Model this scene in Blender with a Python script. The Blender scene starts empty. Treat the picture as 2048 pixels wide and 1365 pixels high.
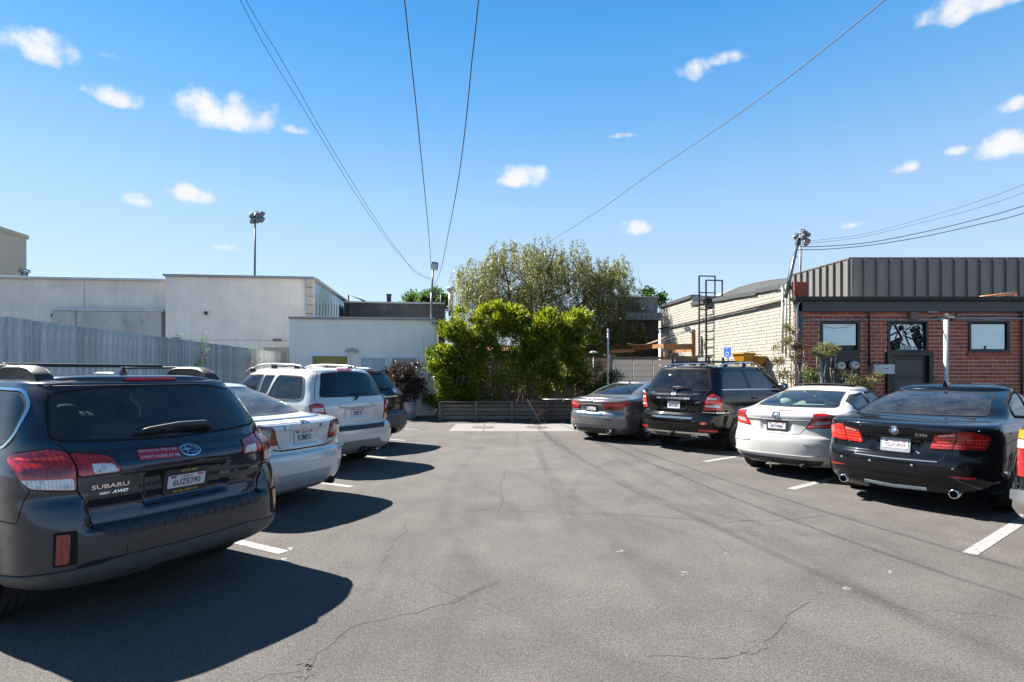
import bpy, bmesh, math, random
import numpy as np
from mathutils import Vector, Matrix
R = math.radians
random.seed(7); rng = np.random.default_rng(7)
sc = bpy.context.scene
COL = sc.collection

# ------------------------------------------------------------------ camera, sky, sun, exposure
FPX, EYE, YH = 1120.0, 1.62, 747.0          # focal length in photo pixels, eye height, horizon row
cam_d = bpy.data.cameras.new('camera'); cam = bpy.data.objects.new('camera', cam_d); COL.objects.link(cam)
cam.location = (0, 0, EYE); cam.rotation_euler = (R(90), 0, 0)
cam_d.sensor_width = 36; cam_d.lens = FPX / 2048 * 36; cam_d.shift_y = (YH - 682.5) / 2048
cam_d.clip_start = .05; cam_d.clip_end = 3000
sc.camera = cam
SUNV = Vector((-.82, .46, 1.0)).normalized()  # towards the sun
sun_el = math.asin(SUNV.z); sun_az = math.atan2(SUNV.x, SUNV.y)
sun_d = bpy.data.lights.new('sun', 'SUN'); sun_d.energy = 5.0; sun_d.angle = R(.53); sun_d.color = (1, .945, .87)
sun = bpy.data.objects.new('sun', sun_d); COL.objects.link(sun)
sun.rotation_euler = (-SUNV).to_track_quat('-Z', 'Y').to_euler(); sun.location = (-60, 40, 80)
sc.view_settings.view_transform = 'Standard'; sc.view_settings.look = 'None'
sc.view_settings.exposure = 1.85; sc.view_settings.gamma = 1; sc.view_settings.use_curve_mapping = False
try:
    sc.cycles.max_bounces = 8; sc.cycles.transparent_max_bounces = 16; sc.cycles.caustics_reflective = False; sc.cycles.caustics_refractive = False
    sc.cycles.sample_clamp_indirect = 6; sc.cycles.sample_clamp_direct = 12
except Exception: pass

W = bpy.data.worlds.new('World'); sc.world = W; W.use_nodes = True
wn, wl = W.node_tree.nodes, W.node_tree.links
for n in list(wn): wn.remove(n)
def wnode(t, **k):
    n = wn.new(t)
    for a, b in k.items(): setattr(n, a, b)
    return n
w_out = wnode('ShaderNodeOutputWorld'); w_bg = wnode('ShaderNodeBackground')
sky = wnode('ShaderNodeTexSky', sky_type='NISHITA', sun_disc=False, sun_elevation=sun_el, sun_rotation=sun_az, air_density=1.0, dust_density=.25, ozone_density=3.0, altitude=30)
w_tc = wnode('ShaderNodeTexCoord')
def wm(op, a, b=None, c=None):
    n = wnode('ShaderNodeMath', operation=op)
    for i, v in enumerate((a, b, c)):
        if v is None: continue
        if isinstance(v, (int, float)): n.inputs[i].default_value = v
        else: wl.new(v, n.inputs[i])
    return n.outputs[0]
# small fair-weather clouds, plus larger ones added out of view for neutral fill: (photo column, row, half width, half height, strength) turned into directions
w_sep = wnode('ShaderNodeSeparateXYZ'); wl.new(w_tc.outputs['Generated'], w_sep.inputs[0])
px = wm('ARCTAN2', w_sep.outputs[0], w_sep.outputs[1]); pz = wm('ARCSINE', w_sep.outputs[2])
w_no = wnode('ShaderNodeTexNoise', noise_dimensions='3D'); w_no.inputs['Scale'].default_value = 30; w_no.inputs['Detail'].default_value = 9; w_no.inputs['Roughness'].default_value = .58
wl.new(w_tc.outputs['Generated'], w_no.inputs['Vector'])
w_no2 = wnode('ShaderNodeTexNoise', noise_dimensions='3D'); w_no2.inputs['Scale'].default_value = 11; w_no2.inputs['Detail'].default_value = 4
wl.new(w_tc.outputs['Generated'], w_no2.inputs['Vector'])
CLOUDS = [(75,95,88,44,1),(232,198,66,24,1),(455,232,118,46,1.05),(590,262,50,14,.5),(383,391,62,23,1),(274,402,34,19,.95),(1040,358,62,27,1),(1275,458,46,20,.85),(1392,143,46,30,.75),(1450,120,56,20,.65),
          (1940,14,130,36,1),(2025,213,40,22,.9),(2018,292,66,36,1.05),(1912,303,36,14,.6),(1815,337,38,17,.75),(1246,273,36,9,.4),(212,112,40,16,.35),(455,497,52,13,.28),(180,508,26,8,.2),(712,482,24,9,.2),(1700,452,60,12,.25),(2260,120,120,50,1),(3300,300,300,90,1),(-1500,250,320,90,1),(-220,260,140,50,1),(2500,420,150,40,.9),(-420,80,160,60,1)]
cl = None
for (cx, cy, rx, ry, st) in CLOUDS:
    dx, dz = (cx - 1024) / FPX, (YH - cy) / FPX
    az = math.atan(dx); el = math.atan(dz / math.hypot(1, dx)); kx = 1.0 / FPX * math.cos(az) ** 2 * rx; ky = 1.0 * ry / FPX * math.cos(el) * math.cos(az)
    u = wm('DIVIDE', wm('SUBTRACT', px, az), kx); v = wm('DIVIDE', wm('SUBTRACT', pz, el), ky)
    v = wm('MULTIPLY', v, wm('ADD', 1.0, wm('MULTIPLY', wm('LESS_THAN', v, 0.0), .45)))     # flatter bottoms
    d = wm('SUBTRACT', 1.0, wm('ADD', wm('MULTIPLY', u, u), wm('MULTIPLY', v, v)))
    d = wm('SUBTRACT', d, 1.15*(1-st)) if st < 1 else d
    cl = d if cl is None else wm('MAXIMUM', cl, d)
cl = wm('ADD', wm('MAXIMUM', cl, -3.0), wm('MULTIPLY', wm('SUBTRACT', w_no.outputs['Fac'], .49), 3.2))
w_mr = wnode('ShaderNodeMapRange', interpolation_type='SMOOTHSTEP'); wl.new(cl, w_mr.inputs['Value']); w_mr.inputs['From Min'].default_value = -.15; w_mr.inputs['From Max'].default_value = 1.2
w_mix = wnode('ShaderNodeMix', data_type='RGBA'); wl.new(wm('MULTIPLY', w_mr.outputs[0], .97), w_mix.inputs['Factor'])
w_ramp = wnode('ShaderNodeMix', data_type='RGBA'); wl.new(w_no2.outputs['Fac'], w_ramp.inputs['Factor'])
SKYK = .105
# the sky texture's brightness (a little of it) on a deep-to-pale blue that depends on height above the horizon
EXPK = 2 ** sc.view_settings.exposure * SKYK
w_cr = wnode('ShaderNodeValToRGB'); ce = w_cr.color_ramp.elements
SKYR = [(0,(.66,.81,.97)),(.155,(.53,.735,.985)),(.281,(.395,.655,1.0)),(.405,(.20,.525,.99)),(.528,(.098,.41,.94)),(.70,(.07,.28,.66)),(1,(.075,.155,.31))]
ce[0].position = 0; ce[1].position = 1
for q, c in SKYR[1:-1]: ce.new(q)
for e, (q, c) in zip(ce, SKYR): e.position = q; e.color = (*[x*.25 for x in c], 1)
wl.new(wm('MAXIMUM', w_sep.outputs[2], 0.0), w_cr.inputs[0])
w_bw = wnode('ShaderNodeRGBToBW'); wl.new(sky.outputs[0], w_bw.inputs[0])
w_f = wm('MULTIPLY', wm('POWER', wm('MULTIPLY', w_bw.outputs[0], 1/2.9), .22), 4/EXPK)
w_sc = wnode('ShaderNodeVectorMath', operation='SCALE'); wl.new(w_cr.outputs[0], w_sc.inputs[0]); wl.new(w_f, w_sc.inputs['Scale'])
for k, c in (('A', (.86,.885,.93)), ('B', (1.06,1.05,1.05))): w_ramp.inputs[k].default_value = (*[x/EXPK for x in c], 1)
wl.new(w_sc.outputs[0], w_mix.inputs['A']); wl.new(w_ramp.outputs['Result'], w_mix.inputs['B'])
wl.new(w_mix.outputs['Result'], w_bg.inputs['Color']); w_bg.inputs['Strength'].default_value = SKYK
wl.new(w_bg.outputs[0], w_out.inputs['Surface'])

# ------------------------------------------------------------------ helpers
def at(u, v, Y): return Vector(((u - 1024) / FPX * Y, Y, EYE - (v - YH) / FPX * Y))
def gnd(u, v, z=0.0):
    Y = (EYE - z) * FPX / (v - YH); return Vector(((u - 1024) / FPX * Y, Y, z))
LU = Vector((-129 / FPX, 1, 0)).normalized(); LV = Vector((LU.y, -LU.x, 0))        # along the lot, across the lot
YAW = math.atan2(-LU.x, LU.y)                                                       # rotation of the lot about z

class MB:
    """collects simple shapes for one mesh"""
    def __init__(s): s.v = []; s.f = []
    def add(s, v, f):
        o = len(s.v); s.v += [tuple(p) for p in v]; s.f += [tuple(i + o for i in q) for q in f]; return s
    def box(s, c, d, rot=None):
        x, y, z = d[0] / 2, d[1] / 2, d[2] / 2
        P = [Vector(p) for p in ((-x,-y,-z),(x,-y,-z),(x,y,-z),(-x,y,-z),(-x,-y,z),(x,-y,z),(x,y,z),(-x,y,z))]
        if rot is not None:
            M = rot if isinstance(rot, Matrix) else Matrix.Rotation(rot, 3, 'Z'); P = [M @ p for p in P]
        c = Vector(c); return s.add([p + c for p in P], [(0,3,2,1),(4,5,6,7),(0,1,5,4),(1,2,6,5),(2,3,7,6),(3,0,4,7)])
    def bar(s, a, b, w, h=None):
        a, b = Vector(a), Vector(b); h = h or w; t = (b - a).normalized(); up = Vector((0,0,1)) if abs(t.z) < .95 else Vector((0,1,0))
        x = t.cross(up).normalized(); y = x.cross(t); P = []
        for q in (a, b): P += [q - x*w/2 - y*h/2, q + x*w/2 - y*h/2, q + x*w/2 + y*h/2, q - x*w/2 + y*h/2]
        return s.add(P, [(0,1,2,3),(7,6,5,4),(0,4,5,1),(1,5,6,2),(2,6,7,3),(3,7,4,0)])
    def tube(s, pts, r, n=8, cap=True):
        pts = [Vector(p) for p in pts]; rs = r if isinstance(r, (list, tuple)) else [r] * len(pts); ring = []
        prev = None
        for i, p in enumerate(pts):
            t = (pts[min(i+1, len(pts)-1)] - pts[max(i-1, 0)]).normalized()
            x = t.cross(Vector((0,0,1)) if abs(t.z) < .97 else Vector((1,0,0))) if prev is None else prev - t * prev.dot(t)
            x.normalize(); prev = x; y = t.cross(x)
            ring.append([p + (x*math.cos(2*math.pi*k/n) + y*math.sin(2*math.pi*k/n)) * rs[i] for k in range(n)])
        v = [q for g in ring for q in g]; f = []
        for i in range(len(pts)-1):
            for k in range(n): f.append((i*n+k, i*n+(k+1) % n, (i+1)*n+(k+1) % n, (i+1)*n+k))
        if cap: f += [tuple(range(n-1, -1, -1)), tuple((len(pts)-1)*n+k for k in range(n))]
        return s.add(v, f)
    def lathe(s, prof, axis='z', c=(0,0,0), n=24):
        v = []; f = []; m = len(prof); c = Vector(c)
        for k in range(n):
            a = 2*math.pi*k/n; co, si = math.cos(a), math.sin(a)
            for (r, h) in prof:
                v.append(c + (Vector((r*co, r*si, h)) if axis == 'z' else Vector((h, r*co, r*si)) if axis == 'x' else Vector((r*si, h, r*co))))
        for k in range(n):
            for i in range(m-1): f.append((k*m+i, ((k+1) % n)*m+i, ((k+1) % n)*m+i+1, k*m+i+1))
        return s.add(v, f)
    def prism(s, poly, z0, z1):
        n = len(poly); v = [(p[0], p[1], z0) for p in poly] + [(p[0], p[1], z1) for p in poly]
        return s.add(v, [tuple(range(n-1,-1,-1)), tuple(range(n, 2*n))] + [(i, (i+1) % n, n+(i+1) % n, n+i) for i in range(n)])
    def ball(s, c, r, n=10, m=7):
        r = r if isinstance(r, (tuple, list)) else (r, r, r); c = Vector(c)
        v = [c + Vector((0,0,-r[2]))]
        for j in range(1, m):
            t = -math.pi/2 + math.pi*j/m
            for k in range(n): a = 2*math.pi*k/n; v.append(c + Vector((r[0]*math.cos(t)*math.cos(a), r[1]*math.cos(t)*math.sin(a), r[2]*math.sin(t))))
        v.append(c + Vector((0,0,r[2]))); f = [(0, 1+(k+1) % n, 1+k) for k in range(n)]
        for j in range(m-2):
            for k in range(n): f.append((1+j*n+k, 1+j*n+(k+1) % n, 1+(j+1)*n+(k+1) % n, 1+(j+1)*n+k))
        o = 1+(m-2)*n; f += [(o+k, o+(k+1) % n, len(v)-1) for k in range(n)]
        return s.add(v, f)
    def mesh(s, name, m, smooth=False):
        me = bpy.data.meshes.new(name); me.from_pydata(s.v, [], s.f)
        if m: me.materials.append(m)
        if smooth: me.polygons.foreach_set('use_smooth', [True]*len(me.polygons))
        me.update(); return me
def link(name, me, parent=None, loc=None, rot=None):
    o = bpy.data.objects.new(name, me); COL.objects.link(o)
    if parent is not None: o.parent = parent
    if loc is not None: o.location = loc
    if rot is not None: o.rotation_euler = rot
    return o
def part(name, mb, m, parent, smooth=False, bevel=0, loc=None, rot=None):
    o = link(name, mb.mesh(name, m, smooth), parent, loc, rot)
    if bevel:
        b = o.modifiers.new('bevel', 'BEVEL'); b.width = bevel; b.segments = 2; b.limit_method = 'ANGLE'; b.angle_limit = R(35)
    return o
def tag(o, label=None, cat=None, group=None, kind=None):
    if label: o['label'] = label
    if cat: o['category'] = cat
    if group: o['group'] = group
    if kind: o['kind'] = kind
    return o
def thing(name, label, cat, loc=(0,0,0), rz=0, group=None):
    o = bpy.data.objects.new(name, None); COL.objects.link(o); o.location = loc; o.rotation_euler = (0,0,rz); o.empty_display_size = .2
    return tag(o, label, cat, group)
def struct(name, mb, m, smooth=False): return tag(link(name, mb.mesh(name, m, smooth)), kind='structure')
def np_mesh(name, V, F, m, smooth=False):
    V = np.asarray(V, np.float32); F = np.asarray(F, np.int32); k = F.shape[1]
    me = bpy.data.meshes.new(name); me.vertices.add(len(V)); me.vertices.foreach_set('co', V.ravel())
    me.loops.add(F.size); me.loops.foreach_set('vertex_index', F.ravel()); me.polygons.add(len(F))
    me.polygons.foreach_set('loop_start', np.arange(0, F.size, k, dtype=np.int32))
    try: me.polygons.foreach_set('loop_total', np.full(len(F), k, np.int32))
    except Exception: pass
    if smooth: me.polygons.foreach_set('use_smooth', np.ones(len(F), bool))
    if m: me.materials.append(m)
    me.update(calc_edges=True); return me

# ------------------------------------------------------------------ materials
def nodes(name):
    m = bpy.data.materials.new(name); m.use_nodes = True; nt = m.node_tree
    for n in list(nt.nodes): nt.nodes.remove(n)
    o = nt.nodes.new('ShaderNodeOutputMaterial'); b = nt.nodes.new('ShaderNodeBsdfPrincipled'); nt.links.new(b.outputs[0], o.inputs[0])
    return m, nt, b, o
def rgb(c): return (c[0], c[1], c[2], 1)
def mk(nt, t, **k):
    n = nt.nodes.new(t)
    for a, b in k.items(): setattr(n, a, b)
    return n
def noise(nt, scale, detail=5, rough=.6, coord='Object', stretch=None):
    if coord == 'World': s = mk(nt, 'ShaderNodeNewGeometry').outputs['Position']
    else: s = mk(nt, 'ShaderNodeTexCoord').outputs[coord]
    if stretch:
        mp = mk(nt, 'ShaderNodeMapping'); mp.inputs['Scale'].default_value = stretch; nt.links.new(s, mp.inputs[0]); s = mp.outputs[0]
    n = mk(nt, 'ShaderNodeTexNoise'); n.inputs['Scale'].default_value = scale; n.inputs['Detail'].default_value = detail; n.inputs['Roughness'].default_value = rough
    nt.links.new(s, n.inputs['Vector']); return n.outputs['Fac']
def ramp(nt, fac, a, b, lo=.3, hi=.7):
    r = mk(nt, 'ShaderNodeMapRange'); nt.links.new(fac, r.inputs['Value']); r.inputs['From Min'].default_value = lo; r.inputs['From Max'].default_value = hi
    x = mk(nt, 'ShaderNodeMix', data_type='RGBA'); nt.links.new(r.outputs[0], x.inputs['Factor'])
    for k, v in (('A', a), ('B', b)):
        if isinstance(v, (tuple, list)): x.inputs[k].default_value = rgb(v)
        else: nt.links.new(v, x.inputs[k])
    return x.outputs['Result']
def mul(nt, a, b):
    x = mk(nt, 'ShaderNodeMix', data_type='RGBA', blend_type='MULTIPLY'); x.inputs['Factor'].default_value = 1
    for k, v in (('A', a), ('B', b)):
        if isinstance(v, (tuple, list)): x.inputs[k].default_value = rgb(v)
        else: nt.links.new(v, x.inputs[k])
    return x.outputs['Result']
def bump(nt, b, fac, strength=.3, dist=.01):
    n = mk(nt, 'ShaderNodeBump'); n.inputs['Strength'].default_value = strength; n.inputs['Distance'].default_value = dist
    nt.links.new(fac, n.inputs['Height']); nt.links.new(n.outputs[0], b.inputs['Normal'])
def mat(name, col, rough=.6, metal=0., var=.12, scale=6, bumps=0, bscale=40, coord='World', coat=0, stretch=None, spec=None, dirt=None, dirt_scale=1.2, streak=0, objvar=0):
    m, nt, b, o = nodes(name)
    b.inputs['Roughness'].default_value = rough; b.inputs['Metallic'].default_value = metal
    if coat: b.inputs['Coat Weight'].default_value = coat; b.inputs['Coat Roughness'].default_value = .04
    if spec is not None: b.inputs['Specular IOR Level'].default_value = spec
    c = tuple(col)
    if var:
        f = noise(nt, scale, 6, .62, coord, stretch); c = ramp(nt, f, tuple(x*(1-var) for x in col), tuple(min(1, x*(1+var)) for x in col))
    if streak:
        f3 = noise(nt, 2.2, 5, .6, coord, (2.2,2.2,.10)); c = mul(nt, c, ramp(nt, f3, (1.03,1.03,1.03), (1-streak,1-streak,1-streak), .42, .75)) if not isinstance(c, tuple) else c
    if dirt:
        f2 = noise(nt, dirt_scale, 7, .65, coord, stretch); c = ramp(nt, f2, c, tuple(dirt), .52, .78)
    if objvar and not isinstance(c, tuple):
        oi = mk(nt, 'ShaderNodeObjectInfo').outputs['Random']; c = mul(nt, c, ramp(nt, oi, (1-objvar,)*3, (1+objvar,)*3, 0, 1))
    if isinstance(c, tuple): b.inputs['Base Color'].default_value = rgb(c)
    else: nt.links.new(c, b.inputs['Base Color'])
    if bumps: bump(nt, b, noise(nt, bscale, 4, .6, coord, stretch), bumps, .01)
    return m
def paint(name, col, metal=.35, flake=.3, rough=.34, coat=1.0, dust_haze=.0, dustc=(.35,.33,.30)):
    m, nt, b, o = nodes(name)
    b.inputs['Metallic'].default_value = metal; b.inputs['Specular IOR Level'].default_value = .03; b.inputs['Coat Weight'].default_value = coat; b.inputs['Coat Roughness'].default_value = .03
    f = noise(nt, 900, 2, .5, 'Object'); c = ramp(nt, f, tuple(x*(1-flake*.5) for x in col), tuple(x*(1+flake*.5) for x in col))
    g = noise(nt, 4.5, 8, .7, 'Object')
    if dust_haze:
        r = mk(nt, 'ShaderNodeMapRange'); nt.links.new(g, r.inputs['Value']); r.inputs['From Min'].default_value = .35; r.inputs['From Max'].default_value = .8; r.inputs['To Max'].default_value = dust_haze
        x = mk(nt, 'ShaderNodeMix', data_type='RGBA'); nt.links.new(r.outputs[0], x.inputs['Factor']); nt.links.new(c, x.inputs['A']); x.inputs['B'].default_value = rgb(dustc); c = x.outputs['Result']
        cr = mk(nt, 'ShaderNodeMapRange'); nt.links.new(g, cr.inputs['Value']); cr.inputs['From Min'].default_value = .3; cr.inputs['From Max'].default_value = .8; cr.inputs['To Min'].default_value = .03; cr.inputs['To Max'].default_value = .03 + dust_haze*1.1
        nt.links.new(cr.outputs[0], b.inputs['Coat Roughness'])
    nt.links.new(c, b.inputs['Base Color']); b.inputs['Roughness'].default_value = rough
    return m
def glassmat(name, tint, refl=.9, dust_haze=.0):  # pale film: real dust; on the hazy glass a painted reflection
    m, nt, b, o = nodes(name); nt.nodes.remove(b)
    t = mk(nt, 'ShaderNodeBsdfTransparent'); t.inputs[0].default_value = rgb(tint)
    g = mk(nt, 'ShaderNodeBsdfGlossy'); g.inputs['Roughness'].default_value = .015; g.inputs['Color'].default_value = (refl, refl, refl, 1)
    fr = mk(nt, 'ShaderNodeFresnel'); fr.inputs['IOR'].default_value = 1.55
    fm = mk(nt, 'ShaderNodeMath', operation='MULTIPLY_ADD'); nt.links.new(fr.outputs[0], fm.inputs[0]); fm.inputs[1].default_value = 1.0; fm.inputs[2].default_value = .025
    x = mk(nt, 'ShaderNodeMixShader'); nt.links.new(fm.outputs[0], x.inputs[0]); nt.links.new(t.outputs[0], x.inputs[1]); nt.links.new(g.outputs[0], x.inputs[2])
    last = x
    if dust_haze:
        d = mk(nt, 'ShaderNodeBsdfDiffuse'); d.inputs[0].default_value = (.42, .39, .36, 1); f = noise(nt, 5, 8, .7, 'Object')
        r = mk(nt, 'ShaderNodeMapRange'); nt.links.new(f, r.inputs['Value']); r.inputs['From Min'].default_value = .3; r.inputs['From Max'].default_value = .85; r.inputs['To Max'].default_value = dust_haze
        y = mk(nt, 'ShaderNodeMixShader'); nt.links.new(r.outputs[0], y.inputs[0]); nt.links.new(x.outputs[0], y.inputs[1]); nt.links.new(d.outputs[0], y.inputs[2]); last = y
    nt.links.new(last.outputs[0], o.inputs[0]); return m
def leafmat(name, dark, light, tips=None, trans=.45):
    m, nt, b, o = nodes(name)
    f = noise(nt, 1.7, 4, .6, 'World'); c = ramp(nt, f, dark, light, .35, .65)
    rnd = mk(nt, 'ShaderNodeNewGeometry').outputs['Random Per Island']
    r = mk(nt, 'ShaderNodeMapRange'); nt.links.new(rnd, r.inputs['Value']); r.inputs['To Min'].default_value = .6; r.inputs['To Max'].default_value = 1.35
    x = mk(nt, 'ShaderNodeVectorMath', operation='SCALE'); nt.links.new(c, x.inputs[0]); nt.links.new(r.outputs[0], x.inputs['Scale']); c = x.outputs[0]
    nt.links.new(c, b.inputs['Base Color']); b.inputs['Roughness'].default_value = .42; b.inputs['Specular IOR Level'].default_value = .35
    t = mk(nt, 'ShaderNodeBsdfTranslucent'); tc = mul(nt, c, (1.25, 1.3, .7)); nt.links.new(tc, t.inputs[0])
    ms = mk(nt, 'ShaderNodeMixShader'); ms.inputs[0].default_value = trans; nt.links.new(b.outputs[0], ms.inputs[1]); nt.links.new(t.outputs[0], ms.inputs[2]); nt.links.new(ms.outputs[0], o.inputs[0])
    return m
def brickmat(name, cols, rough=.85, joint=None):
    m, nt, b, o = nodes(name)
    rnd = mk(nt, 'ShaderNodeNewGeometry').outputs['Random Per Island']; oi = mk(nt, 'ShaderNodeObjectInfo').outputs['Random']
    s = mk(nt, 'ShaderNodeMath', operation='ADD'); nt.links.new(rnd, s.inputs[0]); nt.links.new(oi, s.inputs[1])
    fr = mk(nt, 'ShaderNodeMath', operation='FRACT'); nt.links.new(s.outputs[0], fr.inputs[0])
    cr = mk(nt, 'ShaderNodeValToRGB'); el = cr.color_ramp.elements; el[0].color = rgb(cols[0]); el[1].color = rgb(cols[-1])
    for i, c in enumerate(cols[1:-1]): e = el.new((i+1)/(len(cols)-1)); e.color = rgb(c)
    nt.links.new(fr.outputs[0], cr.inputs[0])
    c = mul(nt, cr.outputs[0], ramp(nt, noise(nt, 30, 6, .65, 'World'), (.72,.72,.72), (1.15,1.15,1.15)))
    c = ramp(nt, noise(nt, 1.1, 7, .6, 'World'), c, mul(nt, c, (1.22, 1.12, 1.08)), .5, .75)
    nt.links.new(c, b.inputs['Base Color']); b.inputs['Roughness'].default_value = rough
    bump(nt, b, noise(nt, 70, 5, .6, 'World'), .5, .006)
    return m

M = {}
M['stucco'] = mat('grey_stucco', (.76,.69,.60), .9, var=.07, scale=1.6, bumps=.25, bscale=60, dirt=(.60,.55,.49), dirt_scale=.9, streak=.07)
M['stucco2'] = mat('light_stucco', (.82,.75,.655), .9, var=.06, scale=1.3, bumps=.25, bscale=60, dirt=(.68,.63,.57), dirt_scale=.7, streak=.06)
M['white_wall'] = mat('white_painted_stucco', (.87,.80,.70), .85, var=.04, scale=1.1, bumps=.2, bscale=50, dirt=(.79,.72,.63), dirt_scale=.8, streak=.035)
M['concrete_wall'] = mat('bare_concrete', (.50,.47,.43), .9, var=.12, scale=1.8, bumps=.2, dirt=(.27,.27,.27), dirt_scale=1.4, stretch=(1,1,.5))
M['beige_wall'] = mat('beige_stucco', (.43,.40,.33), .9, var=.06, scale=1, bumps=.2)
M['navy_wall'] = mat('black_painted_wall', (.035,.04,.05), .8, var=.3, scale=1.4, dirt=(.09,.095,.1), dirt_scale=.9)
M['coping'] = mat('grey_metal_coping', (.30,.31,.32), .5, .3, var=.15, scale=4)
M['wall_cap'] = mat('dark_wall_cap', (.085,.085,.088), .5, .3, var=.15, scale=4)
M['pale_coping'] = mat('pale_coping', (.55,.56,.57), .6, .1, var=.12, scale=4)
M['tan_block'] = mat('tan_block', (.46,.42,.35), .9, var=.1, scale=3, bumps=.3)
M['corrugated'] = mat('galvanised_siding', (.40,.50,.57), .26, .85, var=.25, scale=3, stretch=(1,1,.2))
M['galv'] = mat('galvanised_picket', (.29,.345,.375), .45, .22, var=.2, scale=7, stretch=(2,2,.5), dirt=(.40,.46,.48), dirt_scale=5, coord='Object', objvar=.22)
M['dark_metal'] = mat('dark_metal', (.03,.028,.028), .5, .4, var=.3)
M['rust_pipe'] = mat('brown_pipe', (.07,.05,.045), .6, .2, var=.35, scale=9)
M['grey_metal'] = mat('grey_metal', (.32,.33,.34), .45, .5, var=.15)
M['white_pipe'] = mat('white_pipe', (.42,.42,.41), .45, 0, var=.06, scale=5)
M['black'] = mat('matte_black', (.012,.013,.015), .55, 0, var=.2)
M['slate'] = mat('slate_painted_steel', (.06,.062,.065), .5, 0, var=.15, scale=2, dirt=(.07,.08,.09))
M['seam'] = mat('bronze_seam_metal', (.155,.150,.143), .5, .3, var=.1, scale=2.5, stretch=(1,1,.25), dirt=(.19,.185,.18), dirt_scale=2)
M['brick'] = brickmat('red_brick', [(.31,.075,.038),(.40,.108,.054),(.34,.085,.045),(.43,.13,.07),(.24,.068,.046),(.37,.098,.05)])
M['mortar'] = mat('mortar', (.66,.54,.45), .95, var=.12, scale=25, bumps=.3)
M['white_brick'] = brickmat('white_painted_brick', [(.315,.303,.258),(.335,.322,.28),(.325,.312,.268),(.295,.282,.235)], .8)
M['white_mortar'] = mat('painted_mortar', (.225,.21,.175), .9, var=.2, scale=12, bumps=.3)
M['frost'] = mat('frosted_pane', (.74,.88,.84), .22, 0, var=.07, scale=5, coat=.4)
M['door_black'] = mat('black_door', (.014,.016,.018), .4, 0, var=.15)
M['wood'] = mat('cedar_timber', (.25,.12,.052), .7, var=.25, scale=5, stretch=(1,1,6), bumps=.2, coord='Object')
M['old_wood'] = mat('weathered_wood', (.21,.145,.105), .85, var=.35, scale=6, stretch=(.6,1,7), bumps=.4, dirt=(.30,.24,.19), dirt_scale=3, objvar=.3)
M['rail_wood'] = mat('planter_wood', (.17,.138,.105), .85, var=.3, scale=7, stretch=(.6,1,7), bumps=.3, objvar=.25)
M['bark'] = mat('bark', (.13,.10,.075), .9, var=.35, scale=9, bumps=.6, bscale=25)
M['pale_bark'] = mat('pale_bark', (.30,.26,.21), .9, var=.3, scale=9, bumps=.5)
M['soil'] = mat('soil', (.06,.045,.035), .95, var=.4, scale=12, bumps=.6)
M['gate'] = mat('tan_metal_gate', (.88,.66,.49), .6, .0, var=.05, scale=2)
M['olive'] = mat('olive_panel', (.30,.24,.05), .6, var=.06)
M['blind'] = mat('window_blind', (.50,.55,.56), .5, var=.15, scale=3, stretch=(14,14,.2))
M['pane'] = mat('dark_pane', (.12,.16,.18), .08, 0, var=.1, coat=1)
M['white_frame'] = mat('white_frame', (.75,.76,.77), .5, var=.04)
M['yellow'] = mat('yellow_plastic', (.36,.16,.006), .45, var=.1, scale=6)
M['blue_sign'] = mat('blue_sign', (.01,.10,.42), .45, var=.05)
M['white'] = mat('plain_white', (.50,.50,.49), .5, var=.03)
M['cream'] = mat('cream_dial', (.62,.60,.52), .4, var=.05)
M['copper'] = mat('copper_pipe', (.62,.26,.14), .4, .5, var=.2)
M['cloth_blue'] = mat('blue_white_cloth', (.14,.24,.55), .8, var=.0)
M['sail'] = mat('brown_shade_cloth', (.20,.13,.08), .85, var=.12, scale=4)
M['roof_grey'] = mat('pale_roof_felt', (.24,.22,.18), .9, var=.05, scale=.8)
M['grey_wood'] = mat('grey_weathered_boards', (.20,.21,.21), .85, var=.28, scale=3, stretch=(6,6,.4), dirt=(.11,.11,.11))
M['concrete'] = mat('pad_concrete', (.175,.165,.15), .9, var=.10, scale=3, bumps=.25, bscale=90, dirt=(.135,.125,.115), dirt_scale=1.3)
M['iron'] = mat('manhole_iron', (.13,.112,.095), .8, .1, var=.25, scale=20, bumps=.5, bscale=120)
M['wire'] = mat('black_wire', (.06,.065,.07), .6, 0, var=0)
M['lampgrey'] = mat('lamp_grey', (.17,.175,.18), .4, .4, var=.1)
M['lens'] = mat('lamp_lens', (.55,.55,.50), .15, 0, var=.15, scale=30, coat=1)
M['leaf_hedge'] = leafmat('bright_leaves', (.07,.115,.012), (.185,.22,.018))
M['leaf_yellow'] = leafmat('yellow_green_leaves', (.15,.19,.014), (.25,.27,.018), trans=.5)
M['leaf_dark'] = leafmat('dark_leaves', (.03,.075,.014), (.06,.12,.02))
M['leaf_pepper'] = leafmat('drooping_leaves', (.115,.115,.046), (.215,.215,.085), trans=.45)
M['leaf_purple'] = leafmat('purple_leaves', (.045,.03,.035), (.09,.06,.06), trans=.25)
M['leaf_red'] = leafmat('bronze_leaves', (.12,.075,.034), (.18,.115,.06), trans=.35)
M['leaf_olive'] = leafmat('olive_leaves', (.13,.14,.06), (.21,.21,.10), trans=.35)
M['leaf_far'] = leafmat('far_leaves', (.05,.10,.03), (.09,.16,.04))
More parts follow.
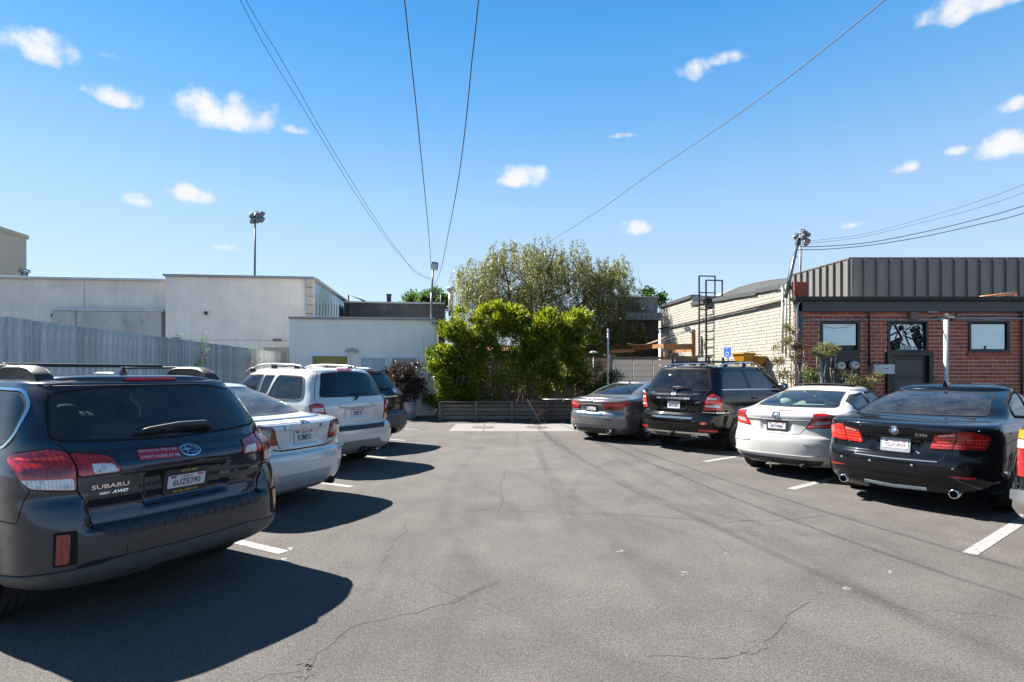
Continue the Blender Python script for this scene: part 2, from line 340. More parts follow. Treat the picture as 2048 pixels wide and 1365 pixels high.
# ------------------------------------------------------------------ ground
def asphalt():
    m, nt, b, o = nodes('worn_asphalt')
    big = noise(nt, .16, 5, .55, 'World'); mid = noise(nt, 1.3, 6, .65, 'World'); fine = noise(nt, 85, 3, .7, 'World'); grit = noise(nt, 240, 2, .6, 'World')
    c = ramp(nt, big, (.094,.0875,.081), (.122,.114,.106), .35, .65)
    c = mul(nt, c, ramp(nt, mid, (.80,.80,.81), (1.12,1.11,1.10), .3, .7))
    c = mul(nt, c, ramp(nt, fine, (.56,.56,.57), (1.46,1.45,1.42), .36, .66))
    med = noise(nt, 30, 4, .75, 'World'); c = mul(nt, c, ramp(nt, med, (.80,.80,.81), (1.20,1.19,1.18), .34, .66))
    c = ramp(nt, grit, c, mul(nt, c, (1.9,1.86,1.78)), .56, .70)
    oil = noise(nt, .55, 7, .7, 'World'); c = ramp(nt, oil, c, mul(nt, c, (.62,.62,.63)), .60, .72)
    ty = noise(nt, .9, 4, .6, 'World', (2.2, .12, 1)); c = ramp(nt, ty, c, mul(nt, c, (.80,.80,.81)), .54, .70)
    nt.links.new(c, b.inputs['Base Color']); b.inputs['Roughness'].default_value = .88; b.inputs['Specular IOR Level'].default_value = .3
    ad = mk(nt, 'ShaderNodeMath', operation='ADD'); nt.links.new(fine, ad.inputs[0]); nt.links.new(grit, ad.inputs[1]); bump(nt, b, ad.outputs[0], .75, .012)
    return m
M['asphalt'] = asphalt()
def worn_white():
    m, nt, b, o = nodes('worn_white_paint')
    f = noise(nt, 26, 7, .72, 'World'); c = ramp(nt, f, (.27,.265,.255), (.10,.096,.09), .50, .62); nt.links.new(c, b.inputs['Base Color']); b.inputs['Roughness'].default_value = .8
    bump(nt, b, noise(nt, 200, 2, .6, 'World'), .4, .006); return m
M['line'] = worn_white()
M['crack'] = mat('crack_dark', (.046,.043,.041), .95, var=.3, scale=30)
M['seal'] = mat('crack_edge', (.06,.057,.055), .9, var=.2, scale=30)
ground = struct('parking_lot_ground', MB().add([(-500,-300,0),(500,-300,0),(500,700,0),(-500,700,0)], [(0,1,2,3)]), M['asphalt'])
pad_pts = [gnd(897,863.4), gnd(1330,863.4), gnd(1310,848), gnd(912,848)]
pad = struct('concrete_pad', MB().prism([(p.x,p.y) for p in pad_pts], -.05, .004), M['concrete'])
mbj = MB()
for (a, b) in (((966.5,863.4),(969,848)), ((1079,863.4),(1069,848)), ((1190,863.4),(1170,848))):
    p, q = gnd(*a, .006), gnd(*b, .006); mbj.bar(p, q, .018, .003)
part('pad_joint', mbj, M['crack'], pad)
for i, (u, lab) in enumerate(((966, 'round iron manhole cover in the concrete pad, left of the pad joint'), (1073, 'round iron manhole cover in the pad by the folded chair'))):
    c = gnd(u, 855.2)
    mh = link('manhole_cover', MB().lathe([(0,.014),(.27,.014),(.275,.010),(.30,.010),(.305,.016),(.33,.016),(.33,-.02)], n=32).mesh('manhole_cover', M['iron'])); mh.location = c
    tag(mh, lab, 'manhole cover', 'manhole covers in the concrete pad')
def stripe(a, b, w=.10):
    a, b = Vector(a), Vector(b); d = (b-a).normalized(); n = Vector((-d.y, d.x, 0))*w/2; z = Vector((0,0,.004)); return [a+n+z, b+n+z, b-n+z, a-n+z]
lm = [((568,1106),(478,1086.5)), ((704,974.5),(622,962)), ((771.5,916.5),(728,912.6)), ((811,881.8),(775,877.8)), ((836,860),(800,856.2))]
rm = [((1938,1109),(2048,1076)), ((1581,979),(1690,967)), ((1409,924),(1486,916.5)), ((1300,889),(1366,884.5))]
for k, (a, b) in enumerate(lm + rm):
    p, q = gnd(*a), gnd(*b); d = (q-p).normalized(); left = k < len(lm)
    d = Vector((-math.sin(R(60.5)), math.cos(R(60.5)), 0)) if left else Vector((math.sin(R(53)), math.cos(R(53)), 0))
    V = stripe(p, p + d*5.0, .11); lo = link('stall_line', MB().add(V, [(0,1,2,3)]).mesh('stall_line', M['line'])); tag(lo, kind='structure')
def crack(pts, w=.012, jit=.02):
    P = [gnd(*p) for p in pts]; Q = []
    for a, b in zip(P[:-1], P[1:]):
        n = max(2, int((b-a).length/.09)); d = (b-a); nn = Vector((-d.y, d.x, 0)).normalized()
        for i in range(n): Q.append(a + d*(i/n) + nn*random.gauss(0, jit)*(0 if i == 0 else 1))
    Q.append(P[-1]); v = []; f = []
    for i, p in enumerate(Q):
        d = (Q[min(i+1,len(Q)-1)] - Q[max(i-1,0)]).normalized(); nn = Vector((-d.y, d.x, 0)); ww = w*random.uniform(.25, .8)/2
        v += [p+nn*ww+Vector((0,0,.002)), p-nn*ww+Vector((0,0,.002))]
    return v, [(2*i, 2*i+1, 2*i+3, 2*i+2) for i in range(len(Q)-1)]
zA = lambda L: [(900+a/2.703, 860+b/2.703) for a, b in L]
zB = lambda L: [(1480+a/2.935, 900+b/2.935) for a, b in L]
zC = lambda L: [(400+a/2.703, 860+b/2.703) for a, b in L]
mc = MB()
for L, w in ((zC([(570,1350),(600,1280),(630,1210),(720,1155),(800,1080),(870,1050),(1000,1025),(1180,990),(1300,945),(1410,920),(1500,870),(1620,825)]), .012), (zC([(1410,920),(1290,850),(1130,785),(985,715),(1010,660),(1060,590),(1115,535),(1105,480)]), .009),
    (zA([(0,210),(200,212),(300,222),(520,205)]), .022), (zA([(300,222),(268,300),(280,420)]), .02), (zA([(0,450),(180,435),(280,428),(450,445),(800,455),(1050,465),(1400,500),(1620,490)]), .02),
    (zA([(360,10),(375,60)]), .02), (zA([(0,66),(240,70),(480,66)]), .02), (zA([(490,125),(515,200),(515,245)]), .02), (zA([(270,815),(150,860),(60,905),(0,935)]), .009),
    (zB([(430,830),(560,850),(700,875)]), .008), (zB([(410,890),(330,940),(270,980),(250,1030),(190,1100),(165,1165),(100,1195),(0,1190)]), .009), (zB([(0,415),(250,412),(400,400),(480,390),(700,378)]), .014),
    (zB([(950,930),(1200,940),(1380,960),(1660,1000)]), .009), (zA([(1070,1225),(1490,1235),(1620,1195)]), .008), (zA([(1370,540),(1450,620),(1530,690)]), .01), (zC([(280,1365),(360,1325),(560,1300)]), .008), (zA([(190,940),(270,975)]), .007)):
    mc.add(*crack(L, w))
tag(part('surface_crack', mc, M['crack'], ground), kind='stuff')
ph = MB()
for i in range(14):
    c = gnd(612+random.gauss(0,9), 1330+random.gauss(0,16), .003); n = 6; r = random.uniform(.005,.02)
    ph.add([c+Vector((math.cos(2*math.pi*k/n)*r*random.uniform(.6,1.3), math.sin(2*math.pi*k/n)*r*random.uniform(.6,1.3), 0)) for k in range(n)], [tuple(range(n))])
tag(part('broken_asphalt', ph, M['seal'], ground), kind='stuff')
ch = MB()
for i in range(60):
    u, v = random.uniform(620,2048), random.uniform(880,1340)
    c = gnd(u, v, .003); n = 5; r = random.uniform(.002,.008); s = random.uniform(.4,1)
    ch.add([c+Vector((math.cos(2*math.pi*k/n)*r*random.uniform(.6,1.3), math.sin(2*math.pi*k/n)*r*s, 0)) for k in range(n)], [tuple(range(n))])
for (u, v) in ((1245,1100),(1452,1107),(1780,1147),(1372,1147),(580,1098),(568,1119),(1694,1175),(1700,1178)):
    for j in range(5):
        c = gnd(u+random.gauss(0,4), v+random.gauss(0,2), .003); n = 5; r = random.uniform(.008,.02)
        ch.add([c+Vector((math.cos(2*math.pi*k/n)*r*random.uniform(.6,1.3), math.sin(2*math.pi*k/n)*r*.7, 0)) for k in range(n)], [tuple(range(n))])
tag(part('paint_chips', ch, M['line'], ground), kind='stuff')

def tyremat():
    m, nt, b, o = nodes('tyre_rub'); b.inputs['Base Color'].default_value = (.035,.034,.033,1); b.inputs['Roughness'].default_value = .85
    t = mk(nt, 'ShaderNodeBsdfTransparent'); x = mk(nt, 'ShaderNodeMixShader'); uv = mk(nt, 'ShaderNodeUVMap'); sp = mk(nt, 'ShaderNodeSeparateXYZ'); nt.links.new(uv.outputs[0], sp.inputs[0])
    def q(op, a, b_):
        n = mk(nt, 'ShaderNodeMath', operation=op)
        for i, v in enumerate((a, b_)):
            if isinstance(v, (int, float)): n.inputs[i].default_value = v
            else: nt.links.new(v, n.inputs[i])
        return n.outputs[0]
    e = q('MULTIPLY', q('MULTIPLY', sp.outputs[0], q('SUBTRACT', 1.0, sp.outputs[0])), 4.0); l = q('MINIMUM', 1.0, q('MULTIPLY', q('MULTIPLY', sp.outputs[1], q('SUBTRACT', 1.0, sp.outputs[1])), 7.0))
    f = q('MULTIPLY', q('MULTIPLY', e, l), q('MULTIPLY', noise(nt, 1.4, 5, .7, 'World'), .13)); nt.links.new(f, x.inputs[0]); nt.links.new(t.outputs[0], x.inputs[1]); nt.links.new(b.outputs[0], x.inputs[2]); nt.links.new(x.outputs[0], o.inputs[0]); return m
M['rub'] = tyremat()
def tyre_mark(pts, w=.2):
    P = [Vector((x, y, 0)) for x, y in pts]; Q = []
    for i in range(len(P)-1):
        p0, p1, p2, p3 = P[max(i-1,0)], P[i], P[i+1], P[min(i+2,len(P)-1)]
        for k in range(8): t = k/8; Q.append(.5*((2*p1)+(p2-p0)*t+(2*p0-5*p1+4*p2-p3)*t*t+(3*p1-p0-3*p2+p3)*t**3))
    Q.append(P[-1]); v = []; n = len(Q)
    for i, p in enumerate(Q):
        d = (Q[min(i+1,n-1)]-Q[max(i-1,0)]).normalized(); nn = Vector((-d.y,d.x,0))*w/2; v += [p+nn, p-nn]
    me = bpy.data.meshes.new('tyre_mark'); me.from_pydata([(q.x,q.y,.0015) for q in v], [], [(2*i,2*i+1,2*i+3,2*i+2) for i in range(n-1)]); me.materials.append(M['rub']); uv = me.uv_layers.new()
    for poly in me.polygons:
        for li, vi in zip(poly.loop_indices, poly.vertices): uv.data[li].uv = (vi % 2, (vi//2)/(n-1))
    o = link('tyre_mark', me, ground); o['kind'] = 'stuff'
for dx, dy in ((0,0),(1.5,-.25)):
    tyre_mark([(1.0+dx*.6,15.2),(1.0+dx*.8,11.5+dy),(1.5+dx,8.4+dy),(2.5+dx,6.2+dy),(4.2+dx,4.9+dy*2)], .22); tyre_mark([(.6+dx,14.5),(.55+dx,10),(.9+dx,6.5),(1.2+dx,3.0)], .20); tyre_mark([(-.6+dx*.8,13),(-.9+dx,9),(-.7+dx,6),(.2+dx,3.6),(1.4+dx,2.6)], .22)
    tyre_mark([(-2.3+dx*.3,9.4+dx),(-1.1+dx*.3,8.7+dx),(-.1+dx*.2,7.2+dx),(.3+dx,4.6)], .2); tyre_mark([(2.6+dx*.4,11.0-dx),(1.6+dx*.4,9.9-dx),(.9+dx*.3,8.0-dx),(.6+dx,5.2)], .2); tyre_mark([(3.4+dx*.5,5.2-dx*.5),(2.2+dx*.5,4.3-dx*.5),(1.3+dx,3.0)], .24); tyre_mark([(1.7+dx,15),(2.1+dx,12.6),(2.9+dx,10.9)], .2)
# ------------------------------------------------------------------ left side: fence and stucco buildings
def hit(o, u, v, d=LV):
    k = (u-1024)/FPX; t = (k*o.y-o.x)/(d.x-k*d.y); Y = o.y+t*d.y; return t, EYE-(v-YH)/FPX*Y
fs = Vector((-7.93, 8.72, 0)); fe = Vector((-9.90, 24.35, 0)); fd = (fe-fs).normalized()
FEN = thing('picket_fence', 'tall fence of rounded galvanised steel pickets behind the left row of cars', 'fence', fs, math.atan2(-fd.x, fd.y))
pk = MB(); n = 9; w, dp, hh = .158, .06, 2.5; pf = [(dp*math.sqrt(max(0,1-abs(2*k/(n-1)-1)**2))+.012, -w/2+w*k/(n-1)) for k in range(n)]
pb = [(x-.006, y) for x, y in pf]; ring = pf + pb[::-1]
pk.add([(x,y,z) for z in (0,hh) for x, y in ring], [(i,(i+1) % (2*n),2*n+(i+1) % (2*n),2*n+i) for i in range(2*n)] + [tuple(range(2*n,4*n))])
pme = pk.mesh('picket', M['galv'], False); L = (fe-fs).length; np_ = int((L+2.8)/.193)
for i in range(np_):
    o = link('picket', pme, FEN); o.location = (random.uniform(-.004,.004), -2.6+i*.193, random.uniform(-.012,.008)); o.rotation_euler = (random.uniform(-.004,.004), 0, random.uniform(-.06,.06))
part('rail', MB().box((-.03, L/2-1.3, .5), (.05, L+2.7, .05)).box((-.03, L/2-1.3, 2.0), (.05, L+2.7, .05)), M['grey_metal'], FEN)

def frame_box(mb, x0, x1, z0, z1, y, t=.05, d=.05):
    mb.box(((x0+x1)/2, y, z1-t/2), (x1-x0, d, t)); mb.box(((x0+x1)/2, y, z0+t/2), (x1-x0, d, t))
    mb.box((x0+t/2, y, (z0+z1)/2), (t, d, z1-z0-2*t)); mb.box((x1-t/2, y, (z0+z1)/2), (t, d, z1-z0-2*t)); return mb

# low white building
oC = Vector(((579-1024)/FPX*20.9, 20.9, 0)); CW = 5.36; CH = 3.66
BC = thing('low_building', 'low white stucco building with two windows and a roof lamp', 'building', oC, YAW)
part('wall', MB().box((CW/2, 4.7, CH/2), (CW, 9.4, CH)), M['white_wall'], BC)
part('roof_coping', MB().box((CW/2, -.0, CH+.04), (CW+.06, .22, .075)).box((CW-.06, 4.8, CH+.035), (.18, 9.3, .07)), M['coping'], BC, bevel=.008)
for k, (u0, u1, v0, v1) in enumerate(((719.5,774,713.5,790), (781,835.5,713.5,790))):
    x0, z1 = hit(oC, u0, v0); x1, z0 = hit(oC, u1, v1)
    f = part('window', frame_box(MB(), x0, x1, z0, z1, -.03, .07, .06), M['white_frame'], BC, bevel=.004)
    part('pane', MB().box(((x0+x1)/2, -.012, (z0+z1)/2), (x1-x0-.13, .012, z1-z0-.13)), M['pane'], f)
    bm_ = MB(); nb = 13
    for i in range(nb):
        xx = x0+.09+(x1-x0-.18)*(i+.5)/nb; bm_.box((xx, -.021, (z0+z1)/2), ((x1-x0-.18)/nb*.86, .004, z1-z0-.15), .0)
    part('blind', bm_, M['blind'], f) if k == 0 else None
x0, z1 = hit(oC, 626, 713); x1, z0 = hit(oC, 695.5, 740)
part('door', MB().box(((x0+x1)/2, -.02, 1.12), (x1-x0, .05, 2.24)), M['olive'], BC, bevel=.004)
frm = MB().box((x0-.05, -.03, 1.14), (.09, .09, 2.28)).box((x1+.05, -.03, 1.14), (.09, .09, 2.28)).box(((x0+x1)/2, -.03, 2.30), (x1-x0+.2, .09, .08)); part('door_frame', frm, M['white_frame'], BC)
xc, z1 = hit(oC, 844.7, 672); _, z0 = hit(oC, 844.7, 812)
part('conduit', MB().tube([(xc,-.03,z1),(xc,-.03,z0)], .018).ball((xc,-.03,z1), .028), M['white_frame'], BC, True)
xl, zl = hit(oC, 705, 700)
SPL = thing('twin_floodlight', 'white twin floodlight on the low white building wall above the door', 'floodlight', oC + LV*xl - LU*.06 + Vector((0,0,zl)), YAW)
part('mount', MB().box((0,.03,.02), (.13,.06,.10)), M['white'], SPL, bevel=.008)
for s in (-1, 1): part('lamp_head', MB().tube([(s*.05,-.02,.0),(s*.14,-.10,-.02),(s*.16,-.17,-.04)], [.045,.075,.082], 14), M['white'], SPL, True)
xl, zl = hit(oC, 866, 644.5)
CAMD = thing('dome_camera', 'small white dome camera at the top corner of the low white building', 'camera', oC + LV*xl - LU*.05 + Vector((0,0,zl)), YAW)
part('mount', MB().box((0,.02,.05), (.16,.12,.05)), M['white'], CAMD, bevel=.01); part('dome', MB().ball((0,-.02,-.02), .09, 16, 10), M['white'], CAMD, True); part('lens', MB().ball((0,-.085,-.03), .035), M['black'], CAMD, True)
xl, _ = hit(oC, 862.5, 637); lp = oC + LV*xl + LU*.25 + Vector((0,0,CH))
RL = thing('roof_lamp', 'grey square floodlight on a tall pole at the corner of the low white roof', 'lamp', lp, YAW)
_, zt = hit(oC + LU*.25, 866, 541); zt -= CH
part('pole', MB().tube([(0,0,0),(.0,0,zt*.55)], .045).tube([(.0,0,zt*.5),(.07,0,zt)], .035), M['lampgrey'], RL, True)
part('lamp_head', MB().box((.12,-.06,zt+.15), (.27,.15,.30), Matrix.Rotation(R(-18),3,'X') @ Matrix.Rotation(R(8),3,'Y')), M['lampgrey'], RL, bevel=.02)
part('lens', MB().box((.12,-.145,zt+.13), (.21,.01,.22), Matrix.Rotation(R(-18),3,'X') @ Matrix.Rotation(R(8),3,'Y')), M['lens'], RL)
part('cable', MB().tube([(.03,.03,zt*.62),(.16,.03,zt*.5),(.19,.03,zt*.25),(.12,.03,0)], .012, 6), M['wire'], RL, True)
POLE_TOP = lp + Vector((0,0,zt*.86))

# tall grey building
oB = Vector(((331-1024)/FPX*24.2, 24.2, 0)); BW = 6.2; BH = 5.80
BB = thing('grey_building', 'grey stucco building with a flat parapet and metal sided end behind the low white one', 'building', oB, YAW)
part('wall', MB().box((BW/2-.14, 5, BH/2), (BW-.28, 10, BH)).box((BW-.24, 5.2, BH/2), (.16, 9.6, BH)), M['stucco2'], BB)
part('parapet_coping', MB().box((BW/2, 0, BH+.05), (BW+.1, .3, .10)).box((BW-.02, 5, BH+.047), (.26, 9.5, .094)), M['coping'], BB, bevel=.008)
xb, _ = hit(oB, 613.5, 600)
nb = 15; bh = BH/nb
for i in range(nb): part('block', MB().box(((xb+BW)/2, -.02, bh*(i+.5)), (BW-xb, .30, bh-.022)), M['tan_block'], BB, bevel=.012)
cs = MB(); seg = 40; Ls = 8.9; prof = []
for i in range(13):
    y0 = .14+Ls*i/13; q = Ls/13; prof += [(0, y0), (0, y0+q*.5), (.07, y0+q*.6), (.07, y0+q*.9)]
prof.append((0, .14+Ls))
v = [(BW-.12+x, y, z) for z in (0, BH-.002) for x, y in prof]; k = len(prof); cs.add(v, [(i, i+1, k+i+1, k+i) for i in range(k-1)]); part('corrugated_siding', cs, M['corrugated'], BB)
for (u, v, wv) in ((413.5,626.5,.24),):
    xx, zz = hit(oB, u, v); o = part('vent_box', MB().box((xx,-.03,zz), (wv,.06,wv)), M['stucco'], BB); part('vent_hood', MB().box((xx-.01,-.065,zz-.01), (wv*.6,.03,wv*.6)), M['rust_pipe'], o)
for (u, v) in ((555,680.5),(354,678)):
    xx, zz = hit(oB, u, v); part('wall_lamp', MB().box((xx,-.07,zz), (.32,.14,.10)), M['lampgrey'], BB, bevel=.01)
_, zz = hit(oB, 500, 681); part('reveal_joint', MB().box((BW/2-.2, .0, zz), (BW-.5, .012, .02)), M['coping'], BB)
x0, zz1 = hit(oB, 529, 695); x1, _ = hit(oB, 578, 695); part('tan_panel', MB().box(((x0+x1)/2, -.01, zz1/2), (x1-x0, .06, zz1)), M['beige_wall'], BB)

oA = oB + LU*.45
BA = thing('long_wall_building', 'long grey stucco wall with a lower bare concrete wall in front, behind the picket fence', 'building', oA, YAW)
AH = 5.66
part('wall', MB().box((-6.65, 4, AH/2), (13.3, 8, AH)), M['stucco'], BA)
part('parapet_coping', MB().box((-6.65, 0, AH+.05), (13.3, .3, .10)), M['pale_coping'], BA, bevel=.008)
xx, _ = hit(oA, 169, 590); part('wall_joint', MB().box((xx, 0, AH*.55), (.025, .012, AH*.88)), M['coping'], BA)
oP = oA - LU*.4; x0, z1 = hit(oP, 104, 617); x1, _ = hit(oP, 329.5, 617); xm, _ = hit(oP, 151.5, 640)
for (a, b) in ((x0, xm-.02), (xm+.02, x1-.16)):
    o = part('concrete_panel', MB().box(((a+b)/2, -.25, (z1-.1)/2), (b-a, .28, z1-.1)), M['concrete_wall'], BA, bevel=.01)
    th = MB()
    for i in range(max(1, int((b-a)/.75))):
        for zz in (z1-.55, z1-1.5): th.tube([(a+.35+i*.75, -.385, zz), (a+.35+i*.75, -.392, zz)], .025, 8)
    part('tie_hole', th, M['black'], o)
part('panel_coping', MB().box(((x0+x1)/2-.05, -.25, z1-.045), (x1-x0, .34, .09)), M['pale_coping'], BA, bevel=.006)
xx, zz = hit(oP, 98.5, 630); part('wall_lamp', MB().box((xx, -.08, zz), (.16,.16,.16)).box((xx, -.1, zz-.02), (.20,.12,.05)), M['black'], BA)

# far beige block with a vent
pa = Vector((-34.0, 28, 0)); pe = Vector(((53-1024)/FPX*44, 44, 0))
BG = thing('beige_block', 'tall beige building at the far left above the grey wall', 'building', pe, YAW)
Hb = EYE+269/FPX*44
part('wall', MB().box((-6, -11, Hb/2), (12, 22, Hb)), M['beige_wall'], BG); part('parapet', MB().box((-5.98, -11, Hb+.12), (12.2, 22.2, .30)), M['beige_wall'], BG)
vp = Vector(((49-1024)/FPX*41, 41, 0)); VP = thing('roof_vent', 'short galvanised roof vent in front of the beige block', 'vent', vp)
zt, zb = EYE+207/FPX*41, EYE+180/FPX*41
part('stack', MB().tube([(0,0,zb),(0,0,zt-.2)], .22, 14), M['corrugated'], VP, True); part('cap', MB().tube([(0,0,zt-.2),(0,0,zt)], .36, 14), M['corrugated'], VP, True)

# dark wall building in the middle distance with chimney, vent and far trees
oD = Vector(((688-1024)/FPX*31, 31, 0)); xd, DH = hit(oD, 888, 609)
BD = thing('dark_building', 'low black painted building behind the white roof, patchy grey marks', 'building', oD, YAW)
part('wall', MB().box((xd/2, 5, DH/2), (xd, 10, DH)), M['navy_wall'], BD); part('parapet_cap', MB().box((xd/2, 0, DH+.04), (xd+.1, .3, .08)), M['coping'], BD); part('added_dark_wall', MB().box((xd+5.5, 4, 1.7), (11, .3, 3.4)), M['navy_wall'], BD)  # last wall is added, to darken the bright gap behind the shrubs
for (u, lab) in ((701, 'downpipe'),):
    xx, _ = hit(oD, 697, 600); part('downpipe', MB().tube([(xx,-.06,3.2),(xx,-.06,DH+.45),(xx+.9,-.06,DH+.1)], .05), M['black'], BD, True)
def chim(px, v0, v1, Y, w, m, nm, lab, cat):
    c = at(px, v1, Y); t = at(px, v0, Y); o = thing(nm, lab, cat, (c.x, Y, c.z)); return o, t.z-c.z
o, h = chim(778, 591, 609, 33, .2, None, 'brick_chimney', 'small brown chimney stub on the black roof', 'chimney'); part('stack', MB().box((0,0,h/2), (.22,.22,h)), M['rust_pipe'], o); part('cap', MB().box((0,0,h+.03), (.28,.28,.06)), M['rust_pipe'], o)
o, h = chim(902, 574, 612, 33, .2, None, 'vent_stack', 'white round vent stack with a flared cap beside the big tree', 'vent')
part('stack', MB().tube([(0,0,-.6),(0,0,h-.25)], .15, 14), M['white_pipe'], o, True); part('cap', MB().tube([(0,0,h-.25),(0,0,h-.16),(0,0,h)], [.17,.28,.2], 14), M['grey_metal'], o, True)
o, h = chim(882, 588, 625, 32, .2, None, 'thin_mast', 'thin black mast on the black roof near the vent stack', 'mast'); part('pole', MB().tube([(0,0,-.4),(0,0,h)], .045), M['black'], o, True); part('tip', MB().ball((0,0,h), .07), M['black'], o, True)

def stadium(nm, px, vt, Y, lab, lay, r=.16):
    t = at(px, vt, Y); o = thing(nm, lab, 'floodlight', (t.x, Y, 0), 0, 'stadium light poles on the skyline')
    part('pole', MB().tube([(-.35,0,0),(-.1,0,t.z*.6),(0,0,t.z)], [r*1.7, r*1.2, r*.8], 10), M['lampgrey'], o, True)
    arm = MB()
    for (x, z, sx, sz, tilt) in lay:
        arm.bar((0,0,t.z+z+.25), (x,-.1,t.z+z+.25), .10)
        hd = MB(); q = Matrix.Rotation(tilt, 3, 'Y') @ Matrix.Rotation(R(35), 3, 'X')
        prof = [(.12,.55),(.35,.5),(.62,.1),(.72,-.25),(.70,-.3),(.0,-.22)]
        hd.lathe([(a*sx, b*sz) for a, b in prof], n=14); hd.v = [tuple(q @ Vector(p) + Vector((x,-.2,t.z+z-.3))) for p in hd.v]
        part('lamp_head', hd, M['lampgrey'], o, True)
    part('crossarm', arm, M['lampgrey'], o)
stadium('stadium_light', 510.5, 425, 95, 'tall stadium floodlight pole rising above the grey building at left', [(-.5,-.4,.62,1,.3),(.6,-.3,.62,1,-.5),(1.25,-.1,.75,1,-.9),(-.4,-1.25,.62,1,.3),(.55,-1.2,.62,1,-.5),(1.2,-1.0,.75,1,-.9)])
stadium('stadium_light', 1601, 460, 90, 'distant stadium floodlight behind the leaning mast on the right', [(-.9,-.9,.6,1,.9),(.6,-.2,.55,1,-.9),(1.1,-.5,.5,1,-1.2),(.5,-.9,.55,1,-.6),(1.0,-1.5,.6,1,-1.1),(.75,-1.9,.55,1,-.7)], .11)

# ------------------------------------------------------------------ right side: brick building
FY = 15.5; oF = Vector(((1590-1024)/FPX*FY, FY, 0)); EX = Vector((1,0,0))
hF = lambda u, v: hit(oF, u, v, EX)
BR = thing('brick_building', 'red brick building with black fascia, frosted windows and a white painted side wall', 'building', oF)
ZB = hF(1800, 624)[1]; ZT = hF(1800, 597.5)[1]; FWID = 9.5
opens = [hF(1640.5,642)+hF(1720,768), hF(1775,641)+hF(1856,705), hF(1771,704)+hF(1864,900), hF(1936.5,640.5)+hF(2019,705)]   # x0 z1 x1 z0
opens = [(a, d if d > .05 else 0, c, b) for a, b, c, d in opens]          # x0 z0 x1 z1
wmb = MB(); xs = sorted({0, FWID, *[o[0] for o in opens], *[o[2] for o in opens]})
for a, b in zip(xs[:-1], xs[1:]):
    cuts = sorted([(o[1], o[3]) for o in opens if o[0] < (a+b)/2 < o[2]]); z = 0
    for z0, z1 in cuts+[(ZT, ZT)]:
        if z0-z > .01: wmb.box(((a+b)/2, .12, (z+z0)/2), (b-a, .20, z0-z))
        z = max(z, z1)
part('wall', wmb.box((FWID/2, .42, ZT/2), (FWID, .30, ZT)), M['mortar'], BR)
BL, BHt = .268, .1043; vis = []; rest = MB()
def inopen(x0, x1, z0, z1): return any(x1 > a+.004 and x0 < c-.004 and z1 > b+.004 and z0 < d-.004 for a, b, c, d in opens)
bme = {}
def brick_mesh(l, h, d, key, m, nm):
    k = (round(l,2), key)
    if k not in bme: bme[k] = MB().box((0,0,0), (l, d, h)).mesh(nm, m)
    return bme[k]
jobs = []
for r_ in range(int(ZB/BHt)+1):
    z0 = r_*BHt; z1 = z0+BHt-.018
    if z1 > ZB: break
    x = -BL*(.5 if r_ % 2 else 0)
    while x < FWID-.1:
        a, b = max(x, .0), min(x+BL-.018, FWID)
        if b-a > .04:
            if not inopen(a, b, z0, z1): jobs.append((a, b, z0, z1))
            else:
                for (oa, ob, oc, od) in opens:       # cut bricks at the jambs
                    if z1 > ob+.004 and z0 < od-.004:
                        if a < oa-.03 and b > oa: jobs.append((a, oa-.006, z0, z1))
                        if b > oc+.03 and a < oc: jobs.append((oc+.006, b, z0, z1))
        x += BL
def seen(j): return j[2] > 1.55 and j[0] < 6.5
jobs.sort(key=lambda j: (not seen(j), j[0]))
for i, (a, b, z0, z1) in enumerate(jobs):
    c = ((a+b)/2, .035+random.uniform(-.004,.003), (z0+z1)/2)
    if i < 300: link('brick', brick_mesh(b-a, z1-z0, .05, 'r', M['brick'], 'brick'), BR, c)
    else: rest.box(c, (b-a, .05, z1-z0))
tag(part('brick', rest, M['brick'], BR), kind='stuff')
part('fascia', MB().box((FWID/2-.02, -.03, (ZB+ZT)/2-.04), (FWID+.02, .14, ZT-ZB-.08)), M['slate'], BR, bevel=.006)
part('gutter', MB().box((FWID/2-.06, -.10, ZT-.03), (FWID+.1, .28, .10)).box((FWID/2-.06, -.235, ZT+.0), (FWID+.1, .03, .05)), M['black'], BR, bevel=.006)
part('flashing', MB().box((FWID/2+.55, .30, ZT+.055), (FWID-1.1, .05, .06)), M['white_pipe'], BR)
part('roof_deck', MB().box((8.2, 6.2, ZT-.2), (16, 12, .3)), M['roof_grey'], BR)
rs = MB()
for i in range(46): rs.tube([(1.2+FWID*i/52+random.uniform(0,.1), -.101, ZB+.23), (1.2+FWID*i/52+.001, -.108, ZB+.23)], .012, 6) if i % 7 == 0 else None
part('fixing_bolt', rs, M['grey_metal'], BR)
# windows and doors
def win(u0, v0, u1, v1, pu0, pv0, pu1, pv1):
    x0, z1 = hF(u0, v0); x1, z0 = hF(u1, v1)
    w_ = part('window', frame_box(MB(), x0, x1, z0, z1, .045, .075, .12), M['door_black'], BR, bevel=.004)
    a, zb = hF(pu0, pv0); b, za = hF(pu1, pv1); part('pane', MB().box(((a+b)/2, .035, (za+zb)/2), (b-a, .02, zb-za)), M['frost'], w_)
    part('backing', MB().box(((x0+x1)/2, .085, (z0+z1)/2), (x1-x0-.02, .02, z1-z0-.02)), M['door_black'], w_); return w_
w1 = win(1640.5,642,1720,706, 1642.5,648.5,1712.5,691)
w3 = win(1936.5,640.5,2019,705, 1938.5,649,2010.5,698.5)
part('latch', MB().box((hF(1971,696)[0], .012, hF(1971,696)[1]+.01), (.03,.03,.09)), M['black'], w3)
x0, _ = hF(1640.5,700); x1, zt = hF(1720,706); cab = part('meter_cabinet', MB().box(((x0+x1)/2, .06, zt/2), (x1-x0, .12, zt)), M['door_black'], BR)
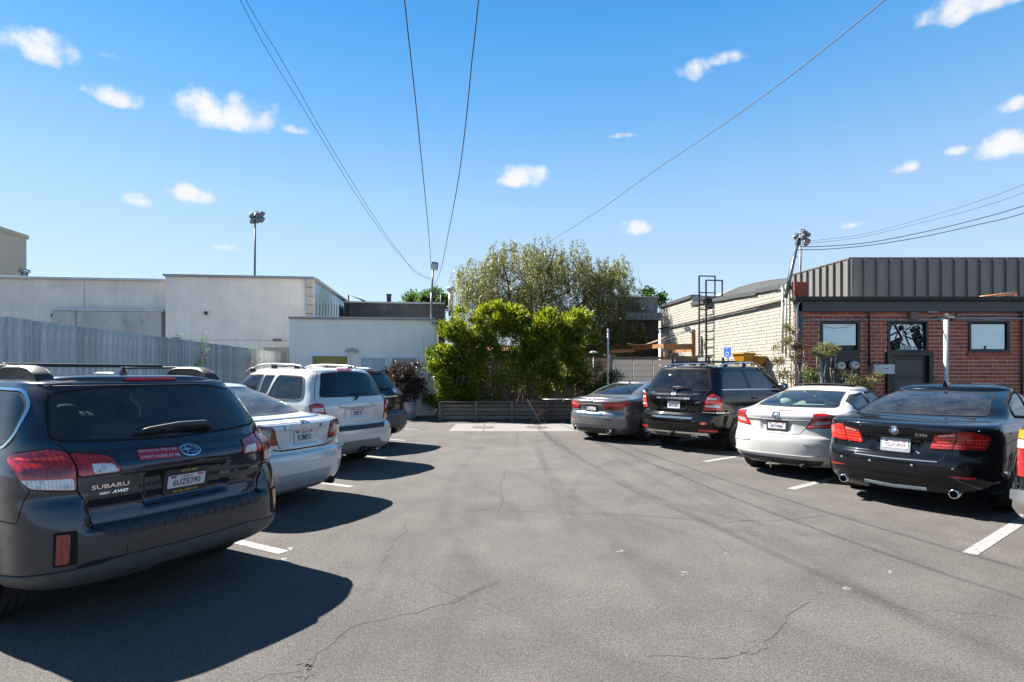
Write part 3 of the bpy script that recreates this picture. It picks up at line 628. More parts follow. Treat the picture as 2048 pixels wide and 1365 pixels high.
for (a, b) in ((.02,.5),(.51,.98)): part('cabinet_door', MB().box((x0+(x1-x0)*(a+b)/2, -.012, zt*.42), ((x1-x0)*(b-a)-.02, .02, zt*.78)), M['door_black'], cab, bevel=.004)
part('sill_course', MB().box((hF(1978,700)[0], -.0, hF(1978,709)[1]), (1.22, .09, .10)), M['brick'], BR)
x0, z1 = hF(1775,641); x1, z0 = hF(1856,705)
w2 = part('window', frame_box(MB(), x0, x1, z0, z1, .045, .07, .12), M['door_black'], BR)
a, zb = hF(1776.5,648.5); b, za = hF(1847.5,700.5); part('pane', MB().box(((a+b)/2, .035, (za+zb)/2), (b-a, .02, zb-za)), M['door_black'], w2)
def text_mesh(s, size, bold=.0, shear=0):
    cu = bpy.data.curves.new('lettering', 'FONT'); cu.body = s; cu.size = size; cu.align_x = 'CENTER'; cu.align_y = 'CENTER'; cu.shear = shear; cu.resolution_u = 2; cu.offset = bold*size
    o = bpy.data.objects.new('lettering', cu); COL.objects.link(o); dg = bpy.context.evaluated_depsgraph_get()
    me = bpy.data.meshes.new_from_object(o.evaluated_get(dg)); bpy.data.objects.remove(o); bpy.data.curves.remove(cu); return me
def flat_text(s, size, m, parent, loc, rot=(R(90),0,0), sx=1., bold=0):
    me = text_mesh(s, size); me.materials.clear(); me.materials.append(m); o = link('lettering', me, parent, loc, rot); o.scale = (sx,1,1)
    return o
def clip_text(s, size, ang, cx, cz, m, parent, y, rect, sx=1.):
    """flat lettering cut to the pane it is printed on"""
    me = text_mesh(s, size); bm = bmesh.new(); bm.from_mesh(me); M4 = Matrix.Translation((cx,0,cz)) @ Matrix.Rotation(-ang,4,'Y') @ Matrix.Diagonal((sx,1,1,1)) @ Matrix.Rotation(R(90),4,'X')
    bm.transform(M4)
    for co, no in (((rect[0],0,0),(-1,0,0)),((rect[2],0,0),(1,0,0)),((0,0,rect[1]),(0,0,-1)),((0,0,rect[3]),(0,0,1))):
        bmesh.ops.bisect_plane(bm, geom=bm.verts[:]+bm.edges[:]+bm.faces[:], plane_co=co, plane_no=no, clear_outer=True)
    bm.to_mesh(me); bm.free(); me.materials.clear(); me.materials.append(m)
    if len(me.vertices): link('lettering', me, parent, (0,y,0))
rc = (a+.004, za+.004, b-.004, zb-.004); pw, ph_ = b-a, zb-za
for (s, sz, ang, fx, fz) in (('ISM',.46,24,.52,.30),('ISM',.44,-62,.12,.66),('ISM',.25,-62,.36,.78),('ISM',.17,26,.50,.93),('ISM',.15,26,.62,.74),('ISM',.15,26,.80,.83),('ISM',.15,26,.80,1.0),('ISM',.12,26,.79,.62),('ISM',.11,26,.82,.50),('ISM',.22,-62,.92,.62),('ISM',.30,-62,.93,.22),('ISM',.32,26,.06,.06),('ISM',.2,26,.94,.92),('ISM',.2,26,.75,.02)):
    clip_text(s, sz, R(ang), a+pw*fx, za+ph_*fz, M['black'], w2, .0215, rc, 1.15)
gm = MB()   # pale ground of the print: tilted blocks between dark letters
import itertools
def clip_quad(mb, cx, cz, w, h, ang, rect):
    c, s = math.cos(ang), math.sin(ang); P = [(cx+x*c-z*s, cz+x*s+z*c) for x, z in ((-w/2,-h/2),(w/2,-h/2),(w/2,h/2),(-w/2,h/2))]
    for ax, lim, sg in ((0,rect[0],1),(0,rect[2],-1),(1,rect[1],1),(1,rect[3],-1)):
        Q = []
        for i in range(len(P)):
            p, q = P[i], P[(i+1) % len(P)]; dp, dq = (p[ax]-lim)*sg, (q[ax]-lim)*sg
            if dp >= 0: Q.append(p)
            if dp*dq < 0: t = dp/(dp-dq); Q.append((p[0]+(q[0]-p[0])*t, p[1]+(q[1]-p[1])*t))
        P = Q
        if len(P) < 3: return
    mb.add([(x, 0, z) for x, z in P], [tuple(range(len(P)))])
for (fx, fz, w_, h_, an) in ((.52,.30,.95,.40,24),(.12,.66,.62,.40,-62),(.36,.78,.40,.22,-62),(.50,.93,.42,.14,26),(.62,.74,.34,.13,26),(.80,.83,.34,.13,26),(.80,1.0,.34,.13,26),(.79,.62,.26,.09,26),(.82,.50,.26,.09,26),(.92,.62,.4,.16,-62),(.93,.22,.5,.28,-62),(.06,.06,.6,.25,26),(.75,.02,.5,.16,26)):
    clip_quad(gm, a+pw*fx, za+ph_*fz, w_, h_, R(an), rc)
part('window_print', gm, M['frost'], w2, loc=(0,.0235,0))
for i, ch_ in enumerate('1624'):
    xx, zz = hF(1804+i*5.75, 695.5); t_ = part('number_tile', MB().box((xx, .015, zz), (.074,.008,.125)), M['white'], w2); flat_text(ch_, .125, M['black'], t_, (xx, .0095, zz))
x0, z1 = hF(1771.5,704.5); x1, _ = hF(1863.5,705)
dr = part('door', MB().box(((x0+x1)/2, .06, (z1-.1)/2), (x1-x0-.24, .06, z1-.1)), M['door_black'], BR)
part('door_frame', MB().box((x0+.06, .0, z1/2), (.12,.16,z1)).box((x1-.06, .0, z1/2), (.12,.16,z1)).box(((x0+x1)/2, .0, z1-.05), (x1-x0-.24,.16,.10)), M['door_black'], dr, bevel=.006)
for (za, zb) in ((.15,.75),(.85,1.45),(1.55,1.98)): part('door_panel', MB().box(((x0+x1)/2, .028, (za+zb)/2), (x1-x0-.5, .012, zb-za)), M['slate'], dr, bevel=.01)
# services on the facade
def ftube(nm, pts, r, m, y=-.05, n=8): return part(nm, MB().tube([(hF(u,v)[0], y, hF(u,v)[1]) for u, v in pts], r, n), M[m], BR, True)
ftube('conduit', [(1601,790),(1601,655),(1602,648),(1605,643),(1612,641),(1700,640.5),(1850,640.8),(1868,640),(1885,636),(1895,636)], .022, 'grey_metal')
ftube('conduit', [(1895,637.5),(2000,637),(2060,639)], .028, 'grey_metal', -.06)
ftube('conduit', [(1904,630),(2060,630)], .016, 'grey_metal', -.05)
ftube('conduit', [(1898,640.5),(2060,641.5)], .016, 'grey_metal', -.04)
ftube('conduit', [(1713,621),(1729,620.5),(1734,624),(1735.5,634),(1735.5,732)], .03, 'black', -.06)
ftube('vertical_pipe', [(2039.5,600),(2040,790)], .03, 'rust_pipe', -.06)
ftube('downspout', [(1601,598),(1592,611),(1590.5,620),(1590.5,800)], .03, 'grey_metal', -.09)
part('corner_post', MB().box((.10,-.06,ZT/2-.05), (.10,.08,ZT-.1)), M['slate'], BR)
part('roof_pipe', MB().tube([(hF(1966,594)[0],.1,hF(1966,594)[1]),(hF(2039,585)[0],.1,hF(2039,585)[1]),(hF(2040,596)[0],.1,hF(2040,597)[1])], .035), M['copper'], BR, True)
part('wall_bracket', MB().box((hF(1823,633)[0],-.07,hF(1823,633)[1]), (.22,.14,.22)), M['old_wood'], BR, bevel=.01)
for (u, v, w_) in ((1862,623.5,.30),(1882,640.5,.14)): part('junction_box', MB().box((hF(u,v)[0],-.04,hF(u,v)[1]), (w_,.08,.075)), M['grey_metal'], BR, bevel=.006)
for pts in ([(1598,631),(1620,640),(1640,652),(1665,658),(1690,655),(1712,645),(1722,640)], [(1737,648),(1746,668),(1748,682),(1738,700),(1734,715)], [(1755,650),(1748,672),(1745,690),(1737,700),(1738,712),(1726,722),(1722,712),(1733,704)], [(1810,632),(1800,637),(1790,640)], [(1834,632),(1855,633),(1868,632),(1890,636)], [(1690,640),(1710,643),(1720,640)]):
    ftube('loose_cable', pts, .006, 'lampgrey', -.075, 5)
BX = thing('utility_box', 'pale grey metal wall box beside the black door', 'utility box', oF+Vector((hF(1757.5,739)[0],-.12,hF(1757.5,739)[1])))
part('case', MB().box((0,0,0), (.58,.22,.28)), M['grey_metal'], BX, bevel=.012); part('lid', MB().box((0,-.117,0), (.55,.014,.25)), mat('pale_grey_lid', (.50,.52,.52), .5, var=.05), BX, bevel=.006)
part('label', MB().box((-.2,-.126,.105), (.09,.004,.02)), mat('red_label', (.45,.05,.04), .6, var=0), BX); part('latch', MB().box((.05,-.128,.02), (.09,.012,.012)), M['black'], BX)
for k, (u, v, lab) in enumerate(((1676.5,732.5,'round electricity meter on the black cabinet, behind the little olive tree'), (1703.5,731,'round electricity meter on the black cabinet, half hidden by the pale shrub'))):
    x_, z_ = hF(u, v); E_ = thing('electricity_meter', lab, 'meter', oF+Vector((x_,-.05,z_)), 0, 'electricity meters on the black cabinet')
    part('base', MB().lathe([(0,.0),(.125,.0),(.125,.05),(.10,.07)], 'y', n=20), M['grey_metal'], E_, True).rotation_euler = (0,0,math.pi)
    part('dial', MB().lathe([(.105,.05),(.105,.12),(.09,.15),(0,.155)], 'y', n=20), M['cream'], E_, True).rotation_euler = (0,0,math.pi)
    part('readout', MB().box((0,-.158,.02), (.09,.006,.035)), M['black'], E_)
# white painted side wall along the lot
BSW = thing('side_wall', 'cream painted brick side wall stepping up behind the black off-roader', 'wall', oF+Vector((-.02,.06,0)), YAW)
LEN = 9.75; segs = [(0,1.85,4.03,4.10),(1.85,3.45,4.05,4.14),(3.45,6.5,4.13,4.28),(6.5,LEN,4.58,4.56)]
def wtop(y):
    for a, b, z0, z1 in segs:
        if a <= y <= b: return z0+(z1-z0)*(y-a)/(b-a)
    return 4
core = MB()
for a, b, z0, z1 in segs: core.add([(x,y,z) for x in (.02,.34) for y, z in ((a,0),(b,0),(b,z1),(a,z0))], [(0,1,2,3),(7,6,5,4),(0,4,5,1),(1,5,6,2),(2,6,7,3),(3,7,4,0)])
part('wall_core', core, M['white_mortar'], BSW)
jobs = []; r_ = 0
while r_*BHt < 4.6:
    z0 = r_*BHt; y = .0-(BL/2 if r_ % 2 else 0)
    while y < LEN:
        a, b = max(y,0), min(y+BL-.012, LEN)
        if b-a > .05 and z0+BHt < wtop((a+b)/2)+.01: jobs.append((a, b, z0))
        y += BL
    r_ += 1
jobs.sort(key=lambda j: (not (j[2] > 1.95 and j[0] < 5.6), j[0]))
rest = MB()
for i, (a, b, z0) in enumerate(jobs):
    c = (.034+random.uniform(-.005,.004), (a+b)/2, z0+BHt/2)
    if i < 300:
        k = ('w', round(b-a,2))
        if k not in bme: bme[k] = MB().box((0,0,0), (.05, b-a, BHt-.014)).mesh('painted_brick', M['white_brick'])
        link('painted_brick', bme[k], BSW, c)
    else: rest.box(c, (.05, b-a, BHt-.014))
tag(part('painted_brick', rest, M['white_brick'], BSW), kind='stuff')
for a, b, z0, z1 in segs:
    cp = MB(); cp.add([(x,y,z+h) for x in (-.05,.38) for (y,z) in ((a-.02,z0),(b,z1)) for h in (0,.13)], [(0,1,3,2),(6,7,5,4),(0,4,5,1),(2,3,7,6),(1,5,7,3),(0,2,6,4)]); part('coping', cp, M['wall_cap'], BSW)
part('parapet_return', MB().box((.7,6.52,4.42), (1.4,.1,.50)), M['grey_metal'], BSW)
part('wall_pipe', MB().tube([(-.06,.35,3.68),(-.06,LEN,3.62)], .035), M['rust_pipe'], BSW, True)
part('conduit', MB().tube([(-.07,.22,2.2),(-.07,.22,4.15)], .028).tube([(-.06,.40,2.2),(-.06,.40,4.1)], .034), M['white_pipe'], BSW, True)
part('wall_end', MB().box((.19,-.05,3.93), (.42,.06,.44)), M['brick'], BSW)
# leaning service mast at the corner
t0 = at(1571,578,15.62); t1 = at(1594,490,15.75); MS = thing('service_mast', 'leaning weathered service mast at the corner of the brick building', 'mast', t0)
part('pole', MB().tube([(0,0,-.25),tuple(t1-t0)], [.055,.045]), M['lampgrey'], MS, True); part('weatherhead', MB().box(tuple((t1-t0)+Vector((.03,0,.08))), (.12,.12,.22), Matrix.Rotation(R(15),3,'Y')), M['dark_metal'], MS, bevel=.02)
part('brace', MB().tube([tuple((t1-t0)*.17), (-.26,-.1,-.1)], .014), M['lampgrey'], MS, True)
for pts in ([(1594,490),(1583,520),(1577,545),(1574,575)], [(1594,498),(1602,505),(1600,515),(1593,514),(1590,506)], [(1596,492),(1606,470),(1604,498),(1601,560)], [(1577,575),(1570,590),(1568,595),(1578,600),(1585,602)]):
    part('drop_cable', MB().tube([tuple(at(u,v,15.55)-t0) for u, v in pts], .008, 5), M['wire'], MS, True)
# roof screen of standing seam panels
RS = thing('roof_screen', 'bronze standing seam metal screen on the roof of the brick building', 'roof screen', (at(1700,593,17.3).x, 17.3, ZT))
z0, z1 = at(0,593.5,17.3).z-ZT, at(0,518,17.3).z-ZT
pwid = .398; pm = MB().box((pwid/2,0,(z0+z1)/2), (pwid-.012,.04,z1-z0)).mesh('panel', M['seam']); sm_ = MB().box((0,-.045,(z0+z1)/2), (.022,.09,z1-z0)).mesh('seam_rib', M['seam'])
for i in range(25):
    link('panel', pm, RS, (i*pwid,0,0)); link('seam_rib', sm_, RS, (i*pwid,0,0))
for i in range(9):
    y0 = i*.335; a = LU*y0; c = a+LU*.168
    o = link('panel', bme.setdefault('sp', MB().box((0,0,(z0+z1)/2), (.04,.325,z1-z0)).mesh('panel', M['seam'])), RS, (c.x,c.y,0), (0,0,YAW))
    o = link('seam_rib', bme.setdefault('sr', MB().box((-.045,0,(z0+z1)/2), (.09,.022,z1-z0)).mesh('seam_rib', M['seam'])), RS, (a.x,a.y,0), (0,0,YAW))
part('top_cap', MB().box((5,0,z1+.02), (10.1,.09,.04)).bar((0,0,z1+.02), tuple(LU*3.05+Vector((0,0,z1+.02))), .09, .04), M['seam'], RS)
part('screen_base', MB().box((5,.05,z0-.12), (10,.06,.24)).bar((.04,0,z0-.12), tuple(LU*3.0+Vector((.04,0,z0-.12))), .05, .24), M['slate'], RS)
# barrel roof behind
cxr, Yr = at(1648,0,25).x, 25.0; ztp = at(0,553,25).z; zed = at(0,600,25).z; hw = cxr-at(1400,0,25).x
WH = thing('barrel_roof_warehouse', 'warehouse with a pale arched barrel roof behind the cream wall', 'building', (cxr, Yr, 0), YAW*.4)
ns = 20; arc = [(hw*math.sin(math.pi/2*(2*k/ns-1)), zed-.9+(ztp-zed+.9)*math.cos(math.pi/2*(2*k/ns-1))**.9) for k in range(ns+1)]
for j in range(6):
    y0, y1 = j*2.6, j*2.6+2.57
    part('roof_sheet', MB().add([(x,y,z) for y in (y0,y1) for x, z in arc], [(i,i+1,ns+2+i,ns+1+i) for i in range(ns)]), M['roof_grey'], WH, True)
part('wall', MB().add([(x,.05,z) for x, z in arc]+[(hw,.05,0),(-hw,.05,0)], [tuple(range(ns+3))]).box((0,8,1.9), (2*hw-.1,15.8,3.8)), M['stucco'], WH)
# ------------------------------------------------------------------ plants
def leaves(name, P, D, ln, wd, m, parent=None, kind=None):
    """many small folded leaves: base points P, directions D"""
    P = np.asarray(P, float); D = np.asarray(D, float); D /= np.linalg.norm(D, axis=1, keepdims=True)+1e-9; n = len(P)
    r = rng.normal(size=(n,3)); S = np.cross(D, r); S /= np.linalg.norm(S, axis=1, keepdims=True)+1e-9; N = np.cross(S, D)
    l = (ln*rng.uniform(.65,1.25,n))[:,None]; w = (wd*rng.uniform(.7,1.2,n))[:,None]
    mid = P+D*l*.5+N*w*.25
    V = np.stack([P, mid+S*w*.5, P+D*l-N*l*.08, mid-S*w*.5], 1).reshape(-1,3); F = np.arange(4*n).reshape(n,4)
    o = link(name, np_mesh(name, V, F, m), parent)
    o['kind'] = kind or 'stuff'
    return o
def sphere_dirs(n, up=0.):
    d = rng.normal(size=(n,3)); d[:,2] += up; return d/(np.linalg.norm(d, axis=1, keepdims=True)+1e-9)
def crown_points(ells, n, shell=.62, clump=0, clump_r=1.):
    """points in the outer part of a union of ellipsoids, gathered into uneven clumps"""
    if clump:
        nc = max(6, n//clump); c, dc = crown_points(ells, nc, shell); E = np.array(ells); k = rng.integers(0, nc, n)
        rad = rng.uniform(.10, .30, nc)*clump_r; d = sphere_dirs(n, .35); p = c[k]+d*(rad[k]*rng.uniform(.3,1.05,n)**.5)[:,None]*np.array([1.1,1.0,.85]); d = d*.75+dc[k]*.4; return p, d
    vol = np.array([e[3]*e[4]*e[5] for e in ells]); idx = rng.choice(len(ells), n, p=vol/vol.sum()); E = np.array(ells)[idx]
    d = sphere_dirs(n); r = rng.uniform(shell**3, 1.08, n)**(1/3); return E[:,:3]+d*r[:,None]*E[:,3:6], d
def tufts(pts, dirs, k, spread, up=.5):
    n = len(pts); P = np.repeat(pts, k, 0); D = np.repeat(dirs, k, 0)*.8+rng.normal(size=(n*k,3))*.75; D[:,2] += up
    P = P+rng.normal(size=(n*k,3))*spread; return P, D
def limb(mb, a, b, r0, r1, wob=.12, n=6):
    a, b = Vector(a), Vector(b); pts = []; 
    for i in range(n+1):
        t = i/n; pts.append(a.lerp(b, t)+Vector((random.gauss(0,wob),random.gauss(0,wob),random.gauss(0,wob*.5)))*math.sin(math.pi*t)*.8)
    mb.tube(pts, [r0+(r1-r0)*i/n for i in range(n+1)], 7); return pts

# timber planter with board sides
PY = 19.15; X0 = (880-1024)/FPX*PY; X1 = (1240-1024)/FPX*PY; PH = .60
PL = thing('timber_planter', 'low weathered timber planter with horizontal boards along the end of the lot', 'planter', (X0, PY, 0))
posts = [0]+[(u-880)/FPX*PY for u in (952.5,1023.5,1094.5,1165.5,1236)]
for x in posts: part('post', MB().box((x, -.03, PH/2+.01), (.095,.10,PH+.02)), M['rail_wood'], PL, bevel=.008)
for a, b in zip(posts[:-1], posts[1:]):
    for k in range(4):
        z = .055+k*.137; part('board', MB().box(((a+b)/2, .03, z+.05), (b-a-.097,.035,.108), Matrix.Rotation(R(-13),3,'X')), M['rail_wood'], PL, bevel=.004)
    part('backing', MB().box(((a+b)/2, .10, PH/2-.03), (b-a, .03, PH-.08)), M['old_wood'], PL)
part('top_rail', MB().box((posts[-1]/2, -.0, PH+.035), (posts[-1]+.1,.15,.04)), M['rail_wood'], PL, bevel=.006)
part('soil', MB().box((posts[-1]/2, 1.1, PH/2-.05), (posts[-1],1.9,PH-.1)), M['soil'], PL)
# slatted screen behind
SY = 21.0; sx0 = (880-1024)/FPX*SY; sx1 = (1222-1024)/FPX*SY; SZ1 = at(0,716,SY).z
SF = thing('slat_fence', 'tall dark brown fence of horizontal boards with gaps behind the green shrubs', 'fence', (sx0, SY, 0))
W_ = sx1-sx0; nb_ = 5; ns_ = 13
for i in range(nb_+1): part('post', MB().box((W_*i/nb_, .07, SZ1/2+.06), (.10,.10,SZ1+.12)), M['old_wood'], SF)
for i in range(nb_):
    for j in range(ns_):
        h = SZ1/ns_; part('slat', MB().box((W_*(i+.5)/nb_, random.uniform(-.006,.006), h*(j+.5)), (W_/nb_-.015,.03,h*.80), Matrix.Rotation(random.uniform(-.004,.004),3,'Y')), M['old_wood'], SF)
part('dark_backing', MB().box((W_/2, .5, SZ1/2-.3), (W_, .04, SZ1-.6)), M['black'], SF)  # black sheet added so the gaps between the slats look dark

def shrub(name, label, cat, base, ells, nt, k, ln, wd, m, tipm=None, tipfrac=.3, stems=5, spread=.09, up=.5, bark='bark', group=None, stem_r=.03, shell=.55, inner=True, clump=11, clump_r=1.):
    """ells in world coordinates"""
    o = thing(name, label, cat, base, 0, group); B = np.array(base)
    E = [(e[0]-B[0], e[1]-B[1], e[2]-B[2], e[3], e[4], e[5]) for e in ells]; clump_r *= min(1, np.mean([e[3] for e in E])/.5)
    p, d = crown_points(E, nt, shell, clump, clump_r); top = np.array([e[2]+e[5] for e in E]).max(); bot = min(e[2]-e[5] for e in E)
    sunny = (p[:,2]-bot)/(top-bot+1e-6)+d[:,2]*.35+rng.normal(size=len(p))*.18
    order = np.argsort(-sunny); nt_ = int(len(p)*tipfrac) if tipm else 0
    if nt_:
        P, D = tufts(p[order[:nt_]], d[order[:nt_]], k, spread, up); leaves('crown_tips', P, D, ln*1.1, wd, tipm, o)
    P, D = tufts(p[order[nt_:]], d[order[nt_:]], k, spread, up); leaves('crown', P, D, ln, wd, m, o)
    mb = MB()
    for i in range(stems):
        e = E[i % len(E)]; a = (random.uniform(-.12,.12)*max(1,stems/4), random.uniform(-.1,.1), 0); t = limb(mb, a, (e[0]+random.uniform(-.5,.5)*e[3], e[1]+random.uniform(-.3,.3)*e[4], e[2]+random.uniform(-.1,.5)*e[5]), stem_r*random.uniform(.7,1.2), stem_r*.3, .06)
        for q in range(3):
            s = t[random.randint(2,5)]; limb(mb, s, s+Vector((random.uniform(-.5,.5)*e[3],random.uniform(-.4,.4)*e[4],random.uniform(.1,.6)*e[5])), stem_r*.5, stem_r*.15, .04, 4)
    part('trunk', mb, M[bark], o, True); return o
def el(u, v, Y, ru, rv, ry=None):
    c = at(u, v, Y); return (c.x, c.y, c.z, ru/FPX*Y, ry if ry else ru/FPX*Y*.8, rv/FPX*Y)
HY = 19.9
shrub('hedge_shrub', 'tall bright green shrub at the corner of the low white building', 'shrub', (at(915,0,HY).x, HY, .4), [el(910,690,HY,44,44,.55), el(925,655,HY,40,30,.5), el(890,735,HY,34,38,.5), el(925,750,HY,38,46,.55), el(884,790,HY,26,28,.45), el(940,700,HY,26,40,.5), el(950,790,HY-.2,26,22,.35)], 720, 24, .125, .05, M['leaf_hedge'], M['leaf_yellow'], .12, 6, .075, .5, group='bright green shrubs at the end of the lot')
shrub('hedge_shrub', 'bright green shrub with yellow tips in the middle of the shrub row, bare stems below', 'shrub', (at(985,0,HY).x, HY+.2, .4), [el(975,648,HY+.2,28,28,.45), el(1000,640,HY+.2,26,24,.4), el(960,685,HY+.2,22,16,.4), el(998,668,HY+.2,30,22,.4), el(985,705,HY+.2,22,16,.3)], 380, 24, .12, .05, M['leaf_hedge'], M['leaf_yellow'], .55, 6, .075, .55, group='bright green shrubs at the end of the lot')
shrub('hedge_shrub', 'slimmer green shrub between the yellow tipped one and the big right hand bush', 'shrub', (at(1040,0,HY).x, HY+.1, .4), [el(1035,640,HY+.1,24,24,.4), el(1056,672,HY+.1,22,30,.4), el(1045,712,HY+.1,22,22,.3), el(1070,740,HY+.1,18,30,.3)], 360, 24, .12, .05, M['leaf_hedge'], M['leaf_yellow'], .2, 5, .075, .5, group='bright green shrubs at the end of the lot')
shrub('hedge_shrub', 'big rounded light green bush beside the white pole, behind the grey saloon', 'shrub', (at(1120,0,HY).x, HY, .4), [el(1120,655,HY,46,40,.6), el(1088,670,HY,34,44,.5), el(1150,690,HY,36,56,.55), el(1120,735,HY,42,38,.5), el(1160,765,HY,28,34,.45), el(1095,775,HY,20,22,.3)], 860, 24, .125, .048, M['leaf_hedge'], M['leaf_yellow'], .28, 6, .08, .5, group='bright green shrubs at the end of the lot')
shrub('low_bush', 'sparse small leaved growth in front of the slat fence between the shrubs', 'shrub', (at(1000,0,HY).x, HY-.3, .5), [el(975,770,HY-.3,32,34,.25), el(1040,765,HY-.3,40,38,.25), el(1010,740,HY-.3,26,30,.25)], 220, 12, .08, .04, M['leaf_hedge'], M['leaf_yellow'], .15, 7, .06, .3, stem_r=.018, shell=.1)
shrub('low_bush', 'dark small leaved bush at the foot of the white pole behind the grey saloon', 'shrub', (at(1195,0,HY-.2).x, HY-.2, .5), [el(1190,775,HY-.2,36,28,.3), el(1208,755,HY-.2,24,22,.3), el(1170,790,HY-.2,30,20,.3)], 260, 14, .07, .04, M['leaf_dark'], M['leaf_olive'], .12, 5, .07, .3, stem_r=.015, shell=.2)
shrub('purple_shrub', 'purple leaved shrub in front of the low white building windows, growing in a ribbed can', 'shrub', (at(816,0,19.7).x, 19.7, .55), [el(815,760,19.7,34,30,.5), el(832,778,19.7,22,24,.4), el(800,775,19.7,22,26,.4)], 520, 14, .08, .05, M['leaf_purple'], None, 0, 5, .07, .3, stem_r=.015, shell=.2)
shrub('purple_shrub', 'smaller purple leaved shrub behind the black off-roader with rail posts at left', 'shrub', (at(786,0,20.3).x, 20.3, 0), [el(788,750,20.3,20,16,.35), el(780,765,20.3,18,18,.35)], 200, 14, .08, .05, M['leaf_purple'], None, 0, 4, .07, .3, stem_r=.015, shell=.2)
cn = thing('ribbed_can', 'grey ribbed metal bin holding the purple shrub', 'bin', (at(816,0,19.7).x, 19.7, 0)); pr = []
part('can', MB().lathe([(0,.0),(.23,.0),(.25,.02),(.26,.28),(.268,.29),(.262,.31),(.275,.58),(.29,.60),(.28,.62),(.25,.60),(0,.58)], n=26), M['grey_metal'], cn, True)
rb = MB()
for k in range(20): a = 2*math.pi*k/20; rb.bar((.258*math.cos(a),.258*math.sin(a),.05),(.278*math.cos(a),.278*math.sin(a),.56),.018)
part('can_rib', rb, M['grey_metal'], cn)

def pepper():
    Y = 26.5; base = Vector((at(1065,0,Y).x, Y, 0)); o = thing('pepper_tree', 'large drooping olive green tree behind the bright shrubs', 'tree', base)
    E = [el(1050,560,Y,92,74,2.0), el(985,575,Y,62,58,1.7), el(1120,555,Y,66,62,1.8), el(960,620,Y,48,50,1.5), el(1085,620,Y,90,60,2.), el(1035,530,Y,56,50,1.6), el(1130,520,Y,44,42,1.4), el(940,560,Y,32,44,1.2), el(1000,660,Y,90,50,1.6), el(1110,670,Y,90,56,1.6), el(1152,494,Y,14,22,.6), el(938,535,Y,18,28,.7), el(1085,488,Y,22,18,.7), el(1000,498,Y,20,22,.7), el(920,575,Y,14,40,.7)]
    E2 = [el(1215,575,Y-.5,38,46,1.1), el(1190,630,Y-.5,58,56,1.5), el(1240,640,Y-.5,42,56,1.3), el(1185,540,Y-.5,30,30,1.0), el(1222,545,Y-.5,26,34,.8), el(1225,680,Y-.5,56,40,1.2), el(1238,528,Y-.5,16,26,.6), el(1268,585,Y-.4,14,34,.6), el(1278,640,Y-.3,12,40,.6)]
    Pn = []; Dn = []
    for EE, n in ((E, 3100), (E2, 1600)):
        p, d = crown_points([(e[0]-base.x, e[1]-base.y, e[2], *e[3:]) for e in EE], n, .5)
        keep = np.sin(p[:,0]*2.3+1)+np.sin(p[:,2]*2.9+p[:,0])+np.sin(p[:,1]*2.1+p[:,2]*1.3) > -1.35
        for q, dd in zip(p[keep], d[keep]):
            L = rng.uniform(.45,1.25); k = int(L*30); t = np.linspace(0, 1, k)
            x = q[0]+dd[0]*.35*np.sqrt(t)+rng.normal()*.10*t; y = q[1]+dd[1]*.35*np.sqrt(t); z = q[2]+.10*np.sin(t*1.6)-L*t**1.5
            Pn.append(np.stack([x,y,z],1)+rng.normal(size=(k,3))*.022); D = rng.normal(size=(k,3))*.62; D[:,2] -= .75; Dn.append(D)
    leaves('crown', np.concatenate(Pn), np.concatenate(Dn), .135, .034, M['leaf_pepper'], o)
    mb = MB(); a = limb(mb, (0,0,0), (.1,.2,3.0), .30, .22, .12)
    for (u, v, r) in ((950,560,.1),(1000,510,.1),(1050,490,.11),(1110,495,.10),(1160,520,.09),(1235,545,.09),(1255,600,.07),(1190,600,.09),(1060,560,.09),(980,600,.08),(930,590,.06),(1220,640,.07)):
        t = at(u, v, Y+random.uniform(-.8,.5))-base; b = limb(mb, a[random.randint(4,6)], t, r, .02, .22, 8)
        for q in range(4):
            s = b[random.randint(3,7)]; limb(mb, s, s+Vector((random.uniform(-.9,.9),random.uniform(-.6,.6),random.uniform(-.1,.8))), r*.35, .01, .1, 5)
    part('trunk', mb, M['bark'], o, True)
pepper()
for (u, v, Y, ru, rv, lab) in ((850,601,46,12,10,'small round green treetop above the black roof, left of the lamp pole'),(832,604,47,14,7,'low green treetop furthest left over the black roof'),(871,599,46,14,13,'green treetop right behind the roof lamp pole'),(889,605,45,6,8,'tiny green treetop beside the white vent stack')):
    c = at(u, v, Y); shrub('far_tree', lab, 'tree', (c.x, Y, 0), [el(u,v,Y,ru,rv)], 60, 14, .3, .16, M['leaf_far'], None, 0, 2, .22, .3, stem_r=.12, shell=.2, group='treetops over the black roof')
shrub('rooftop_tree', 'small flat topped dark tree above the grey timber roof box', 'tree', (at(1300,0,40).x, 40, 0), [el(1299,585,40,11,6), el(1306,592,40,9,4), el(1322,602,40,6,4)], 50, 12, .26, .14, M['leaf_dark'], None, 0, 3, .15, .3, stem_r=.08, shell=.2)
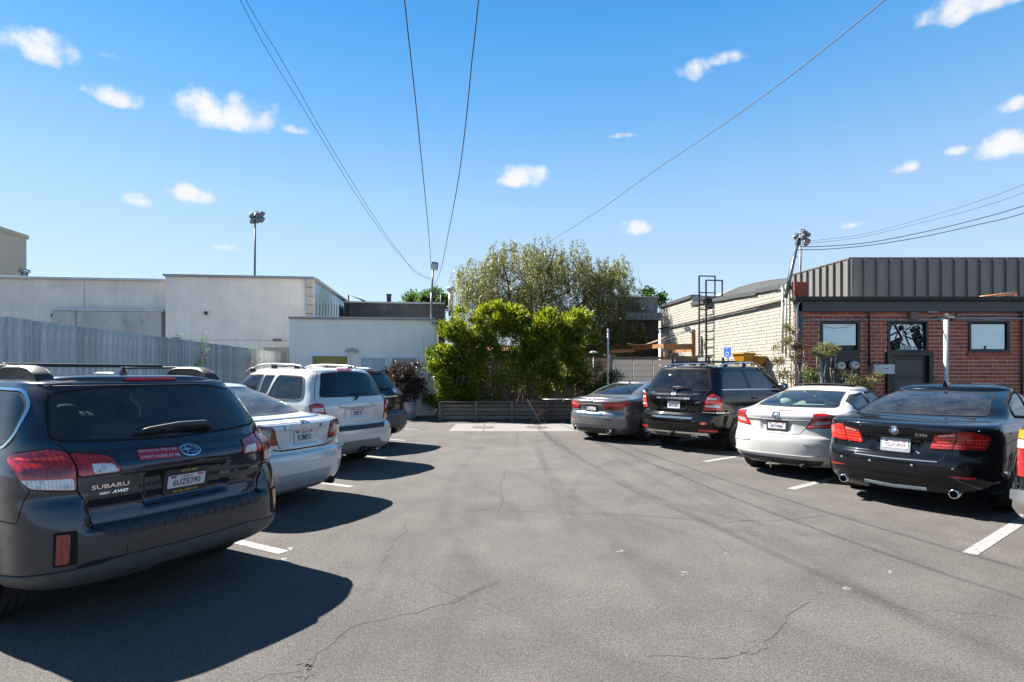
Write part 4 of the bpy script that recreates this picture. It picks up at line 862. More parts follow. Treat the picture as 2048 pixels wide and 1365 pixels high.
# plants by the brick facade
shrub('bronze_shrub', 'thin bronze leaved shrub at the corner of the brick building', 'shrub', (at(1588,0,14.75).x, 14.75, 0), [el(1576,663,14.75,13,12,.2), el(1560,690,14.75,18,9,.2), el(1540,682,14.75,7,8,.15), el(1585,688,14.75,12,14,.2), el(1548,697,14.75,12,7,.2), el(1556,728,14.75,14,12,.2), el(1594,712,14.75,10,14,.2), el(1575,745,14.75,16,14,.2)], 190, 9, .06, .028, M['leaf_red'], M['leaf_olive'], .25, 8, .05, .5, bark='pale_bark', stem_r=.016, shell=.3)
shrub('olive_sapling', 'little grey green tree in front of the frosted window by the meters', 'tree', (at(1651,0,14.6).x, 14.6, 0), [el(1652,700,14.6,17,11,.22), el(1666,694,14.6,9,9,.18), el(1636,708,14.6,11,10,.18), el(1663,712,14.6,10,11,.18)], 210, 10, .05, .019, M['leaf_olive'], None, 0, 4, .04, .4, bark='pale_bark', stem_r=.022, shell=.3)
shrub('pale_shrub', 'pale dry shrub below the grey utility box', 'shrub', (at(1722,0,14.4).x, 14.4, 0), [el(1722,765,14.4,20,16,.25), el(1707,745,14.4,8,12,.2), el(1740,756,14.4,14,10,.2), el(1720,785,14.4,22,14,.25)], 200, 9, .05, .024, M['leaf_olive'], M['leaf_red'], .12, 7, .045, .4, bark='pale_bark', stem_r=.014, shell=.25)
shrub('vine_shrub', 'leggy green shrub with bare stems between the bronze shrub and the black cabinet', 'shrub', (at(1618,0,14.9).x, 14.9, 0), [el(1606,702,14.9,9,10,.15), el(1618,745,14.9,16,20,.2), el(1628,762,14.9,14,14,.2), el(1600,735,14.9,10,20,.15)], 90, 8, .06, .03, M['leaf_dark'], M['leaf_olive'], .3, 8, .05, .4, bark='pale_bark', stem_r=.012, shell=.2)
st = thing('wooden_stake', 'leaning grey stake between the little tree and the shrub stems', 'stake', gnd(1646,868)); st.location = (at(1646,0,14.5).x, 14.5, 0)
part('pole', MB().tube([(.06,0,0),(-.07,0,1.95)], .035), M['grey_wood'], st, True)
for (u, v, Y, h, lab) in ((400,690,15.5,1.0,'pale flowering weed climbing over the picket fence top'),(487,712,19.5,1.1,'pale twiggy weed on the fence pickets nearer the low white building')):
    c = at(u, v, Y); o = thing('fence_weed', lab, 'plant', (c.x, c.y, c.z-.8)); mb = MB(); P = []
    for i in range(6): t = limb(mb, (0,0,0), (random.uniform(-.6,.6), random.uniform(-.2,.2), h*random.uniform(.6,1.2)), .012, .004, .06); P += [tuple(q) for q in t[2:]]
    part('stem', mb, M['pale_bark'], o); P = np.repeat(np.array(P), 5, 0)+rng.normal(size=(len(P)*5,3))*.05; leaves('leaf_cluster', P, sphere_dirs(len(P), .4), .06, .03, M['leaf_yellow'], o)

# ------------------------------------------------------------------ furniture at the end of the lot
TB = thing('patio_table', 'thin dark edged double table on a post beside the folded chair', 'table', (at(1107,0,18.4).x, 18.4, 0)); zt = at(0,799.5,18.4).z
for dx in (-.03,.62): part('table_top', MB().lathe([(0,zt),(.33,zt),(.345,zt+.012),(.33,zt+.026),(0,zt+.026)], c=(dx-.0,0,0), n=28), M['grey_metal'], TB, True)
for dx in (0,.62): part('leg', MB().box((dx,0,zt/2), (.07,.07,zt)), M['black'], TB); part('foot', MB().box((dx,0,.015), (.4,.4,.03)), M['black'], TB)
CHR = thing('folding_chair', 'weathered wooden folding chair standing in front of the planter', 'chair', (at(1072,0,18.2).x, 18.2, 0))
q = lambda u, v, dy=0: at(u, v, 18.2+dy)-Vector((at(1072,0,18.2).x, 18.2, 0))
a, b = q(1054,800), q(1081.5,845); off = Vector((.17,.36,.02))
for s in (0,1): part('leg', MB().bar(a+off*s, Vector((b.x,b.y,.01))+off*s*.9, .035, .05), M['rail_wood'], CHR)
c, d = q(1061.5,845), q(1083,823)
for s in (0,1): part('leg', MB().bar(Vector((c.x,c.y,.01))+off*s+Vector((.02,.02,0)), d+off*s+Vector((.02,.02,0)), .03, .045), M['wood'], CHR)
for t in (.06,.16,.26): part('slat', MB().bar(a.lerp(b,t), a.lerp(b,t)+off, .05, .015), M['rail_wood'], CHR)
for t in (0,.33,.66,1.): part('seat_slat', MB().bar(d.lerp(c,.05+t*.22), d.lerp(c,.05+t*.22)+off, .055, .015), M['wood'], CHR)
GL_ = thing('mushroom_lamp', 'garden lamp with a pale dome shade left of the white pole', 'lamp', (at(1187,0,20.4).x, 20.4, 0)); zt = at(0,702,20.4).z
part('pole', MB().tube([(0,0,.3),(0,0,zt-.02)], .02), M['grey_metal'], GL_, True); part('lamp_shade', MB().lathe([(0,zt),(.08,zt-.012),(.15,zt-.05),(.17,zt-.085),(.155,zt-.08),(.0,zt-.02)], n=20), M['pale_coping'], GL_, True)
WPo = thing('white_pole', 'plain white metal pole beside the tan gate', 'pole', (at(1216,0,19.4).x, 19.4, 0)); zt = at(0,660,19.4).z; part('pole', MB().tube([(0,0,0),(0,0,zt)], .036, 12), M['white_pipe'], WPo, True); part('cap', MB().ball((0,0,zt), .04), M['white_pipe'], WPo, True)
part('guy_wire', MB().tube([(0,0,zt-.15),(-.35,.4,zt-.3),(-.75,.8,zt-.42)], .01, 5), M['wire'], WPo, True)
AW = thing('rust_awning', 'rust orange cloth edge showing through the gap between the green shrubs', 'awning', at(990,700,21.6)); a0 = at(990,700,21.6)
V = []
for i in range(9):
    u = 950+i*11; q0, q1 = at(u, 692+i*.9+2*math.sin(i), 21.5)-a0, at(u, 702+i*.7, 21.2)-a0; V += [q0, q0.lerp(q1,.5)+Vector((0,-.05,0)), q1]
part('cloth', MB().add(V, [(3*i+j,3*i+3+j,3*i+4+j,3*i+1+j) for i in range(8) for j in (0,1)]), mat('rust_cloth', (.42,.15,.05), .8, var=.1), AW, True).modifiers.new('thick','SOLIDIFY').thickness = .008
# tan gate with brown frame
GY = 19.9; g0 = at(1225.5,0,GY).x; g1 = at(1352,0,GY).x; gz = at(0,719.5,GY).z
GT = thing('tan_gate', 'tan panelled metal gate under a dark brown beam, behind the grey saloon', 'gate', (g0, GY, 0))
for (ua, ub) in ((1226,1265),(1266,1305),(1306,1352)):
    a, b = at(ua,0,GY).x-g0, at(ub,0,GY).x-g0
    for k in range(9): z1 = gz-k*.205; part('panel', MB().box(((a+b)/2, 0, z1-.1), (b-a-.012,.04,.196)), M['gate'], GT, bevel=.004)
part('post', MB().box((-.075,-.03,gz/2+.06), (.085,.10,gz+.14)), M['old_wood'], GT); part('beam', MB().box(((at(1392,0,GY).x-g0)/2-.02, .0, gz+.055), (at(1392,0,GY).x-g0,.10,.085)), M['old_wood'], GT)
CL = thing('striped_cloth', 'blue and white striped cloth hanging at the gate post', 'cloth', (at(1227,0,19.75).x, 19.75, 0))
z0, z1 = at(0,770,19.75).z, at(0,740,19.75).z
for k in range(7):
    x0, x1 = .045*k*.8, .045*(k+1)*.8; part('cloth_strip', MB().add([(.01+x0*.12,.02*math.sin(k*2),z1-.01*k),(.01+x1*.12,.02*math.sin(k*2+2),z1-.01*k),(x1,.04*math.sin(k*2+2),z0),(x0,.04*math.sin(k*2),z0)], [(0,1,2,3)]), M['cloth_blue'] if k % 2 else M['white'], CL).modifiers.new('thick','SOLIDIFY').thickness = .006
# dark timber building behind
DK = thing('dark_timber_building', 'dark building with a grey weathered roof box between the big tree and the cream wall', 'building', (0,0,0))
def bx(nm, u0, u1, v0, v1, Y, dep, m): a, b = at(u0, v1, Y), at(u1, v0, Y); return part(nm, MB().box(((a.x+b.x)/2, Y+dep/2, (a.z+b.z)/2), (b.x-a.x, dep, b.z-a.z)), M[m], DK)
for k in range(8): bx('board', 1236+k*10, 1245.4+k*10, 595.5, 625, 26.6, 3, 'grey_wood')
bx('roof_cap', 1235, 1318, 593.5, 595.5, 26.5, 3.2, 'coping')
for k in range(7): bx('fascia_board', 1250+k*11, 1260.5+k*11, 625.5, 640, 25.9, 3.5, 'grey_wood')
a = at(1240,640,26.3); b = at(1317,640,26.3); part('wall', MB().box(((a.x+b.x)/2, 27.3, a.z/2), (b.x-a.x, 2, a.z)), M['black'], DK)  # black box paints the dark void under the fascia boards
# timber frame with flood light, shade sail
TY = 21.3; TF = thing('timber_pergola', 'new orange brown timber pergola with a tall post against the cream wall', 'pergola', (0,0,0))
a, b = at(1326,694,TY), at(1384,694,TY); part('beam', MB().box(((a.x+b.x)/2, TY, a.z), (b.x-a.x,.10,.21)), M['wood'], TF, bevel=.006)
c = at(1387,660,TY); part('post', MB().box((c.x, TY+.02, c.z/2), (.13,.13,c.z)), M['wood'], TF, bevel=.006)
c = at(1331,700,TY); part('post', MB().box((c.x, TY, c.z/2-.03), (.12,.12,c.z-.06)), M['wood'], TF, bevel=.006)
a = at(1328,692,TY+.1); part('beam', MB().bar(a, a+Vector((-.75,1.9,0)), .10, .16), M['wood'], TF); part('beam', MB().bar(at(1384,700,TY+.1), at(1384,700,TY+.1)+Vector((-.2,2.2,0)), .08, .12), M['wood'], TF)
part('beam', MB().bar(a+Vector((-.7,1.8,-.1)), a+Vector((-1.7,2.0,-.15)), .08, .14), M['wood'], TF)
FL = thing('square_floodlight', 'square black floodlight on top of the timber post', 'floodlight', at(1375,658,TY-.05))
q = Matrix.Rotation(R(-35),3,'Y') @ Matrix.Rotation(R(-20),3,'X'); part('lamp_head', MB().box((0,0,0), (.19,.06,.19), q), M['black'], FL, bevel=.008); part('lens', MB().box(tuple(q @ Vector((0,-.034,0))), (.15,.008,.15), q), M['lens'], FL); part('bracket', MB().bar((.08,.05,-.08),(.20,.07,-.16), .035), M['black'], FL)
SL = thing('shade_sail', 'brown cloth shade sail strung between the big tree and the timber post', 'shade sail', at(1262,692,23))
p0 = at(1262,692,23); V = []; n = 10
for i in range(n+1):
    t = i/n; a = at(1255,687,22.6).lerp(at(1338,671,21.6), t); b = at(1262,699,24.6).lerp(at(1338,671.5,21.7), t); V += [a-p0+Vector((0,0,-.18*math.sin(math.pi*t))), a.lerp(b,.5)-p0+Vector((0,0,-.12*math.sin(math.pi*t))), b-p0]
o = part('cloth', MB().add(V, [(3*i+j,3*i+3+j,3*i+4+j,3*i+1+j) for i in range(n) for j in (0,1)]), M['sail'], SL, True); o.modifiers.new('thick','SOLIDIFY').thickness = .008
for (u0,v0,Y0,u1,v1,Y1) in ((1338,671,21.6,1384,661,21.3),(1290,699,24,1372,664,21.4)): part('cord', MB().tube([at(u0,v0,Y0)-p0, at(u1,v1,Y1)-p0], .012, 5), M['wire'], SL)
# ladder up the cream wall
o_ = oF+LU*6.0; LY = 5.15
LD = thing('roof_ladder', 'fixed steel roof ladder with walk-through handrails on the cream wall', 'ladder', oF+LU*LY+Vector((-.23,0,0)), YAW)
top = 4.35; hi = 5.25
for y, h in ((0,hi-.0),(.56,hi-.25)):
    y_ = -y+.28
    part('rail', MB().box((0,y_,(h+.6)/2), (.045,.05,h-.6)), M['dark_metal'], LD)
    part('handrail', MB().bar((0,y_,h),(.62,y_,h),.04).bar((.62,y_,h+.02),(.62,y_,top-.1),.04).bar((0,y_,h-.62),(.62,y_,h-.62),.035), M['dark_metal'], LD)
for k in range(13): part('rung', MB().tube([(0,.27,.75+k*.30),(0,-.27,.75+k*.30)], .016), M['dark_metal'], LD, True)
part('guard_plate', MB().box((-.035,0,1.55), (.02,.56,1.3)), M['grey_metal'], LD); part('bracket', MB().box((.12,.28,4.0),(.24,.03,.04)).box((.12,-.28,4.0),(.24,.03,.04)).box((.12,.28,2.2),(.24,.03,.04)).box((.12,-.28,2.2),(.24,.03,.04)), M['dark_metal'], LD)
part('landing', MB().box((.25,0,top-.02), (.6,.6,.03)), M['dark_metal'], LD)
# railing, sign, yellow hoppers
RA = thing('dark_railing', 'dark metal railing in front of the cream wall', 'railing', at(1345,725,18.6)); a = at(1345,725,18.6); b = at(1478,725,17.6); RA.location = (a.x, a.y, 0); rz = a.z
part('rail', MB().bar((0,0,rz), Vector((b.x-a.x,b.y-a.y,rz)), .05,.06).bar((0,0,rz-.55), Vector((b.x-a.x,b.y-a.y,rz-.55)), .04,.04), M['dark_metal'], RA)
for t in (0,.28,.56,.77,.985): d = Vector((b.x-a.x,b.y-a.y,0))*t; part('post', MB().box((d.x,d.y,rz/2+.06), (.06,.06,rz+.14)), M['dark_metal'], RA)
s = at(1454.8,705,17.9); SG = thing('parking_sign', 'blue disabled parking sign on a post in front of the cream wall', 'sign', (s.x, s.y, 0), R(-62))
part('post', MB().box((0,.03,s.z/2), (.04,.04,s.z)), M['grey_metal'], SG); part('plate', MB().box((0,0,s.z), (.27,.012,.31)), M['blue_sign'], SG, bevel=.003)
ic = MB(); ic.lathe([(.048,0),(.065,0)], 'y', (.0,-.008,s.z-.045), 18); ic.tube([(-.01,-.008,s.z+.075),(-.01,-.008,s.z-.02),(.045,-.008,s.z-.02),(.07,-.008,s.z-.075),(.09,-.008,s.z-.07)], .009, 5).ball((-.01,-.008,s.z+.11), (.018,.003,.018)); part('wheelchair_symbol', ic, M['white'], SG)
flat_text('PARKING ONLY', .032, M['white'], SG, (0,-.0085,s.z-.135))
for k, (u0, u1, v0, v1, rz_, lab) in enumerate(((1473.5,1500.5,708,730,.35,'yellow plastic hopper with a wire handle, left of the two'),(1508,1533,714,734,-.75,'yellow plastic hopper with grey fittings, nearest the brick corner'))):
    Y = 17.0; c = at((u0+u1)/2, v0, Y); w = (u1-u0)/FPX*Y; o = thing('yellow_hopper', lab, 'hopper', (c.x, Y, 0), rz_, 'yellow hoppers by the cream wall'); z1 = c.z; h = .24
    part('tub', MB().add([(-w*.36,-.2,z1-h),(w*.36,-.2,z1-h),(w*.36,.2,z1-h),(-w*.36,.2,z1-h),(-w*.5,-.27,z1),(w*.5,-.27,z1),(w*.5,.27,z1),(-w*.5,.27,z1)], [(0,3,2,1),(0,1,5,4),(1,2,6,5),(2,3,7,6),(3,0,4,7),(4,5,6,7)]), M['yellow'], o, bevel=.02)
    part('rim', MB().bar((-w*.5,-.27,z1),(w*.5,-.27,z1),.04).bar((w*.5,-.27,z1),(w*.5,.27,z1),.04).bar((w*.5,.27,z1),(-w*.5,.27,z1),.04).bar((-w*.5,.27,z1),(-w*.5,-.27,z1),.04), M['yellow'], o, bevel=.008)
    part('handle', MB().tube([(-.12,-.28,z1+.0),(-.1,-.28,z1+.07),(.1,-.28,z1+.07),(.14,-.28,z1)], .008, 6), M['dark_metal'], o, True)
    part('side_lever', MB().bar((w*.5,-.2,z1-.02),(w*.5+.06,-.22,z1-.04),.04), M['grey_metal'], o)
    for sx in (-1,1):
        for sy in (-1,1): part('leg', MB().bar((sx*w*.34,sy*.18,z1-h),(sx*w*.42,sy*.24,0),.035), M['dark_metal'], o)
# white post with a floodlight in front of the facade
c = at(1892,640,14.4); WP = thing('lamp_post', 'white steel post topped by a black floodlight in front of the brick wall', 'lamp post', (c.x, 14.4, 0))
part('pole', MB().tube([(.0,0,0),(-.0,0,c.z)], .055, 14), M['white_pipe'], WP, True); part('base_plate', MB().box((0,0,.01),(.25,.25,.02)), M['white_pipe'], WP)
q = Matrix.Rotation(R(10),3,'Y') @ Matrix.Rotation(R(25),3,'X'); part('lamp_head', MB().box((.06,-.06,c.z+.09), (.20,.13,.09), q).box((.2,-.02,c.z+.12),(.12,.06,.05)), M['black'], WP, bevel=.012); part('lens', MB().box((.05,-.125,c.z+.06), (.15,.012,.06), q), M['lens'], WP); part('knuckle', MB().box((.12,0,c.z+.01),(.10,.07,.10)), M['black'], WP, bevel=.01)

# ------------------------------------------------------------------ overhead wires
def wire(label, pts, r=.011, group='overhead wires crossing the sky'):
    P = [at(u, v, Y) for u, v, Y in pts]
    if len(pts) and pts[-1][1] <= 5: d = (P[-1]-P[-2]).normalized(); P += [P[-1]+d*4+Vector((0,0,.25)), P[-1]+d*14+Vector((0,0,1.8))]
    Q = []
    for i in range(len(P)-1):   # Catmull-Rom
        p0, p1, p2, p3 = P[max(i-1,0)], P[i], P[i+1], P[min(i+2,len(P)-1)]
        for k in range(8): t = k/8; Q.append(.5*((2*p1)+(p2-p0)*t+(2*p0-5*p1+4*p2-p3)*t*t+(3*p1-p0-3*p2+p3)*t**3))
    Q.append(P[-1]); o = link('overhead_wire', MB().tube(Q, r, 5).mesh('overhead_wire', M['wire'], True)); tag(o, label, 'wire', group)
def hY(v, h): return FPX*(h-EYE)/(YH-v)
def wpts(L): return [(u, v, hY(v, h)) for u, v, h in L]
wire('thin overhead wire at upper left, the outermost of the pair sagging to the roof lamp', wpts([(860,557,5.26),(845,551,5.3),(820,532,5.45),(780,487,5.8),(720,402,6.4),(660,305,6.95),(600,207,7.5),(540,110,8.0),(480,0,8.6)]), .006)
wire('thin overhead wire at upper left, the inner of the pair sagging to the roof lamp', wpts([(860,559,5.25),(830,545,5.35),(800,507,5.6),(760,452,5.95),(700,357,6.55),(640,256,7.1),(560,115,7.85),(491,0,8.5)]), .006)
wire('dark overhead wire left of centre dropping steeply to the roof lamp', wpts([(862,543,5.5),(860,500,5.42),(853,420,5.4),(843,320,5.45),(833,220,5.6),(820,100,5.85),(809,0,6.1)]), .009)
wire('dark overhead wire right of centre looping down behind the roof lamp', wpts([(868,572,5.0),(874,560,5.05),(884,530,5.15),(898,460,5.2),(915,370,5.25),(930,260,5.45),(944,120,5.75),(957,0,6.05)]), .009)
wire('single overhead wire from the big tree to the top right corner of the sky', [(1020,546,24),(1060,516,21.5),(1100,484,19),(1200,420,15.4),(1300,348,12.9),(1500,212,9.9),(1770,0,7.1)], .008)
for lab, pts, r in (('lower thick wire from the leaning mast to the right edge', [(1592,500,15.7),(1650,499,15.6),(1740,491,15.4),(1850,473,15.2),(1950,451,15),(2048,427,14.8),(2300,350,14.3)], .011),
    ('second thick wire from the leaning mast to the right edge, just above the lowest', [(1590,494,15.7),(1650,493,15.6),(1740,485,15.4),(1850,464,15.2),(1950,440,15),(2048,412,14.8),(2300,330,14.3)], .011),
    ('upper faint distant wire at the right edge of the sky', [(1600,484,60),(1720,470,57),(1850,436,53),(1950,405,50),(2048,370,48),(2250,290,44)], .02),
    ('lower faint distant wire at the right edge of the sky', [(1610,488,60),(1720,475,57),(1850,444,53),(1950,418,50),(2048,386,48),(2250,310,44)], .02)):
    wire(lab, pts, r, 'wires running from the leaning mast side')
# ------------------------------------------------------------------ cars
M['tyre'] = mat('tyre_rubber', (.018,.018,.018), .8, var=.2, scale=20, coord='Object', bumps=.2, bscale=80)
M['rim'] = mat('alloy_rim', (.45,.46,.47), .3, .85, var=.05, coord='Object')
M['rimdark'] = mat('rim_shadow', (.02,.02,.02), .6, 0, var=0)
M['chrome'] = mat('chrome', (.72,.71,.69), .14, 1., var=0)
M['plastic'] = mat('black_plastic_trim', (.022,.023,.025), .55, 0, var=.25, scale=14, coord='Object', bumps=.1, bscale=300)
M['clad'] = mat('faded_plastic_cladding', (.058,.062,.067), .5, 0, var=.22, scale=6, coord='Object', bumps=.15, bscale=250, dirt=(.075,.075,.075), dirt_scale=5)
M['gap'] = mat('panel_gap', (.004,.004,.004), .9, 0, var=0)
M['under'] = mat('underbody', (.012,.012,.012), .9, 0, var=.2)
M['seat_dark'] = mat('dark_seat', (.03,.03,.032), .8, var=.1, coord='Object'); M['seat_light'] = mat('light_grey_seat', (.42,.44,.42), .8, var=.06, coord='Object'); M['cabin_light'] = mat('light_cabin', (.55,.56,.53), .85, var=.08, coord='Object')
M['g_dark'] = glassmat('privacy_glass', (.11,.115,.12), .92, .05); M['g_mid'] = glassmat('tinted_glass', (.48,.52,.51), .92, .05); M['g_light'] = glassmat('green_tint_glass', (.62,.74,.70), .92, .06); M['g_dusty'] = glassmat('dusty_dark_glass', (.55,.57,.57), .9, .10); M['g_greyhaze'] = glassmat('grey_haze_glass', (.10,.105,.115), .92, .11); M['g_skyhaze'] = glassmat('sky_haze_glass', (.66,.78,.75), .95, .26)  # the hazy glass has reflected sky painted in as a pale film
M['g_black'] = glassmat('black_tint_glass', (.02,.022,.025), .92, .03)
def lensmat(name, col, stripes=160, cl=.0):
    m, nt, b, o = nodes(name); b.inputs['Roughness'].default_value = .12; b.inputs['Coat Weight'].default_value = 1; b.inputs['Coat Roughness'].default_value = .02
    tcn = mk(nt, 'ShaderNodeTexCoord'); wv = mk(nt, 'ShaderNodeTexWave'); wv.inputs['Scale'].default_value = stripes/6.28*.5; wv.inputs['Distortion'].default_value = .3; nt.links.new(tcn.outputs['Object'], wv.inputs['Vector']); wv.bands_direction = 'X'
    v2 = mk(nt, 'ShaderNodeTexVoronoi'); v2.inputs['Scale'].default_value = 26; nt.links.new(tcn.outputs['Object'], v2.inputs['Vector'])
    c = ramp(nt, v2.outputs['Distance'], tuple(x*.55 for x in col), tuple(min(1,x*1.25) for x in col), .1, .6); c = mul(nt, c, ramp(nt, wv.outputs['Fac'], (.78,.78,.78), (1.1,1.1,1.1), .2, .8))
    nt.links.new(c, b.inputs['Base Color']); bump(nt, b, wv.outputs['Fac'], .25, .004); return m
M['red'] = lensmat('red_lens', (.40,.009,.008)); M['red_dark'] = lensmat('dark_red_lens', (.22,.010,.009)); M['red_bright'] = lensmat('bright_red_lens', (.75,.05,.025)); M['clear'] = lensmat('clear_lens', (.50,.51,.51), 260); M['amber'] = lensmat('amber_lens', (.80,.24,.015)); M['smoke'] = lensmat('smoky_lens', (.33,.30,.30), 200)
M['plate'] = mat('plate_white', (.58,.58,.57), .45, var=.03, coord='Object'); M['plate_blue'] = mat('plate_navy', (.012,.022,.085), .5, var=0); M['plate_red'] = mat('plate_red', (.55,.03,.05), .5, var=0); M['gold'] = mat('gold_print', (.60,.42,.10), .45, .2, var=0)
M['sticker'] = mat('red_sticker', (.42,.025,.05), .4, var=.04, coord='Object'); M['emb_blue'] = mat('emblem_blue', (.008,.012,.06), .25, .2, var=0, coat=1); M['rd_blue'] = mat('roundel_blue', (.03,.22,.62), .3, var=0); M['orange'] = mat('orange_badge', (.62,.16,.04), .5, var=.05)

def pchip(xk,yk,x):
    xk=np.asarray(xk,float); yk=np.asarray(yk,float); h=np.diff(xk); d=np.diff(yk)/h; n=len(xk); m=np.zeros(n)
    for i in range(1,n-1):
        if d[i-1]*d[i]>0:
            w1=2*h[i]+h[i-1]; w2=h[i]+2*h[i-1]; m[i]=(w1+w2)/(w1/d[i-1]+w2/d[i])
    m[0]=d[0]; m[-1]=d[-1]
    x=np.clip(np.asarray(x,float),xk[0],xk[-1]); i=np.clip(np.searchsorted(xk,x,side='right')-1,0,n-2)
    t=(x-xk[i])/h[i]; t2=t*t; t3=t2*t
    return (2*t3-3*t2+1)*yk[i]+(t3-2*t2+t)*h[i]*m[i]+(-2*t3+3*t2)*yk[i+1]+(t3-t2)*h[i]*m[i+1]
def sstep(a,b,x):
    t=np.clip((x-a)/(b-a),0,1); return t*t*(3-2*t)
TQ=np.linspace(0,math.pi/2,140)
class Surf:
    """car body as a stack of plan outlines; s = run along the outline from the rear centre, z = height"""
    def __init__(self,keys,cap,pockets=(),grooves=()):
        k=np.array(keys,float); self.k=k; self.z0=k[0,0]; self.zt=k[-1,0]; self.cap=cap; self.pockets=pockets; self.bulges=grooves
        self.DZ=.005; self.nz=int(round((self.zt-self.z0)/self.DZ)); self.zg=np.linspace(self.z0,self.zt,self.nz+1)
        self.DS=.01; self.L=[]; X=[];Y=[];XF=[];YF=[];XY=[]
        self.yg=np.arange(-.2,5.6,.02)
        for z in self.zg:
            x,y,s=self.outline(z); self.L.append(s[-1])
            sg=np.arange(0,3.6,self.DS); X.append(np.interp(sg,s,x)); Y.append(np.interp(sg,s,y))
            sf=s[-1]-s[::-1]; sg=np.arange(0,2.4,self.DS); XF.append(np.interp(sg,sf,x[::-1])); YF.append(np.interp(sg,sf,y[::-1]))
            yy=np.maximum.accumulate(y); XY.append(np.interp(self.yg,yy+np.arange(len(yy))*1e-9,x))
        self.X=np.array(X);self.Y=np.array(Y);self.XF=np.array(XF);self.YF=np.array(YF);self.XY=np.array(XY)
    def par(self,z): return [float(pchip(self.k[:,0],self.k[:,j],z)) for j in range(1,7)]
    def outline(self,z,disp=True):
        w,yr,yf,dr,nr,df=self.par(z)
        n=nr; x1=w*np.sin(TQ)**(2/n); y1=yr+dr*(1-np.clip(np.cos(TQ),0,1)**(2/n))
        t=np.linspace(0,1,60)[1:-1]; y2=yr+dr+(yf-df-yr-dr)*t; x2=np.full_like(y2,w)
        tf=TQ[::-1]; nf=2.5; x3=w*np.sin(tf)**(2/nf); y3=yf-df*(1-np.clip(np.cos(tf),0,1)**(2/nf))
        x=np.concatenate([x1,x2,x3]); y=np.concatenate([y1,y2,y3])
        s=np.concatenate([[0],np.cumsum(np.hypot(np.diff(x),np.diff(y)))])
        if disp:
            gx=np.gradient(x,s+np.arange(len(s))*1e-9); gy=np.gradient(y,s+np.arange(len(s))*1e-9); L=np.hypot(gx,gy)+1e-9; nx,ny=gy/L,-gx/L
            d=np.zeros_like(x)
            for (s0,s1,za,zb,dep,e,*f) in self.pockets:   # sunk (negative) or raised region on the rear
                g=f[0] if f else e
                d+= dep*sstep(s0-e,s0+e,s)*(1-sstep(s1-e,s1+e,s))*sstep(za-e*.6,za+e*.6,z)*(1-sstep(zb-g,zb+g,z))
            for (yc,R,dep) in self.bulges:             # wheel arch flares
                r=np.hypot(y-yc,z-.34); d+=dep*np.exp(-((r-R)/.09)**2)*(x>.5*w)*(z<.95)
            x=x+nx*d; y=y+ny*d; x=np.maximum(x,0); x[0]=0; x[-1]=0
        return x,y,s
    def _bil(self,T,a,z,DA,a0=0.):
        fz=np.clip((z-self.z0)/self.DZ,0,self.nz-1e-6); fa=np.clip((a-a0)/DA,0,T.shape[1]-1-1e-6)
        i=fz.astype(int); j=fa.astype(int); u=fz-i; v=fa-j
        return (T[i,j]*(1-u)*(1-v)+T[i+1,j]*u*(1-v)+T[i,j+1]*(1-u)*v+T[i+1,j+1]*u*v)
    def pos(self,mode,a,z):
        a=np.asarray(a,float); z=np.asarray(z,float)
        if np.any(z>self.zt): return self._cap(mode,a,z)
        return self._pos(mode,a,z)
    def _cap(self,mode,a,z):
        e=np.clip((z-self.zt)/(self.cap[0]-self.zt),0,.999); k=(1-e**2.3)**(1/2.3); P=self._pos(mode,a,np.minimum(z,self.zt)); P[...,0]=P[...,0]*k; P[...,1]=self.cap[1]+(P[...,1]-self.cap[1])*k; P[...,2]=z; return P
    def _pos(self,mode,a,z):
        if mode=='rear':
            A=np.abs(a); return np.stack([np.sign(a)*self._bil(self.X,A,z,self.DS),self._bil(self.Y,A,z,self.DS),z],-1)
        if mode=='front':
            A=np.abs(a); return np.stack([np.sign(a)*self._bil(self.XF,A,z,self.DS),self._bil(self.YF,A,z,self.DS),z],-1)
        sg=1 if mode=='right' else -1
        return np.stack([sg*self._bil(self.XY,a,z,.02,-.2),a,z],-1)
    def nrm(self,mode,a,z):
        e=.012; a=np.asarray(a,float); z=np.asarray(z,float)
        da=self.pos(mode,a+e,z)-self.pos(mode,a-e,z); dz=self.pos(mode,a,z+e)-self.pos(mode,a,z-e)
        n=np.cross(da,dz); n/= np.linalg.norm(n,axis=-1,keepdims=True)+1e-12
        return -n if mode in('front','left') else n
    def levels(self):
        zs=[]; z=self.z0
        while z<self.zt-1e-6:
            zs.append(z); z+= .02 if not any(abs(z-q)<.03 for q in self.k[:,0]) else .012
        zs.append(self.zt); return zs
    def grid(self,NR=44,NS=96,NF=26):
        rows=[];S=[];Z=[]
        def row(x,y,s,w,dr,df,L):
            sA=s[139]; sB=s[-140]
            sg=np.concatenate([np.linspace(0,sA,NR,endpoint=False),np.linspace(sA,sB,NS,endpoint=False),np.linspace(sB,s[-1],NF)])
            return np.interp(sg,s,x),np.interp(sg,s,y),sg
        for z in self.levels():
            x,y,s=self.outline(z); X,Y,sg=row(x,y,s,0,0,0,0); rows.append(np.stack([X,Y,np.full_like(X,z)],-1)); S.append(sg)
        ztop,yc=self.cap; base=rows[-1]; p=2.3
        for th in np.linspace(0,math.pi/2,15)[1:]:
            kk=max(math.cos(th)**(2/p),.015); e=math.sin(th)**(2/p)
            r=base.copy(); r[:,0]*=kk; r[:,1]=yc+(r[:,1]-yc)*kk; r[:,2]=self.zt+(ztop-self.zt)*e; rows.append(r); S.append(S[-1])
        return np.array(rows),np.array(S)
